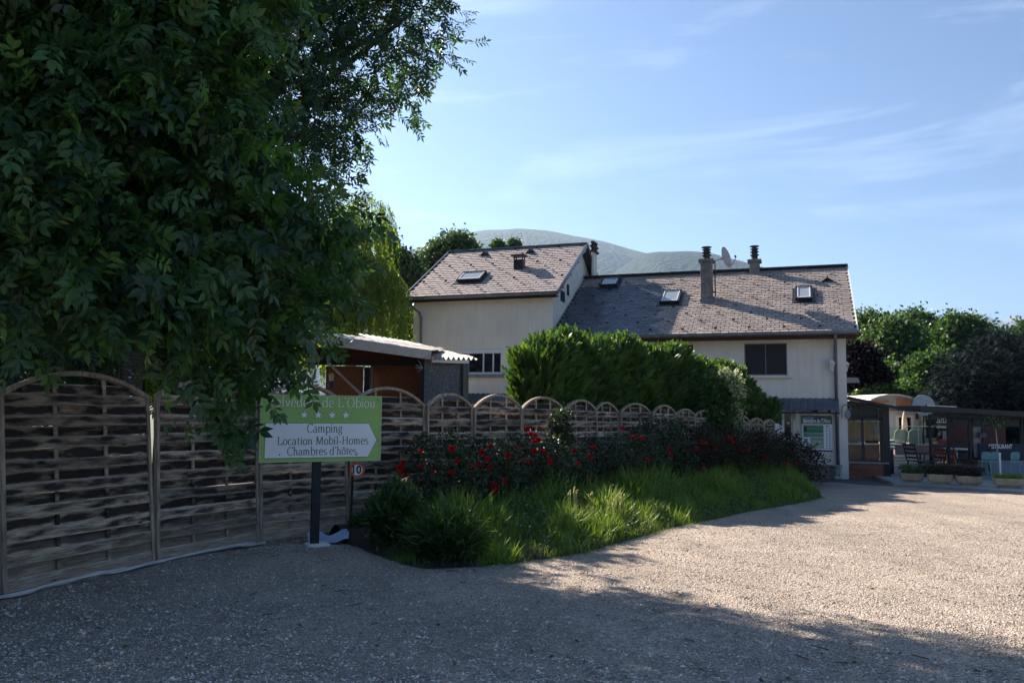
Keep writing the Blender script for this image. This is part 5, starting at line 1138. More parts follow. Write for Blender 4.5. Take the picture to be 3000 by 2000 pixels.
text_obj('LEGL', .30, M['pvc'], Matrix.Translation(K(2758, 1230, KY + .03)) @ Matrix.Rotation(R_(90), 4, 'X') @ Matrix.Diagonal((-1, 1, 1, 1)), kio, .0005, .1, width=.33)
MB().box(K(2884, 1, KY).x, K(3060, 1, KY).x, KY + 3.2, KY + 3.3, TZ, 1.3).build('back_wall', M['brown_wood'], kio)
rect(2851, 2878, 1250, 1340, KY + .05, .05).build('door_panel', M['render_grey'], kio)
rect(2865, 2898, 1266, 1282, KY - .14, .03).build('menu_board', M['black'], kio)
for i, (w_, pxm) in enumerate(((14, 2881), (24, 2882), (18, 2880))):
    t_ = text_obj(['menu', 'du jour', 'glaces'][i], .09, M['concrete'], Matrix.Translation(K(pxm, 1269.5 + i * 4.2, KY - .15)) @ Matrix.Rotation(R_(90), 4, 'X'), kio, .0004, width=w_ * KY / FOC)
rect(2868, 3010, 1298, 1345, KY - .08, .05).build('banner', mat('banner', (.012, .018, .035), None, 3, .6), kio)
text_obj('RESTAURANT', .2, M['pvc'], Matrix.Translation(K(2931, 1308, KY - .10)) @ Matrix.Rotation(R_(90), 4, 'X'), kio, .0006, .2, width=70 * KY / FOC, bold=.004)
rect(2868, 3010, 1347, 1404, KY - .06, .06).build('lower_wall', mat('kiosk_grey', (.22, .24, .27), (.18, .20, .23), 4, .8), kio)
# things seen through it
bwll = thing('beige_wall', 'beige garden wall seen through the middle kiosk window', 'wall', D(2810, 1300, 34)); rect(2778, 2850, 1240, 1378, 37, .3).build('wall_body', mat('wall_warm', (.62, .55, .42), (.55, .48, .36), 2, .9), bwll)
t = thing('notice_sheet', 'white paper notices inside the kiosk window', 'notice', K(2770, 1280, KY + .5)); rect(2762, 2777, 1262, 1286, KY + .5, .01).build('sheet', mat('paper', (.45, .43, .40), (.3, .28, .26), 20, .8), t)
t = thing('wall_lamp', 'small white lamp under the kiosk glass sign', 'lamp', K(2760, 1250, KY + .3)); rect(2746, 2776, 1247.5, 1254, KY + .3, .1).build('fitting', M['white_paint'], t)
t = thing('red_cooler', 'red cooler box on the kiosk counter', 'box', K(2770, 1300, KY + .6)); rect(2761, 2778, 1287, 1301, KY + .6, .3).build('cooler_body', M['red_plastic'], t)
t = thing('kiosk_counter', 'dark curved counter front behind the planters', 'counter', Matrix.Translation((K(2770, 1400, 26).x, 26, TZ)))
m = MB(); a, b = K(2697, 1365, 26.0), K(2876, 1367, 26.0); n = 18; v = []
for i in range(n + 1):
    q = i / n; x = a.x + (b.x - a.x) * q; y = 26.2 - .5 * math.sin(math.pi * q); v += [(x, y, TZ), (x, y, a.z)]
m.add(v, [(2*i, 2*i+1, 2*i+3, 2*i+2) for i in range(n)]); m.build('counter_front', M['black'], t)
m = MB(); v = []
for i in range(n + 1):
    q = i / n; x = a.x + (b.x - a.x) * q; y = 26.2 - .5 * math.sin(math.pi * q); v += [(x, y - .05, a.z), (x, 26.9, a.z), (x, y - .05, a.z + .03), (x, 26.9, a.z + .03)]
m.add(v, [(4*i+2, 4*i+3, 4*i+7, 4*i+6) for i in range(n)] + [(4*i, 4*i+2, 4*i+6, 4*i+4) for i in range(n)]); m.build('counter_top', M['maroon'], t)
def onT(px, Y): return D(px, 1390, Y).x
def put(px, Y, rz, s=1): return Matrix.Translation((onT(px, Y), Y, TZ)) @ Matrix.Rotation(R_(rz), 4, 'Z') @ Matrix.Diagonal((s, s, s, 1))
chair(put(2697, 27.2, 100), 'dark maroon slatted wooden armchair at the kiosk entrance', M['maroon'], None, slats=4, w=.62, back_h=.55)
chair(put(2732, 27.4, -80), 'dark maroon slatted wooden armchair under the kiosk glass', M['maroon'], None, slats=4, w=.58, back_h=.5)
chair(Matrix.Translation((0, 0, .10)) @ put(2763, 28.2, 10, .9), 'bright red plastic chair inside the kiosk', M['red_plastic'], None, slats=0, w=.55, back_h=.42)
chair(Matrix.Translation((0, 0, .12)) @ put(2772, 28.9, 25, .9), 'yellow slatted chair next to the red chair in the kiosk', M['yellow'], None, slats=5, w=.5, back_h=.5)
chair(put(2860, 26.9, -60), 'maroon chair at the right end of the dark counter', M['maroon'], None, slats=4, w=.6, back_h=.5)
chair(put(2828, 28.5, 60), 'black armchair in front of the beige wall', M['black'], None, slats=3, w=.55, back_h=.5)
t = thing('round_table', 'small white round table before the beige wall', 'table', Matrix.Translation((onT(2805, 29.5), 29.5, TZ)))
p = Vector((onT(2805, 29.5), 29.5, TZ)); MB().lathe([(.45, .72), (.45, .75), (.0, .75)], p, 24).build('tabletop', M['pvc'], t); MB().tube([p, p + Vector((0, 0, .72))], .03, 8).build('leg', M['pvc'], t); MB().lathe([(.25, 0), (.22, .03), (.03, .04)], p, 16).build('foot', M['zinc'], t)
for px, rz, lab in ((2886, 170, 'turquoise metal bar stool, left one of the close pair'), (2908, 185, 'turquoise metal bar stool, right one of the close pair'), (2968, 178, 'turquoise metal bar stool standing alone above the last planter')):
    chair(put(px, 25.2, rz, .78), lab, M['teal'], 'turquoise bar stools at the restaurant wall', arms=False, seat_h=.72, w=.36, back_h=.30, name='bar_stool', cat='bar stool', legr=.012, stretcher=.25)
t = thing('white_post', 'thin white post between the turquoise bar stools', 'post', put(2931, 24.9, 0)); p = Vector((onT(2931, 24.9), 24.9, TZ)); MB().tube([p, p + Vector((0, 0, .80))], .03, 10).lathe([(.045, .80), (.03, .83), (0, .84)], p, 10).build('tube', M['pvc'], t)
t = thing('teal_crates', 'stacked turquoise glasses on a dark stand beside the veranda post', 'stand', D(2611, 1385, 27.2)); rect(2606, 2620, 1316, 1400, 27.2, .3, zb=TZ).build('stand', M['black'], t)
for k in range(3): rect(2608, 2622, 1291 + k * 9, 1298 + k * 9, 27.1, .3).build('glass_row', M['teal'], t)
t.name = 'glass_stand'; PM['glass_stand'] = PM.get('teal_crates')
# thin pale sapling before the kiosk
t = thing('thin_sapling', 'thin sapling with a pale stem before the dark kiosk', 'tree', Matrix.Translation((onT(2922, 25.6), 25.6, TZ)))
p = Vector((onT(2922, 25.6), 25.6, TZ)); s0 = K(2922, 1305, 25.6); MB().tube([p, s0, K(2919, 1275, 25.6), K(2917, 1255, 25.6)], [.016, .014, .012, .006], 8).build('trunk', M['beige'], t, smooth=True)
P, d = crown_leaves([(K(2915, 1238, 25.6).x, 25.6, K(2915, 1238, 25.6).z, .45, .4, .20)], 24, 3, .05, .9); tv, tf = leaflet(.28)
batch('crown', tv, tf, P, frames(d, roll=rng.normal(0, .6, len(P))), rng.uniform(.07, .12, len(P)), M['leaf_birch'], t, 'stuff')
# planters
def planter(px0, px1, ptop, pbot, lab, plant, mtp=None):
    c = Zp((px0 + px1) / 2, pbot, TZ); W_ = (px1 - px0) * c.y / FOC; Hh = (pbot - ptop) * c.y / FOC * .96
    ang_ = math.atan2(kp[4].y - kp[3].y, kp[4].x - kp[3].x) * .45
    fr = Matrix.Translation((c.x, c.y + W_ * .22, TZ)) @ Matrix.Rotation(ang_, 4, 'Z'); t = thing('planter', lab, 'planter', fr, 'concrete planters along the terrace kerb')
    h, dpt = W_ / 2, W_ * .22; m = MB(fr); lv = []
    prf = [(.0, .62, .6), (.12, .66, .66), (.30, .90, .92), (.42, .96, .96), (1.0, 1.0, 1.0)]
    for z, a_, b_ in prf: lv.append([(x * h * a_, y * dpt * b_, z * Hh) for x, y in ((-1, -.75), (-.9, -1), (.9, -1), (1, -.75), (1, .75), (.9, 1), (-.9, 1), (-1, .75))])
    lv.append([(x * .92, y * .88, Hh) for x, y, _ in lv[-1]]); lv.append([(x, y, Hh - .05) for x, y, _ in lv[-1]])
    vs_ = sum(lv, []); m.add(vs_, [(i*8+k, i*8+(k+1) % 8, (i+1)*8+(k+1) % 8, (i+1)*8+k) for i in range(len(lv)-1) for k in range(8)] + [tuple(range(7, -1, -1)), tuple(range(len(vs_)-8, len(vs_)))])
    m.build('trough', M['planter'], t)
    pt = thing('planter_plant', plant[0], 'plant', fr @ Matrix.Translation((0, 0, Hh - .05)), 'plants in the concrete planters'); N = plant[2]
    P = np.stack([rng.uniform(-.85, .85, N) * h, rng.uniform(-.75, .75, N) * dpt, np.full(N, Hh - .06)], -1); up_ = np.stack([rng.normal(0, .45, N), rng.normal(0, .45, N), np.ones(N)], -1)
    Fm = np.array(fr); P = P @ Fm[:3, :3].T + Fm[:3, 3]
    if plant[1] == 'grass': batch('blades', *blade_t, P, frames(up_, roll=rng.uniform(0, 6.3, N)), rng.uniform(.12, .24, N), M['grass'], pt, 'stuff')
    else:
        L_ = rng.uniform(.06, .30, N); up_ = norm(up_); P = P + up_ * L_[:, None]; tv, tf = leaflet(.28); batch('foliage', tv, tf, P, frames(norm(up_ + rng.normal(0, .6, up_.shape)), roll=rng.uniform(0, 6, N)), rng.uniform(.05, .09, N), M['leaf_rose_red'] if plant[1] == 'red' else M['leaf_birch'], pt, 'stuff')
blade_t = (np.array([(-.022, 0, 0), (.022, 0, 0), (.016, .55, .05), (-.016, .55, .05), (0, 1, .22), (0, 1, .22)]), np.array([(0, 1, 2, 3), (3, 2, 5, 4)]))
planter(2647, 2711, 1386, 1413, 'tan concrete planter at the left, before the beige steps', ('low dark plant in the planter before the beige steps', 'green', 500))
planter(2728, 2796, 1389, 1419, 'tan concrete planter below the round counter', ('feathery plant in the planter below the round counter', 'red', 700))
planter(2812, 2884, 1394, 1423, 'tan concrete planter left of the bar stools', ('reddish feathery plant in the planter left of the bar stools', 'red', 700))
planter(2926, 3006, 1401, 1430, 'yellowish planter at the right edge, under the lone stool', ('short green grass in the planter at the right edge', 'grass', 1200))

# ------------------------------------------------------------------ vegetation
def seg_dist_side(): pass
FP = np.array(fp)
def fence_at(t):
    """t in fence index units -> point"""
    i = np.clip(np.floor(t).astype(int), 0, len(FP) - 2); u = (t - i)[:, None]; return FP[i] * (1 - u) + FP[i + 1] * u
# edge of the planted bank (on the gravel side)
ek = [Gp(1010, 1598), Gp(1060, 1625), Gp(1150, 1650), Gp(1230, 1668), Gp(1400, 1662), Gp(1560, 1638), Gp(1720, 1618), Gp(1900, 1562), Gp(2100, 1518), Gp(2300, 1478), Gp(2405, 1460), Gp(2385, 1444), Gp(2330, 1424)]
EK = np.array([(p.x, p.y) for p in ek]); fk = np.array([3.75, 4.15, 4.9, 5.6, 6.9, 7.9, 9.0, 10.6, 12.6, 14.9, 16.3, 17.1, 17.9])
el = np.concatenate([[0], np.cumsum(np.linalg.norm(np.diff(EK, axis=0), axis=1))]); el /= el[-1]
def bank(u, v):
    """u along 0..1, v from the gravel edge 0 to the fence 1"""
    e = np.stack([np.interp(u, el, EK[:, 0]), np.interp(u, el, EK[:, 1])], -1); f = fence_at(np.interp(u, el, fk)); return e * (1 - v[:, None]) + f * v[:, None]
# soil of the bank
nu, nv = 60, 10; uu, vv = np.meshgrid(np.linspace(0, 1, nu), np.linspace(0, 1, nv)); P2 = bank(uu.ravel(), vv.ravel())
zz = gz(P2[:, 0], P2[:, 1]) + .012 + .22 * np.sin(np.clip(vv.ravel(), 0, 1) * math.pi) ** 1.2
me = bpy.data.meshes.new('planting_bed'); idx = np.arange(nu * nv).reshape(nv, nu)
me.from_pydata(np.stack([P2[:, 0], P2[:, 1], zz], -1).tolist(), [], np.stack([idx[:-1, :-1], idx[:-1, 1:], idx[1:, 1:], idx[1:, :-1]], -1).reshape(-1, 4).tolist()); me.shade_smooth()
link('planting_bed', me, M['soil'], None, None, 'structure')
def bedz(P, v): return gz(P[:, 0], P[:, 1]) + .22 * np.sin(np.clip(v, 0, 1) * math.pi) ** 1.2
def blades(n, hmin, hmax, mt_, nm, urange=(0, 1), vpow=1.0, wid=.022, bend=.22, clump=None, kind='stuff', edge=False):
    u = rng.uniform(*urange, n); v = rng.random(n) ** vpow * .68
    if edge: v = rng.normal(.0, .035, n)
    if clump:
        cu = rng.uniform(*urange, clump); cv = rng.random(clump) * .75; k = rng.integers(0, clump, n); u = cu[k] + rng.normal(0, .010, n); v = np.clip(cv[k] + rng.normal(0, .05, n), .0, .85)
    u = np.clip(u, 0, 1); P = bank(u, v); patch = .5 + .5 * np.sin(P[:, 0] * 2.3 + 1.3 * np.sin(P[:, 1] * 1.9)) * np.sin(P[:, 1] * 2.1 + P[:, 0]); z = bedz(P, v); P = np.concatenate([P, z[:, None] - .02], 1)
    hh_ = rng.uniform(hmin, hmax, n) * (.55 + .75 * np.clip(v, 0, .6) / .6) * (1 + .25 * np.sin(u * 60) * np.sin(v * 9 + u * 31)) * (1 - .12 * u) * (.55 + .6 * patch) * np.clip((u - .03) / .10, .15, 1)
    d = np.stack([rng.normal(0, .28, n), rng.normal(0, .28, n), np.ones(n)], -1); tv = blade_t[0].copy(); tv[:, 0] *= wid / .022; tv[:, 2] *= bend / .22
    return batch(nm, tv, blade_t[1], P, frames(d, roll=rng.uniform(0, 6.3, n)), hh_, mt_, None, kind)
def lab(o, label, cat): return setp(o, label, cat)
lab(blades(46000, .16, .38, M['grass'], 'grass', vpow=1.0, urange=(.05, 1)), 'tall bright green grass growing along the foot of the rose bed', 'grass')
lab(blades(34000, .28, .56, M['grass'], 'grass_tufts', urange=(.07, 1), clump=240, wid=.026, bend=.40), 'denser tufts of long grass leaning over the gravel edge', 'grass')
lab(blades(8000, .05, .20, M['grass'], 'edge_weeds', edge=True), 'short weeds along the edge of the gravel', 'grass')
# broad leaved weeds between the grass
n = 16000; u = rng.uniform(.06, 1, n); v = rng.random(n) * .75; ok = np.sin(u * 47) * np.sin(v * 11 + u * 23) > -.1; u, v = u[ok], v[ok]; n = len(u)
P = bank(u, v); P = np.concatenate([P, (bedz(P, v) + rng.uniform(.02, .36, n) * (1 - .3 * u) * (.4 + v))[:, None]], 1); tv, tf = leaflet(.26, .04, .2)
lab(batch('weeds', tv, tf, P, frames(np.stack([rng.normal(0, .8, n), rng.normal(0, .8, n), rng.uniform(.1, 1.2, n)], -1), roll=rng.normal(0, .6, n)), rng.uniform(.04, .10, n), M['lavender'], None, 'stuff'), 'low leafy weeds mixed into the grass of the rose bed', 'weeds')
# leafy plant clumps
def clump(cx, cy, r, h, n, label, mt_, name='leafy_clump', cat='plant', lw=.13, ls=(.10, .20)):
    z = gzf(cx, cy); t = thing(name, label, cat, Vector((cx, cy, z)))
    a = rng.uniform(0, 6.283, n); q = np.sqrt(rng.random(n)); P0 = np.stack([cx + q * .35 * r * np.cos(a), cy + q * .35 * r * np.sin(a), np.full(n, z)], -1)
    tip = np.stack([cx + q * r * np.cos(a), cy + q * r * np.sin(a), z + h * (1 - .45 * q ** 2) * rng.uniform(.8, 1.08, n)], -1); s = rng.random(n) ** .6; P = P0 + (tip - P0) * s[:, None] + rng.normal(0, .03, (n, 3))
    P[:, 2] = np.maximum(P[:, 2], z + .02)
    d = norm(norm(tip - P0) + rng.normal(0, .5, (n, 3))); tv, tf = leaflet(lw, .03, .25)
    batch('foliage', tv, tf, P, frames(d, roll=rng.normal(0, .8, n)), rng.uniform(*ls, n), mt_, t, 'stuff')
    m = MB()
    for i in range(26): m.tube([P0[i], (Vector(P0[i]) + Vector(tip[i])) / 2 + Vector((0, 0, .05)), tip[i]], [.007, .005, .003], 4)
    m.build('stalk', M['stem'], t, 'stuff'); return t
g = Gp(1135, 1630); clump(g.x + .05, g.y + .42, .37, .84, 5200, 'rounded dark green leafy clump at the left end of the rose bed', M['lavender'])
g = Gp(1300, 1660); clump(g.x, g.y + .35, .46, .58, 2600, 'bright grassy clump with yellow poppies before the first roses', M['lavender'], lw=.05, ls=(.14, .28))
g = Gp(1080, 1590); clump(g.x - .02, g.y + .25, .28, .35, 1200, 'small low clump beside the white cloth', M['lavender'])
# poppies
def flower(px, py, Y, mt_, label, r=.035):
    c = D(px, py, Y); t = thing('poppy', label, 'flower', Vector((c.x, c.y, gzf(c.x, c.y))), 'yellow poppies in the grass')
    MB().tube([(c.x, c.y, gzf(c.x, c.y)), c], .004, 5).build('stalk', M['stem'], t); m = MB()
    for k in range(5):
        q = k * 1.257; e = Vector((math.cos(q), math.sin(q), .5)); s_ = Vector((-math.sin(q), math.cos(q), 0)); m.add([c, c + e * r * .6 + s_ * r * .6, c + e * r * 1.1, c + e * r * .6 - s_ * r * .6], [(0, 1, 2, 3)])
    m.build('petals', mt_, t)
flower(1347, 1527, 10.6, M['petal_yellow'], 'orange yellow poppy, left one of the near pair'); flower(1389, 1532, 10.7, M['petal_yellow'], 'orange yellow poppy, right one of the near pair'); flower(1690, 1437, 13.3, M['petal_yellow'], 'small yellow poppy further along the grass', .028)
# straw coloured seed stalks that catch the sun
t = thing('seed_stalks', 'pale yellow seed stalks standing out of the grass in the sun', 'plant', Vector((D(1800, 1500, 13.2).x, 13.2, gzf(2, 13)))); m = MB()
for i in range(34):
    px, py = random.choice(((1800, 1465), (1812, 1455), (1790, 1480), (1760, 1475), (1725, 1460), (1680, 1445))); p = D(px + random.gauss(0, 9), py + random.gauss(0, 9), 13.2 + random.gauss(0, .15)); b = Vector((p.x + random.gauss(0, .05), p.y, gzf(p.x, p.y) + .1))
    m.tube([b, p], .004, 4); m.tube([p, p + Vector((random.gauss(.01, .015), 0, .04))], .010, 5)
m.build('stalks', mat('straw', (.62, .56, .20), (.5, .45, .15), 9, .7), t, 'stuff')

# rose bushes
BL = []
for x, y in ((1195,610),(1395,590),(1055,720),(1090,765),(1135,832),(1197,705),(1277,738),(1395,748),(1430,670),(1575,693),(1595,615),(1650,575),(1520,700),(1530,735),(1650,712),(1680,840),(1765,640),(1740,800),(1072,688),(1063,812)): BL.append((700 + x / 2.24, 1050 + y / 2.24))
for x, y in ((330,355),(322,345),(345,385),(375,390),(395,420),(370,430),(260,480),(25,505),(80,465),(195,525),(220,530),(220,575),(280,555),(345,570),(310,550),(420,490),(440,505),(470,545),(485,530),(475,570),(540,575),(630,492),(660,578),(735,533),(760,470),(745,668),(950,345),(1000,400),(1035,405),(1075,408),(1110,550),(1262,487),(1268,540),(1340,612),(1470,440),(1498,443),(1545,445),(1570,478),(1445,480),(1485,610),(1545,665),(1655,410),(1678,435),(1710,475),(1742,482),(1775,485),(1885,540),(1882,525),(2025,583),(2092,565),(1365,497),(365,495),(100,720),(120,730),(110,750),(82,600),(60,545)): BL.append((1400 + x / 2.24, 1100 + y / 2.24))
fm = []
for k in range(3):
    m = MB(); r = random.Random(k)
    for ring, (n_, tilt_, L_) in enumerate(((5, .35, 1.0), (5, .75, .95), (4, 1.15, .75), (3, 1.4, .5))):
        for j in range(n_):
            q = 6.283 * j / n_ + ring * .6 + r.uniform(-.2, .2); e = Vector((math.cos(q) * math.cos(tilt_), math.sin(q) * math.cos(tilt_), math.sin(tilt_))); s_ = Vector((-math.sin(q), math.cos(q), 0)); b_ = Vector((0, 0, -.25))
            m.add([b_, b_ + e * L_ * .7 + s_ * .55 * L_, b_ + e * L_ * 1.15 + Vector((0, 0, -.05)), b_ + e * L_ * .7 - s_ * .55 * L_, b_ + e * L_ * .8 + Vector((0, 0, -.12))], [(0, 1, 4), (1, 2, 4), (2, 3, 4), (3, 0, 4)])
    me = m.mesh('rose_bloom'); me.materials.append(M['petal']); fm.append(me)
RB = [  # fence index, distance from the fence, radius, height, red-leafed, label
 (4.75, .75, .55, 1.20, 0, 'rose bush with large red blooms next to the speed sign'), (5.45, .85, .60, 1.10, 0, 'rose bush with red blooms under the second arch past the sign'),
 (6.55, .80, .65, 1.15, 0, 'rose bush with scattered red blooms left of the tall cane'), (7.25, .70, .50, 1.62, 0, 'tallest rose bush whose long cane of red blooms crosses the fence'),
 (8.2, .85, .62, 1.15, 0, 'rose bush with red blooms just right of the tall cane'), (9.1, .80, .65, 1.12, 0, 'dark rose bush with few blooms before the wavy panel'),
 (10.3, .80, .70, 1.50, 0, 'dark rose bush reaching half way up the fence'), (11.4, .85, .75, 1.35, 1, 'reddish rose bush with two stacked blooms in the middle of the row'),
 (12.6, .90, .75, 1.30, 1, 'reddish rose bush before the hedge middle'), (13.9, .95, .80, 1.28, 1, 'reddish rose bush under the shrub with cream flowers'),
 (15.3, 1.0, .85, 1.20, 1, 'wide reddish rose bush near the end of the fence'), (16.5, 1.0, .75, 1.0, 1, 'reddish rose bush second from the house'), (17.4, 1.0, .66, .82, 1, 'last rose bush, spilling out toward the doorstep')]
bushes = []
for fi, off, r, h, red, lb in RB:
    i = int(min(fi, 17)); a, b = Vector((*fp[i], 0)), Vector((*fp[i+1], 0)); p = a.lerp(b, fi - i); ex = (b - a).normalized(); nf_ = Vector((ex.y, -ex.x, 0)); c = p + nf_ * off
    if fi > 17.5: c = c + Vector((.12, -.1, 0))
    h *= 1.12; z = gzf(c.x, c.y) + .15; t = thing('rose_bush', lb, 'rose bush', Vector((c.x, c.y, z)), 'red flowering rose bushes along the fence')
    m = MB(); tips = []
    for k in range(16):
        q = random.uniform(0, 6.283); rr2 = r * random.uniform(.3, 1); tp = Vector((c.x + rr2 * math.cos(q), c.y + rr2 * math.sin(q) * .8, z + h * random.uniform(.6, 1))); tips.append(tp)
        m.tube([(c.x + random.gauss(0, .08), c.y + random.gauss(0, .08), z - .2), Vector((c.x, c.y, z)).lerp(tp, .55) + Vector((0, 0, .1)), tp], [.012, .008, .004], 5)
    m.build('cane', M['stem'], t, 'stuff')
    n = int(2600 * r / .6 * (h / 1.1)); q = rng.uniform(0, 6.283, n); s_ = rng.random(n) ** .45; w_ = rng.random(n)
    prof = .45 + .75 * np.sin(np.clip(w_, 0, 1) * 2.4 + .45)
    if fi == 7.25: prof = np.where(w_ > .62, .30, prof)
    P = np.stack([c.x + np.cos(q) * s_ * r * prof, c.y + np.sin(q) * s_ * r * prof * .8, z + w_ * h], -1) + rng.normal(0, .05, (n, 3)) + .06 * np.sin(np.stack([w_ * 20, q * 5, q * 4], -1))
    d = np.stack([np.cos(q), np.sin(q), rng.normal(0, .5, n)], -1) + rng.normal(0, .5, (n, 3)); tv, tf = leaflet(.33, .04, .15)
    batch('foliage', tv, tf, P, frames(norm(d), roll=rng.normal(0, .7, n)), rng.uniform(.045, .085, n), M['leaf_rose_red'] if red else M['leaf_rose'], t, 'stuff')
    bushes.append((t, c, r, h, z))
for px, py in BL:
    best = None
    for bt_ in bushes:
        t, c, r, h, z = bt_; d_ = D(px, py, c.y - r * .72); e_ = abs(d_.x - c.x) / r + max(0, d_.z - (z + h)) * 2
        if best is None or e_ < best[0]: best = (e_, bt_, d_)
    _, (t, c, r, h, z), p = best; s_ = random.uniform(.042, .060) * (1.05 if p.y < 15 else 1.2)
    rt_ = Matrix.Rotation(random.uniform(.5, 1.4), 4, 'X') @ Matrix.Rotation(random.uniform(0, 6), 4, 'Z')
    link('rose_bloom', fm[random.randrange(3)], None, t, Matrix.Translation(p) @ Matrix.Rotation(random.uniform(-.6, .6), 4, 'Z') @ rt_ @ Matrix.Diagonal((s_, s_, s_, 1)))
# a long bare shoot leaning over the fence with leaves
# ------------------------------------------------------------------ conifer hedge behind the fence
hp = [(1572, 18.3, 2.75), (1610, 18.8, 3.00), (1670, 19.6, 3.12), (1740, 20.5, 3.10), (1800, 21.4, 3.14), (1880, 22.5, 3.14), (1960, 23.5, 3.10), (2050, 24.7, 2.92), (2130, 25.7, 2.66), (2180, 26.3, 2.32), (2222, 26.6, 1.85)]
HP = np.array([(D(a, 1200, b).x, b, c) for a, b, c in hp])
hl = np.concatenate([[0], np.cumsum(np.linalg.norm(np.diff(HP[:, :2], axis=0), axis=1))]); hL = hl[-1]
hd = thing('conifer_hedge', 'long dense conifer hedge with feathery tips behind the arched fence', 'hedge', Vector((4.0, 22.3, -.4)))
def hpt(s): return np.stack([np.interp(s, hl, HP[:, 0]), np.interp(s, hl, HP[:, 1])], -1), np.interp(s, hl, HP[:, 2])
def spray_t():
    """feathery upright conifer spray: narrow scale-leaf shoots fanned around a stalk"""
    V = []; Fc = []; b = 0; r = np.random.default_rng(5)
    for i in range(7):
        t = .15 + .12 * i; a = (-1) ** i * (.65 - .05 * i); L_ = .42 - .035 * i; x, y, z = math.sin(a), math.cos(a), r.normal(0, .3)
        q = np.array([0, t, 0]); e = q + np.array([x, y, z * .4]) * L_; w = .060; V += [q + [-w * y, w * x, 0], q + [w * y, -w * x, 0], e + [.006, 0, 0], (q + e) / 2 + [-w * y * 1.3, w * x * 1.3, .02]]; Fc.append((b, b+1, b+2, b+3)); b += 4
    V += [np.array(v, float) for v in ((-.03, 0, 0), (.03, 0, 0), (.012, 1.05, .02), (-.012, 1.05, .02))]; Fc.append((b, b+1, b+2, b+3)); return np.array(V), np.array(Fc)
n = 26000; s = rng.uniform(-.1, hL + .1, n); pc, top = hpt(s); tang = (hpt(np.clip(s + .1, 0, hL))[0] - hpt(np.clip(s - .1, 0, hL))[0]); tang = norm(tang); nor = np.stack([tang[:, 1], -tang[:, 0]], -1)
face = rng.random(n); th = .50
lump = .14 * np.sin(s * 2.1) + .10 * np.sin(s * 4.7 + 1) + .07 * np.sin(s * 11)
side = np.where(face < .45, 1.0, np.where(face < .60, -1.0, 0.0))
zz = np.where(side != 0, rng.random(n) ** .8, 1.0)
offn = np.where(side != 0, side * (th * (1 - .45 * zz ** 3) + .10 * np.sin(s * 3.3 + zz * 7) + .05 * np.sin(zz * 15 + s * 9)) * rng.uniform(.75, 1.0, n), rng.uniform(-.6, .6, n) * th)
topz = top + lump - .25 * np.abs(offn / th) ** 2 * (side == 0)
P = np.concatenate([pc + nor * offn[:, None], (-.45 + (topz + .45) * np.where(side != 0, zz * .97, 1.0) - np.where(side == 0, rng.random(n) * .25, 0))[:, None]], 1)
d = np.concatenate([nor * (np.where(side != 0, side * .55, rng.normal(0, .25, n)))[:, None], np.ones(n)[:, None] * np.where(side != 0, .75, 1.1)[:, None]], 1) + rng.normal(0, .28, (n, 3))
ends = rng.random(n) < .10; e0 = rng.random(n) < .55
a_ = rng.uniform(0, 6.283, n); P[ends, :2] = np.where(e0[ends, None], HP[0, :2], HP[-1, :2]) + np.stack([np.cos(a_), np.sin(a_)], -1)[ends] * th * .95 * rng.uniform(.7, 1.0, n)[ends, None]
zend = np.where(e0[ends], HP[0, 2], HP[-1, 2]); P[ends, 2] = -.4 + (zend + .4) * rng.random(ends.sum()) ** .8; d[ends, :2] = np.stack([np.cos(a_), np.sin(a_)], -1)[ends] * .5
tv, tf = spray_t(); batch('foliage', tv, tf, P, frames(norm(d), roll=rng.uniform(0, 6.3, n)), rng.uniform(.26, .48, n), M['thuja'], hd, 'stuff')
# longer leader shoots on top
n = 260; s = rng.uniform(0, hL, n); s = np.concatenate([s, rng.normal(1.35, .25, 26), rng.normal(2.6, .2, 14)]); n = len(s); s = np.clip(s, 0, hL); pc, top = hpt(s); sh = rng.uniform(.15, .42, n); sh[-40:] += .15; P = []; Dd = []
for k in range(n):
    o = rng.normal(0, .25, 2)
    for j in range(7): P.append((pc[k, 0] + o[0] * .6, pc[k, 1] + o[1] * .6, top[k] - .15 + sh[k] * j / 6)); Dd.append((rng.normal(0, .35 * (1 - j / 7)), rng.normal(0, .35 * (1 - j / 7)), 1))
P = np.array(P); batch('leader_shoots', tv, tf, P, frames(norm(np.array(Dd)), roll=rng.uniform(0, 6.3, len(P))), rng.uniform(.14, .26, len(P)), M['thuja'], hd, 'stuff')
# dense inner twigs so that no light passes
m = MB(); K_ = 30; v = []
for i in range(K_ + 1):
    s_ = hL * i / K_; pc, tp = hpt(np.array([s_])); pa, pb_ = hpt(np.array([max(0, s_ - .1)]))[0][0], hpt(np.array([min(hL, s_ + .1)]))[0][0]; tg = norm((pb_ - pa)[None])[0]; nr_ = np.array([tg[1], -tg[0]]); w_ = th * .72 * (1 if 0 < i < K_ else .5)
    for sg_, zq in ((-1, -.45), (-1, tp[0] * .75), (-.4, tp[0] - .28), (.4, tp[0] - .28), (1, tp[0] * .75), (1, -.45)):
        w2 = w_ * sg_; v.append((pc[0, 0] + nr_[0] * w2, pc[0, 1] + nr_[1] * w2, zq + random.uniform(-.05, .05)))
m.add(v, [(i*6+q, i*6+(q+1) % 6, (i+1)*6+(q+1) % 6, (i+1)*6+q) for i in range(K_) for q in range(6)] + [tuple(range(6)), tuple(K_*6+q for q in range(5, -1, -1))]); m.build('inner_twigs', mat('inner_green', (.030, .045, .015), (.015, .022, .010), 14, .9, bump=1, bscale=30), hd, 'stuff')
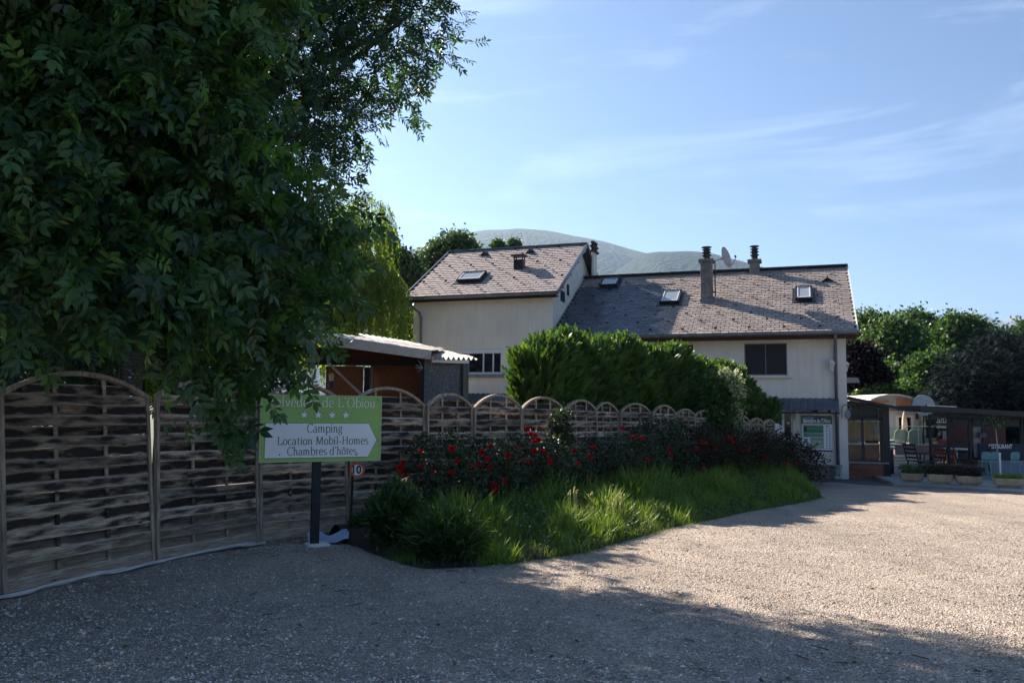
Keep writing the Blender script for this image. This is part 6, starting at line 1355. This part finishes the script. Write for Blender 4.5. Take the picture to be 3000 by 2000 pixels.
# shrub with cream flower heads in front of the hedge
es = thing('elder_shrub', 'leafy shrub with cream flower clusters catching the sun before the hedge', 'shrub', Vector((D(2110, 1200, 22.6).x, 22.6, -.4)))
bb = [blob(2085, 1190, 22.9, 42), blob(2110, 1130, 22.9, 48), blob(2140, 1180, 22.7, 38), blob(2060, 1240, 22.9, 40), blob(2130, 1240, 22.6, 35)]
P, d = crown_leaves(bb, 900, 6, .07, .7); tv, tf = leaflet(.22, .04, .2); batch('foliage', tv, tf, P, frames(d, roll=rng.normal(0, .6, len(P))), rng.uniform(.10, .16, len(P)), M['elder'], es, 'stuff')
P, d = crown_leaves([blob(2150, 1110, 22.5, 22), blob(2165, 1150, 22.5, 22), blob(2158, 1200, 22.5, 20), blob(2125, 1090, 22.5, 18), blob(2150, 1240, 22.5, 16)], 130, 9, .05, .9); tv2, tf2 = leaflet(.4, .02, .05)
batch('blossom', tv2, tf2, P, frames(d, roll=rng.normal(0, .6, len(P))), rng.uniform(.05, .09, len(P)), M['cream_flower'], es, 'stuff')
m = MB(); bs = Vector((D(2110, 1200, 22.6).x, 22.6, -.4))
for b in bb: m.tube([bs, bs.lerp(Vector(b[:3]), .6) + Vector((.05, 0, .1)), b[:3]], [.03, .02, .008], 5)
m.build('stem', M['bark'], es)

# ------------------------------------------------------------------ the two big trees on the left
cam_xy = np.array([0, 0, CAM_H])
def big_tree(nm, label, blobs, n_tw, per, sp, tmpl, size, mt_, trunk, r0, droop, near_n=300, shell=.75):
    t = thing(nm, label, 'tree', Vector(trunk[0])); P, d = crown_leaves(blobs, n_tw, per, sp, shell, droop)
    keep = P[:, 1] > 3.4; P, d = P[keep], d[keep]
    Rm = frames(d, roll=rng.normal(0, .8, len(P))); S = rng.uniform(size[0], size[1], len(P)); rel = P - cam_xy
    Fv, Rv, Uv = np.array(F_), np.array(RT), np.array(UP); w = rel @ Fv; px = 1500 + FOC * (rel @ Rv) / w; py = 1000 - FOC * (rel @ Uv) / w
    vis = (px > -60) & (px < 3060) & (py > -60) & (py < 2060); score = np.where(vis, S / w, 0) * (1 + .25 * rng.random(len(P))); o = np.argsort(-score); big, rest = o[:near_n], o[near_n:]
    me = tmesh('leaf', tmpl[0], tmpl[1], mt_)
    for k in big:
        mm = Matrix([[*(Rm[k][0] * S[k]), P[k][0]], [*(Rm[k][1] * S[k]), P[k][1]], [*(Rm[k][2] * S[k]), P[k][2]], [0, 0, 0, 1]]); link('leaf', me, None, t, mm)
    batch('foliage', tmpl[0], tmpl[1], P[rest], Rm[rest], S[rest], mt_, t, 'stuff')
    limbs(t, trunk, blobs, r0, M['bark'], twigs=3); return t
ash = [blob(1120, 110, 13.8, 190), blob(1205, 40, 13.8, 125), blob(900, 230, 13.2, 240), blob(650, 60, 13.2, 300), blob(1000, 320, 13.6, 110), blob(250, 150, 14.4, 420), blob(820, 520, 12.7, 190),
       blob(880, 700, 12.7, 130), blob(480, 520, 13.2, 330), blob(80, 600, 13.8, 380), blob(700, 820, 12.5, 210), blob(760, 1000, 12.2, 150), blob(640, 1130, 11.8, 110), blob(300, 900, 14.4, 330), blob(40, 1000, 14.4, 260),
       blob(1150, -180, 13.8, 190), blob(800, -250, 13.8, 330), blob(300, -350, 13.8, 400), blob(-350, 100, 13.2, 450), blob(-400, 700, 12.6, 400), blob(-500, -400, 13.2, 450), blob(700, -600, 13.8, 330)]
big_tree('ash_tree', 'tall dark ash tree whose branches reach farthest over the sky', ash, 7600, 4, .19, compound(4, .36, .17, 50), (.26, .40), M['leaf_ash'], [(-6.2, 15.2, -.4), (-6.1, 15.1, 1.8), (-5.8, 14.8, 4.2), (-5.5, 14.5, 7.2)], .30, .35)
wal = [blob(120, 680, 6.6, 200), blob(350, 750, 6.8, 180), blob(620, 640, 7.4, 190), blob(230, 850, 6.4, 90), blob(530, 890, 7.2, 120), blob(230, 350, 7.0, 280), blob(60, 60, 7.0, 260), blob(930, 670, 8.4, 100),
       blob(820, 860, 8.2, 130), blob(690, 1040, 8.2, 100), blob(675, 1150, 8.3, 55), blob(780, 640, 8.3, 130), blob(550, 300, 7.5, 260), blob(1000, 740, 8.6, 55), blob(60, 900, 6.3, 75), blob(860, 1010, 8.6, 60), blob(520, 1060, 7.4, 50), blob(640, -80, 7.5, 220), blob(640, 1235, 8.3, 40),
       blob(-350, 600, 6.5, 350), blob(-350, 0, 6.5, 350), blob(200, -250, 7, 300)]
big_tree('walnut_tree', 'broad leaved walnut tree hanging over the near fence panels and the green sign', wal, 2100, 4, .15, compound(3, .46, .21, 58, True), (.18, .33), M['leaf_walnut'], [(-6.6, 9.6, -.3), (-6.5, 9.5, 1.6), (-5.6, 9.0, 3.6), (-4.6, 8.5, 5.2)], .2, .38)

# ------------------------------------------------------------------ trees further away
def tree(nm, label, blobs, n_tw, per, sp, lf, size, mt_, tr, r0=.2, droop=.1, grp=None, shell=.7, lm=True):
    t = thing(nm, label, 'tree', Vector(tr[0]), grp); P, d = crown_leaves(blobs, n_tw, per, sp, shell, droop); tv, tf = leaflet(*lf)
    batch('crown', tv, tf, P, frames(d, roll=rng.normal(0, .7, len(P))), rng.uniform(*size, len(P)), mt_, t, 'stuff')
    if lm: limbs(t, tr, blobs, r0, M['bark'], twigs=2)
    return t
def trunk_to(px, Y, pt): b = D(px, 1220, Y); tp = D(px, pt, Y); return [(b.x, Y, -.6), (b.x + .05, Y, (tp.z - .6) * .5), (b.x, Y, tp.z)]
# weeping willow: hanging strands
wt_ = thing('weeping_willow', 'sunlit yellow green weeping willow left of the gable house', 'tree', Vector((D(1040, 1200, 31).x, 31, -.5)))
wb = [blob(1040, 830, 31, 105), blob(1110, 850, 30.5, 62), blob(960, 800, 31, 110), blob(1080, 640, 31.5, 55), blob(1000, 700, 31.5, 80), blob(880, 870, 31, 110), blob(780, 780, 32, 130)]
P0, d0, idx = sample_blobs([(b[0], b[1], b[2], b[3], b[4], b[5] * .8) for b in wb], 2300, .35); P0[:, 2] += .4
PP = []; DD = []
for p, d in zip(P0, d0):
    L_ = rng.uniform(1.2, 3.2); k = int(L_ * 17); t_ = np.linspace(0, 1, k); out = d[:2] * .5
    x = p[0] + out[0] * t_ ** .6 + rng.normal(0, .025, k); y = p[1] + out[1] * t_ ** .6 + rng.normal(0, .025, k); z = p[2] - L_ * t_ ** 1.3; ok = z > .2
    PP.append(np.stack([x, y, z], -1)[ok]); DD.append(np.stack([rng.normal(0, .5, k), rng.normal(0, .5, k), -np.ones(k)], -1)[ok])
P = np.concatenate(PP); d = np.concatenate(DD); tv, tf = leaflet(.14, .02, .1); batch('crown', tv, tf, P, frames(norm(d), roll=rng.uniform(0, 6, len(P))), rng.uniform(.13, .20, len(P)), M['leaf_willow'], wt_, 'stuff')
limbs(wt_, trunk_to(1020, 31, 820), wb, .28, M['bark'], twigs=3)
P, d = crown_leaves([blob(1060, 590, 31.5, 40), blob(1110, 610, 31.5, 28), blob(1010, 610, 31.5, 45)], 160, 4, .14, 1.0, .9); batch('wispy_top', tv, tf, P, frames(d, roll=rng.normal(0, .6, len(P))), rng.uniform(.12, .2, len(P)), M['leaf_willow'], wt_, 'stuff')
L_ = (.30, .04, .2)
tree('poplar_tree', 'pale feathery poplar rising beside the left edge of the gable roof', [blob(1310, 735, 46, 45), blob(1270, 780, 46, 50), blob(1350, 720, 46, 32), blob(1375, 745, 46, 30), blob(1240, 840, 46, 45)], 2000, 6, .22, L_, (.16, .27), M['leaf_birch'], trunk_to(1290, 46, 800))
tree('dark_alder', 'dark tree between the willow and the pale poplar', [blob(1190, 800, 42, 50), blob(1150, 760, 42, 40), blob(1200, 880, 42, 55), blob(1130, 700, 43, 30)], 1900, 6, .2, L_, (.15, .25), M['leaf_oak'], trunk_to(1180, 42, 850))
tree('dark_alder', 'shaded tree just left of the gable house wall', [blob(1195, 960, 36, 40), blob(1180, 1010, 36, 50)], 1300, 6, .2, L_, (.15, .25), M['leaf_dark'], trunk_to(1185, 36, 980))
tree('treetop', 'left one of the two small treetops behind the gable ridge', [blob(1458, 722, 60, 16)], 160, 6, .12, L_, (.18, .28), M['leaf_oak'], trunk_to(1458, 60, 735), grp='treetops behind the gable ridge')
tree('treetop', 'right one of the two small treetops behind the gable ridge', [blob(1507, 722, 60, 17)], 160, 6, .12, L_, (.18, .28), M['leaf_oak'], trunk_to(1507, 60, 735), grp='treetops behind the gable ridge')
# dark mass behind the big trees on the left
tree('spruce_tree', 'dark tree filling the background behind the left fence panels', [blob(300, 950, 19, 230), blob(0, 850, 19, 300), blob(600, 900, 19, 230), blob(-400, 900, 19, 350), blob(250, 600, 20, 300), blob(620, 640, 20, 200)], 3000, 6, .2, L_, (.22, .36), M['leaf_dark'], trunk_to(280, 19, 800))
tree('golden_shrub', 'bright yellow green sunlit shrub seen between the first two arches', [blob(455, 1120, 12.6, 42), blob(520, 1110, 12.8, 26), blob(590, 1090, 13, 30)], 420, 6, .05, (.35, .03, .1), (.05, .085), M['leaf_lime'], [(D(460, 1150, 12.7).x, 12.7, -.2), (D(460, 1150, 12.7).x, 12.7, 1.2), (D(460, 1150, 12.7).x, 12.7, 1.7)], .03)
wtree = tree('golden_shrub', 'yellow green sunlit shrub behind the walnut leaves above the green sign', [blob(880, 1010, 22, 60), blob(820, 950, 22, 60)], 500, 6, .1, (.35, .03, .1), (.09, .14), M['leaf_lime'], [(D(860, 1150, 22).x, 22, -.4), (D(860, 1150, 22).x, 22, 1.2), (D(860, 1000, 22).x, 22, 3)], .05)
ls = thing('slatted_screen', 'dark slatted screen behind the gap between the first two arches', 'screen', Vector((D(380, 1080, 10.8).x, 10.8, -.2)))
for k in range(12):
    z = D(380, 1030 + k * 11, 10.8).z; a, b = D(352, 1080, 10.8).x, D(418, 1080, 10.8).x; MB().box(a, b, 10.8, 10.83, z - .034, z + .004).build('slat', M['dark_metal'], ls)
MB().box(D(350, 1080, 10.8).x, D(354, 1080, 10.8).x, 10.79, 10.86, -.2, D(380, 1020, 10.8).z).box(D(417, 1080, 10.8).x, D(421, 1080, 10.8).x, 10.79, 10.86, -.2, D(380, 1020, 10.8).z).build('post', M['dark_metal'], ls)
# right side
RT_ = [('leafy tree touching the end of the long roof', [(2545, 945, 52, 50), (2500, 1000, 52, 45), (2560, 1010, 52, 55)], 'leaf_birch', 2600), ('rounded pale green tree in the middle of the right tree row', [(2620, 985, 50, 75), (2580, 1050, 50, 55), (2650, 1060, 50, 60)], 'leaf_oak', 3600),
       ('olive topped tree behind the rounded pale one', [(2680, 940, 58, 50), (2720, 965, 58, 50)], 'leaf_oak', 2000), ('bushy tree with twin tops under the snowy peak', [(2800, 955, 54, 55), (2850, 950, 54, 45), (2780, 1020, 54, 70), (2880, 1000, 54, 55)], 'leaf_oak', 3600),
       ('dark tree between the twin topped tree and the frame edge', [(2920, 985, 56, 35), (2935, 1040, 56, 45)], 'leaf_birch', 1600), ('tall bright tree at the right edge of the tree row', [(3000, 985, 52, 55), (3060, 970, 52, 60), (2990, 1050, 52, 55)], 'leaf_birch', 2600),
       ('bright green sunlit tree beside the dark cedar', [(2725, 1070, 44, 50), (2700, 1120, 44, 40), (2735, 1140, 44, 35)], 'leaf_oak', 2400), ('low dark tree behind the copper beech', [(2600, 1110, 48, 60), (2660, 1110, 48, 50)], 'leaf_oak', 2400)]
for lb, bl_, mt_, n_ in RT_:
    tree('broadleaf_tree', lb, [blob(q[0], q[1] + 24, *q[2:]) for q in bl_], n_, 5, .24, L_, (.20, .34), M[mt_], trunk_to(bl_[0][0], bl_[0][2], bl_[0][1] + 20), grp='trees beyond the restaurant')
tree('copper_beech', 'dark purple leaved tree right behind the house corner', [blob(2520, 1060, 40, 45), blob(2500, 1100, 40, 40), blob(2560, 1110, 40, 35)], 2200, 6, .18, L_, (.14, .24), M['leaf_copper'], trunk_to(2520, 40, 1080))
cb = [(2850, 1090, 34, 85), (2790, 1170, 34, 80), (2900, 1180, 34, 100), (2980, 1110, 34, 100), (3050, 1180, 33, 110), (2850, 1250, 34, 90), (2970, 1270, 34, 90), (2920, 1020, 35, 60), (3040, 1030, 35, 70), (3150, 1100, 34, 150)]
ced = thing('cedar_tree', 'large dark cedar with drooping layered boughs behind the restaurant', 'tree', Vector((D(2930, 1200, 34).x, 34, -.4)))
B = [blob(*q) for q in cb]; P, d, _i = sample_blobs(B, 16000, .7); P[:, 2] = np.round(P[:, 2] / .38) * .38 + rng.normal(0, .07, len(P)) - .05 * np.abs(rng.normal(0, 1, len(P))); d = d * [1, 1, .1] + rng.normal(0, .3, d.shape) + [0, 0, -.25]
tv, tf = compound(4, .34, .12, 40); batch('crown', tv, tf, P, frames(norm(d), roll=rng.normal(0, .4, len(P))), rng.uniform(.26, .45, len(P)), M['leaf_cedar'], ced, 'stuff')
limbs(ced, trunk_to(2930, 34, 1060), B, .35, M['bark'], twigs=2)
for px in (2860, 2905, 2985): pass
hg = thing('ivy_hedge', 'low bright green hedge above the veranda and chalet roofs', 'hedge', Vector((D(2640, 1200, 40).x, 40, -.4)))
P = np.stack([rng.uniform(D(2470, 1200, 40).x, D(2800, 1200, 40).x, 26000), rng.uniform(38.6, 41.5, 26000), np.zeros(26000)], -1); topc = D(2640, 1143, 40).z
hh_ = topc + .22 * np.sin(P[:, 0] * 1.7) * np.sin(P[:, 0] * .6 + 1) + .12 * np.sin(P[:, 1] * 4 + P[:, 0] * 3); P[:, 2] = hh_ * rng.random(26000) ** .35 - .3 * (1 - rng.random(26000) ** .2); d = np.stack([rng.normal(0, .5, 26000), rng.normal(-.5, .4, 26000), rng.normal(.5, .4, 26000)], -1)
tv, tf = leaflet(.36, .03, .15); batch('foliage', tv, tf, P, frames(norm(d), roll=rng.normal(0, .7, 26000)), rng.uniform(.12, .20, 26000), M['leaf_oak'], hg, 'stuff')
bk_ = thing('dark_hedge', 'dark clipped hedge closing the view behind the chalet', 'hedge', Vector((D(2750, 1200, 43).x, 43, -.4)))
N_ = 16000; P = np.stack([rng.uniform(D(2440, 1200, 43).x, D(3200, 1200, 43).x, N_), rng.uniform(42.5, 44, N_), rng.uniform(-.5, 2.6, N_)], -1); d = rng.normal(0, .5, (N_, 3)) + [0, -.5, .2]
batch('foliage', tv, tf, P, frames(norm(d), roll=rng.normal(0, .7, N_)), rng.uniform(.16, .26, N_), M['leaf_dark'], bk_, 'stuff')
# little weeds at the sunny tip of the bank, bare twigs on the gravel
t = MB()
for i in range(34):
    x, y = random.uniform(-3, 4), random.uniform(4.8, 10); a_ = random.uniform(0, 3.14); L_ = random.uniform(.04, .14); z = gzf(x, y) + .012; t.tube([(x, y, z), (x + L_ * math.cos(a_), y + L_ * math.sin(a_), z + .006)], .004, 4)
t.build('twig_litter', M['bark'], None, 'stuff')
# loose stones on the gravel
n = 90000; yy = 4.6 + 10.5 * rng.random(n) ** 1.9; xx = rng.uniform(-1, 1, n) * (yy * .68 + .3); keep = np.ones(n, bool)
fl = np.interp(yy, FP[:, 1], FP[:, 0]); keep &= xx > fl + .12; ee = np.interp(xx, EK[:10, 0], EK[:10, 1]); keep &= ~((yy > ee - .02) & (xx > EK[0, 0])); xx, yy = xx[keep], yy[keep]; n = len(xx)
oc = np.array([(1, 0, 0), (0, 1, 0), (-1, 0, 0), (0, -1, 0), (.15, .1, .62), (-.1, 0, -.55)]); of = np.array([(0, 1, 4), (1, 2, 4), (2, 3, 4), (3, 0, 4), (1, 0, 5), (2, 1, 5), (3, 2, 5), (0, 3, 5)])
S = np.stack([rng.uniform(.0045, .012, n)] * 3, -1) * rng.uniform(.7, 1.4, (n, 3)); S[rng.random(n) < .01] *= 1.8
batch('gravel', oc, of, np.stack([xx, yy, gz(xx, yy) + .010 * np.sin(xx * 7.3 + np.sin(yy * 5)) * np.sin(yy * 6.1 + xx * 2) + .002], -1), frames(np.stack([rng.normal(0, 1, n), rng.normal(0, 1, n), rng.normal(0, .25, n)], -1)), S, M['stone'], None, 'stuff').data.shade_flat()
n = 260; yy = 5 + 14 * rng.random(n) ** 1.5; xx = rng.uniform(-.5, .62, n) * yy; k_ = xx > np.interp(yy, FP[:, 1], FP[:, 0]) + .2; xx, yy = xx[k_], yy[k_]; k_ = ~((yy > np.interp(xx, EK[:10, 0], EK[:10, 1]) - .05) & (xx > EK[0, 0])); xx, yy = xx[k_], yy[k_]; n = len(xx); tv, tf = leaflet(.3, .12, .2)
batch('leaf_litter', tv, tf, np.stack([xx, yy, gz(xx, yy) + .016], -1), frames(np.stack([rng.normal(0, 1, n), rng.normal(0, 1, n), rng.normal(0, .12, n)], -1), roll=rng.normal(0, .4, n)), rng.uniform(.03, .06, n), mat('dry_leaf', (.16, .10, .045), (.07, .05, .025), 20, .8, vary=.4), None, 'stuff')
# white ground cloth along the fence and blue-white sheet by the sign post
def cloth(pts, wd, nm, lb, mt_, seed, hgt=.05, off=(0, 0)):
    r = np.random.default_rng(seed); t = thing(nm, lb, 'ground cloth', Vector((pts[0][0], pts[0][1], gzf(*pts[0])))); m = MB(); pts = [Vector((*p, 0)) for p in pts]; L_ = []; 
    for i in range(len(pts) - 1):
        k = 9
        for j in range(k): L_.append(pts[i].lerp(pts[i+1], j / k))
    L_.append(pts[-1]); nq = 6; v = []
    for i, p in enumerate(L_):
        a, b = L_[max(0, i-1)], L_[min(len(L_)-1, i+1)]; d = (b - a).normalized(); nr_ = Vector((d.y, -d.x, 0)); w_ = wd(i / (len(L_) - 1))
        for j in range(nq + 1):
            q = p + nr_ * (w_ * j / nq + off[0]); zq = gzf(q.x, q.y) + .014 + hgt * (1 - j / nq) ** 1.5 * (1 + .5 * math.sin(i * .55)) + abs(r.normal(0, .010)) + .018 * max(0, math.sin(i * .6 + j * 1.1)); v.append((q.x, q.y, zq))
    n1 = nq + 1; m.add(v, [(i*n1+j, i*n1+j+1, (i+1)*n1+j+1, (i+1)*n1+j) for i in range(len(L_)-1) for j in range(nq)]); o = m.build('fabric', mt_, t, smooth=True); return t
cloth([(-5.6, 6.3), (-4.78, 7.94), (-4.09, 9.68), (-3.40, 11.3)], lambda u: .035 + .035 * math.sin(u * 23) + .02 * math.sin(u * 57) + .15 * max(0, (u - .6)) * 2, 'white_ground_cloth', 'white weed cloth showing as a strip under the left fence panels', M['cloth'], 1, hgt=.02)
c1_, c2_ = Gp(880, 1600), Gp(1010, 1610)
cloth([(c1_.x, c1_.y + .35), ((c1_.x + c2_.x) / 2, c1_.y + .45), (c2_.x + .05, c2_.y + .35)], lambda u: .35 + .25 * math.sin(u * 3), 'crumpled_sheet', 'crumpled bluish white sheet behind the sign post', M['cloth_blue'], 2, hgt=.11)

# ------------------------------------------------------------------ mountains
def profile(pts, Yd): 
    return np.array([((D(px, py + 16, Yd).x), (D(px, py + 16, Yd).z)) for px, py in pts])
def mountain(nm, pts, Y0, depth, mt_, rough=0, nx=240, ny=60):
    pr = profile(pts, Y0); ty = np.linspace(-1, 1, ny); xs = np.linspace(pr[0, 0], pr[-1, 0], nx)
    def zf(X, Y):
        xr = X * Y0 / Y if False else X; h = np.interp(xr, pr[:, 0], pr[:, 1]); t = (Y - Y0) / depth; f = np.where(t < 0, np.cos(np.clip(-t, 0, 1) * math.pi / 2) ** 1.1, np.cos(np.clip(t, 0, 1) * math.pi / 2))
        rg = rough * (np.sin(X * .011 + Y * .004) * np.sin(Y * .009 - X * .003) + .6 * np.sin(X * .023 - Y * .013) + .4 * np.sin(X * .051 + Y * .03)) * np.clip(-t * 2.2, 0, 1)
        return -1 + (h + 1) * f + rg
    o = grid_mesh(nm, xs, Y0 + ty * depth, zf, mt_); return o
def mtn_mat():
    m, nt, p, out = node_mat('mountain'); ge = nn(nt, 'ShaderNodeNewGeometry'); sx = nn(nt, 'ShaderNodeSeparateXYZ'); nt.links.new(ge.outputs['Position'], sx.inputs[0])
    n1 = nn(nt, 'ShaderNodeTexNoise'); n1.inputs['Scale'].default_value = .004; n1.inputs['Detail'].default_value = 8; nt.links.new(ge.outputs['Position'], n1.inputs['Vector'])
    ad = nn(nt, 'ShaderNodeMath', operation='MULTIPLY_ADD'); ad.inputs[1].default_value = 420; nt.links.new(n1.outputs['Fac'], ad.inputs[0]); nt.links.new(sx.outputs[2], ad.inputs[2])
    mr = nn(nt, 'ShaderNodeMapRange'); mr.inputs[1].default_value = 640; mr.inputs[2].default_value = 700; nt.links.new(ad.outputs[0], mr.inputs[0])
    v = nn(nt, 'ShaderNodeTexVoronoi'); v.inputs['Scale'].default_value = .06; nt.links.new(ge.outputs['Position'], v.inputs['Vector'])
    wd_ = nn(nt, 'ShaderNodeValToRGB'); wd_.color_ramp.elements[0].color = (.020, .036, .020, 1); wd_.color_ramp.elements[1].color = (.010, .020, .010, 1); wd_.color_ramp.elements[1].position = .8; nt.links.new(v.outputs['Distance'], wd_.inputs[0])
    n2 = nn(nt, 'ShaderNodeTexNoise'); n2.inputs['Scale'].default_value = .012; n2.inputs['Detail'].default_value = 6; nt.links.new(ge.outputs['Position'], n2.inputs['Vector'])
    gr = nn(nt, 'ShaderNodeValToRGB'); gr.color_ramp.elements[0].color = (.045, .062, .034, 1); gr.color_ramp.elements[1].color = (.075, .09, .045, 1); nt.links.new(n2.outputs['Fac'], gr.inputs[0])
    mx = nn(nt, 'ShaderNodeMix', data_type='RGBA'); nt.links.new(mr.outputs[0], mx.inputs[0]); nt.links.new(wd_.outputs[0], mx.inputs[6]); nt.links.new(gr.outputs[0], mx.inputs[7]); nt.links.new(mx.outputs[2], p.inputs['Base Color'])
    p.inputs['Roughness'].default_value = .95; p.inputs['Specular IOR Level'].default_value = .1
    bp = nn(nt, 'ShaderNodeBump'); bp.inputs['Strength'].default_value = 1; bp.inputs['Distance'].default_value = 9; bp.invert = True; nt.links.new(v.outputs['Distance'], bp.inputs['Height']); nt.links.new(bp.outputs[0], p.inputs['Normal']); return m
MM = mtn_mat()
mountain('mountain', [(-300, 1050), (400, 980), (900, 860), (1150, 770), (1300, 710), (1360, 690), (1430, 678), (1510, 675), (1590, 681), (1680, 698), (1760, 716), (1820, 735), (1860, 745), (1880, 752), (1960, 790), (2100, 880), (2300, 1000), (2600, 1150)], 3200, 1500, MM, 4)
mountain('foothill', [(1400, 1150), (1650, 900), (1780, 800), (1860, 745), (1900, 738), (1975, 737), (2040, 745), (2110, 762), (2170, 786), (2260, 835), (2400, 930), (2600, 1050), (2900, 1160)], 2500, 1100, MM, 6)
MS = mat('far_rock', (.20, .19, .18), (.12, .12, .12), .002, .9, coord='Object')
mountain('far_mountain', [(2450, 1060), (2680, 960), (2760, 930), (2820, 907), (2845, 898), (2870, 905), (2890, 918), (2920, 930), (2945, 918), (2963, 912), (2985, 922), (3000, 915), (3020, 905), (3100, 930), (3400, 1000)], 7200, 900, MS, 0, ny=20)
mountain('snow_cap', [(2818, 910), (2830, 903), (2845, 897.3), (2856, 903), (2868, 905.5)], 7150, 60, mat('snow', (.8, .8, .8), None, 1, .6), 0, 12, 8)
# haze
hz = MB().box(-7000, 9000, -300, 8400, -2.6, 1080); o = hz.build('haze', None, None, 'stuff')
hm = bpy.data.materials.new('haze'); hm.use_nodes = True; nt = hm.node_tree; nt.nodes.clear(); vp = nt.nodes.new('ShaderNodeVolumePrincipled'); oo = nt.nodes.new('ShaderNodeOutputMaterial')
vp.inputs['Density'].default_value = HAZE; vp.inputs['Color'].default_value = (.50, .72, 1, 1); vp.inputs['Anisotropy'].default_value = .35; nt.links.new(vp.outputs[0], oo.inputs['Volume']); o.data.materials.append(hm)
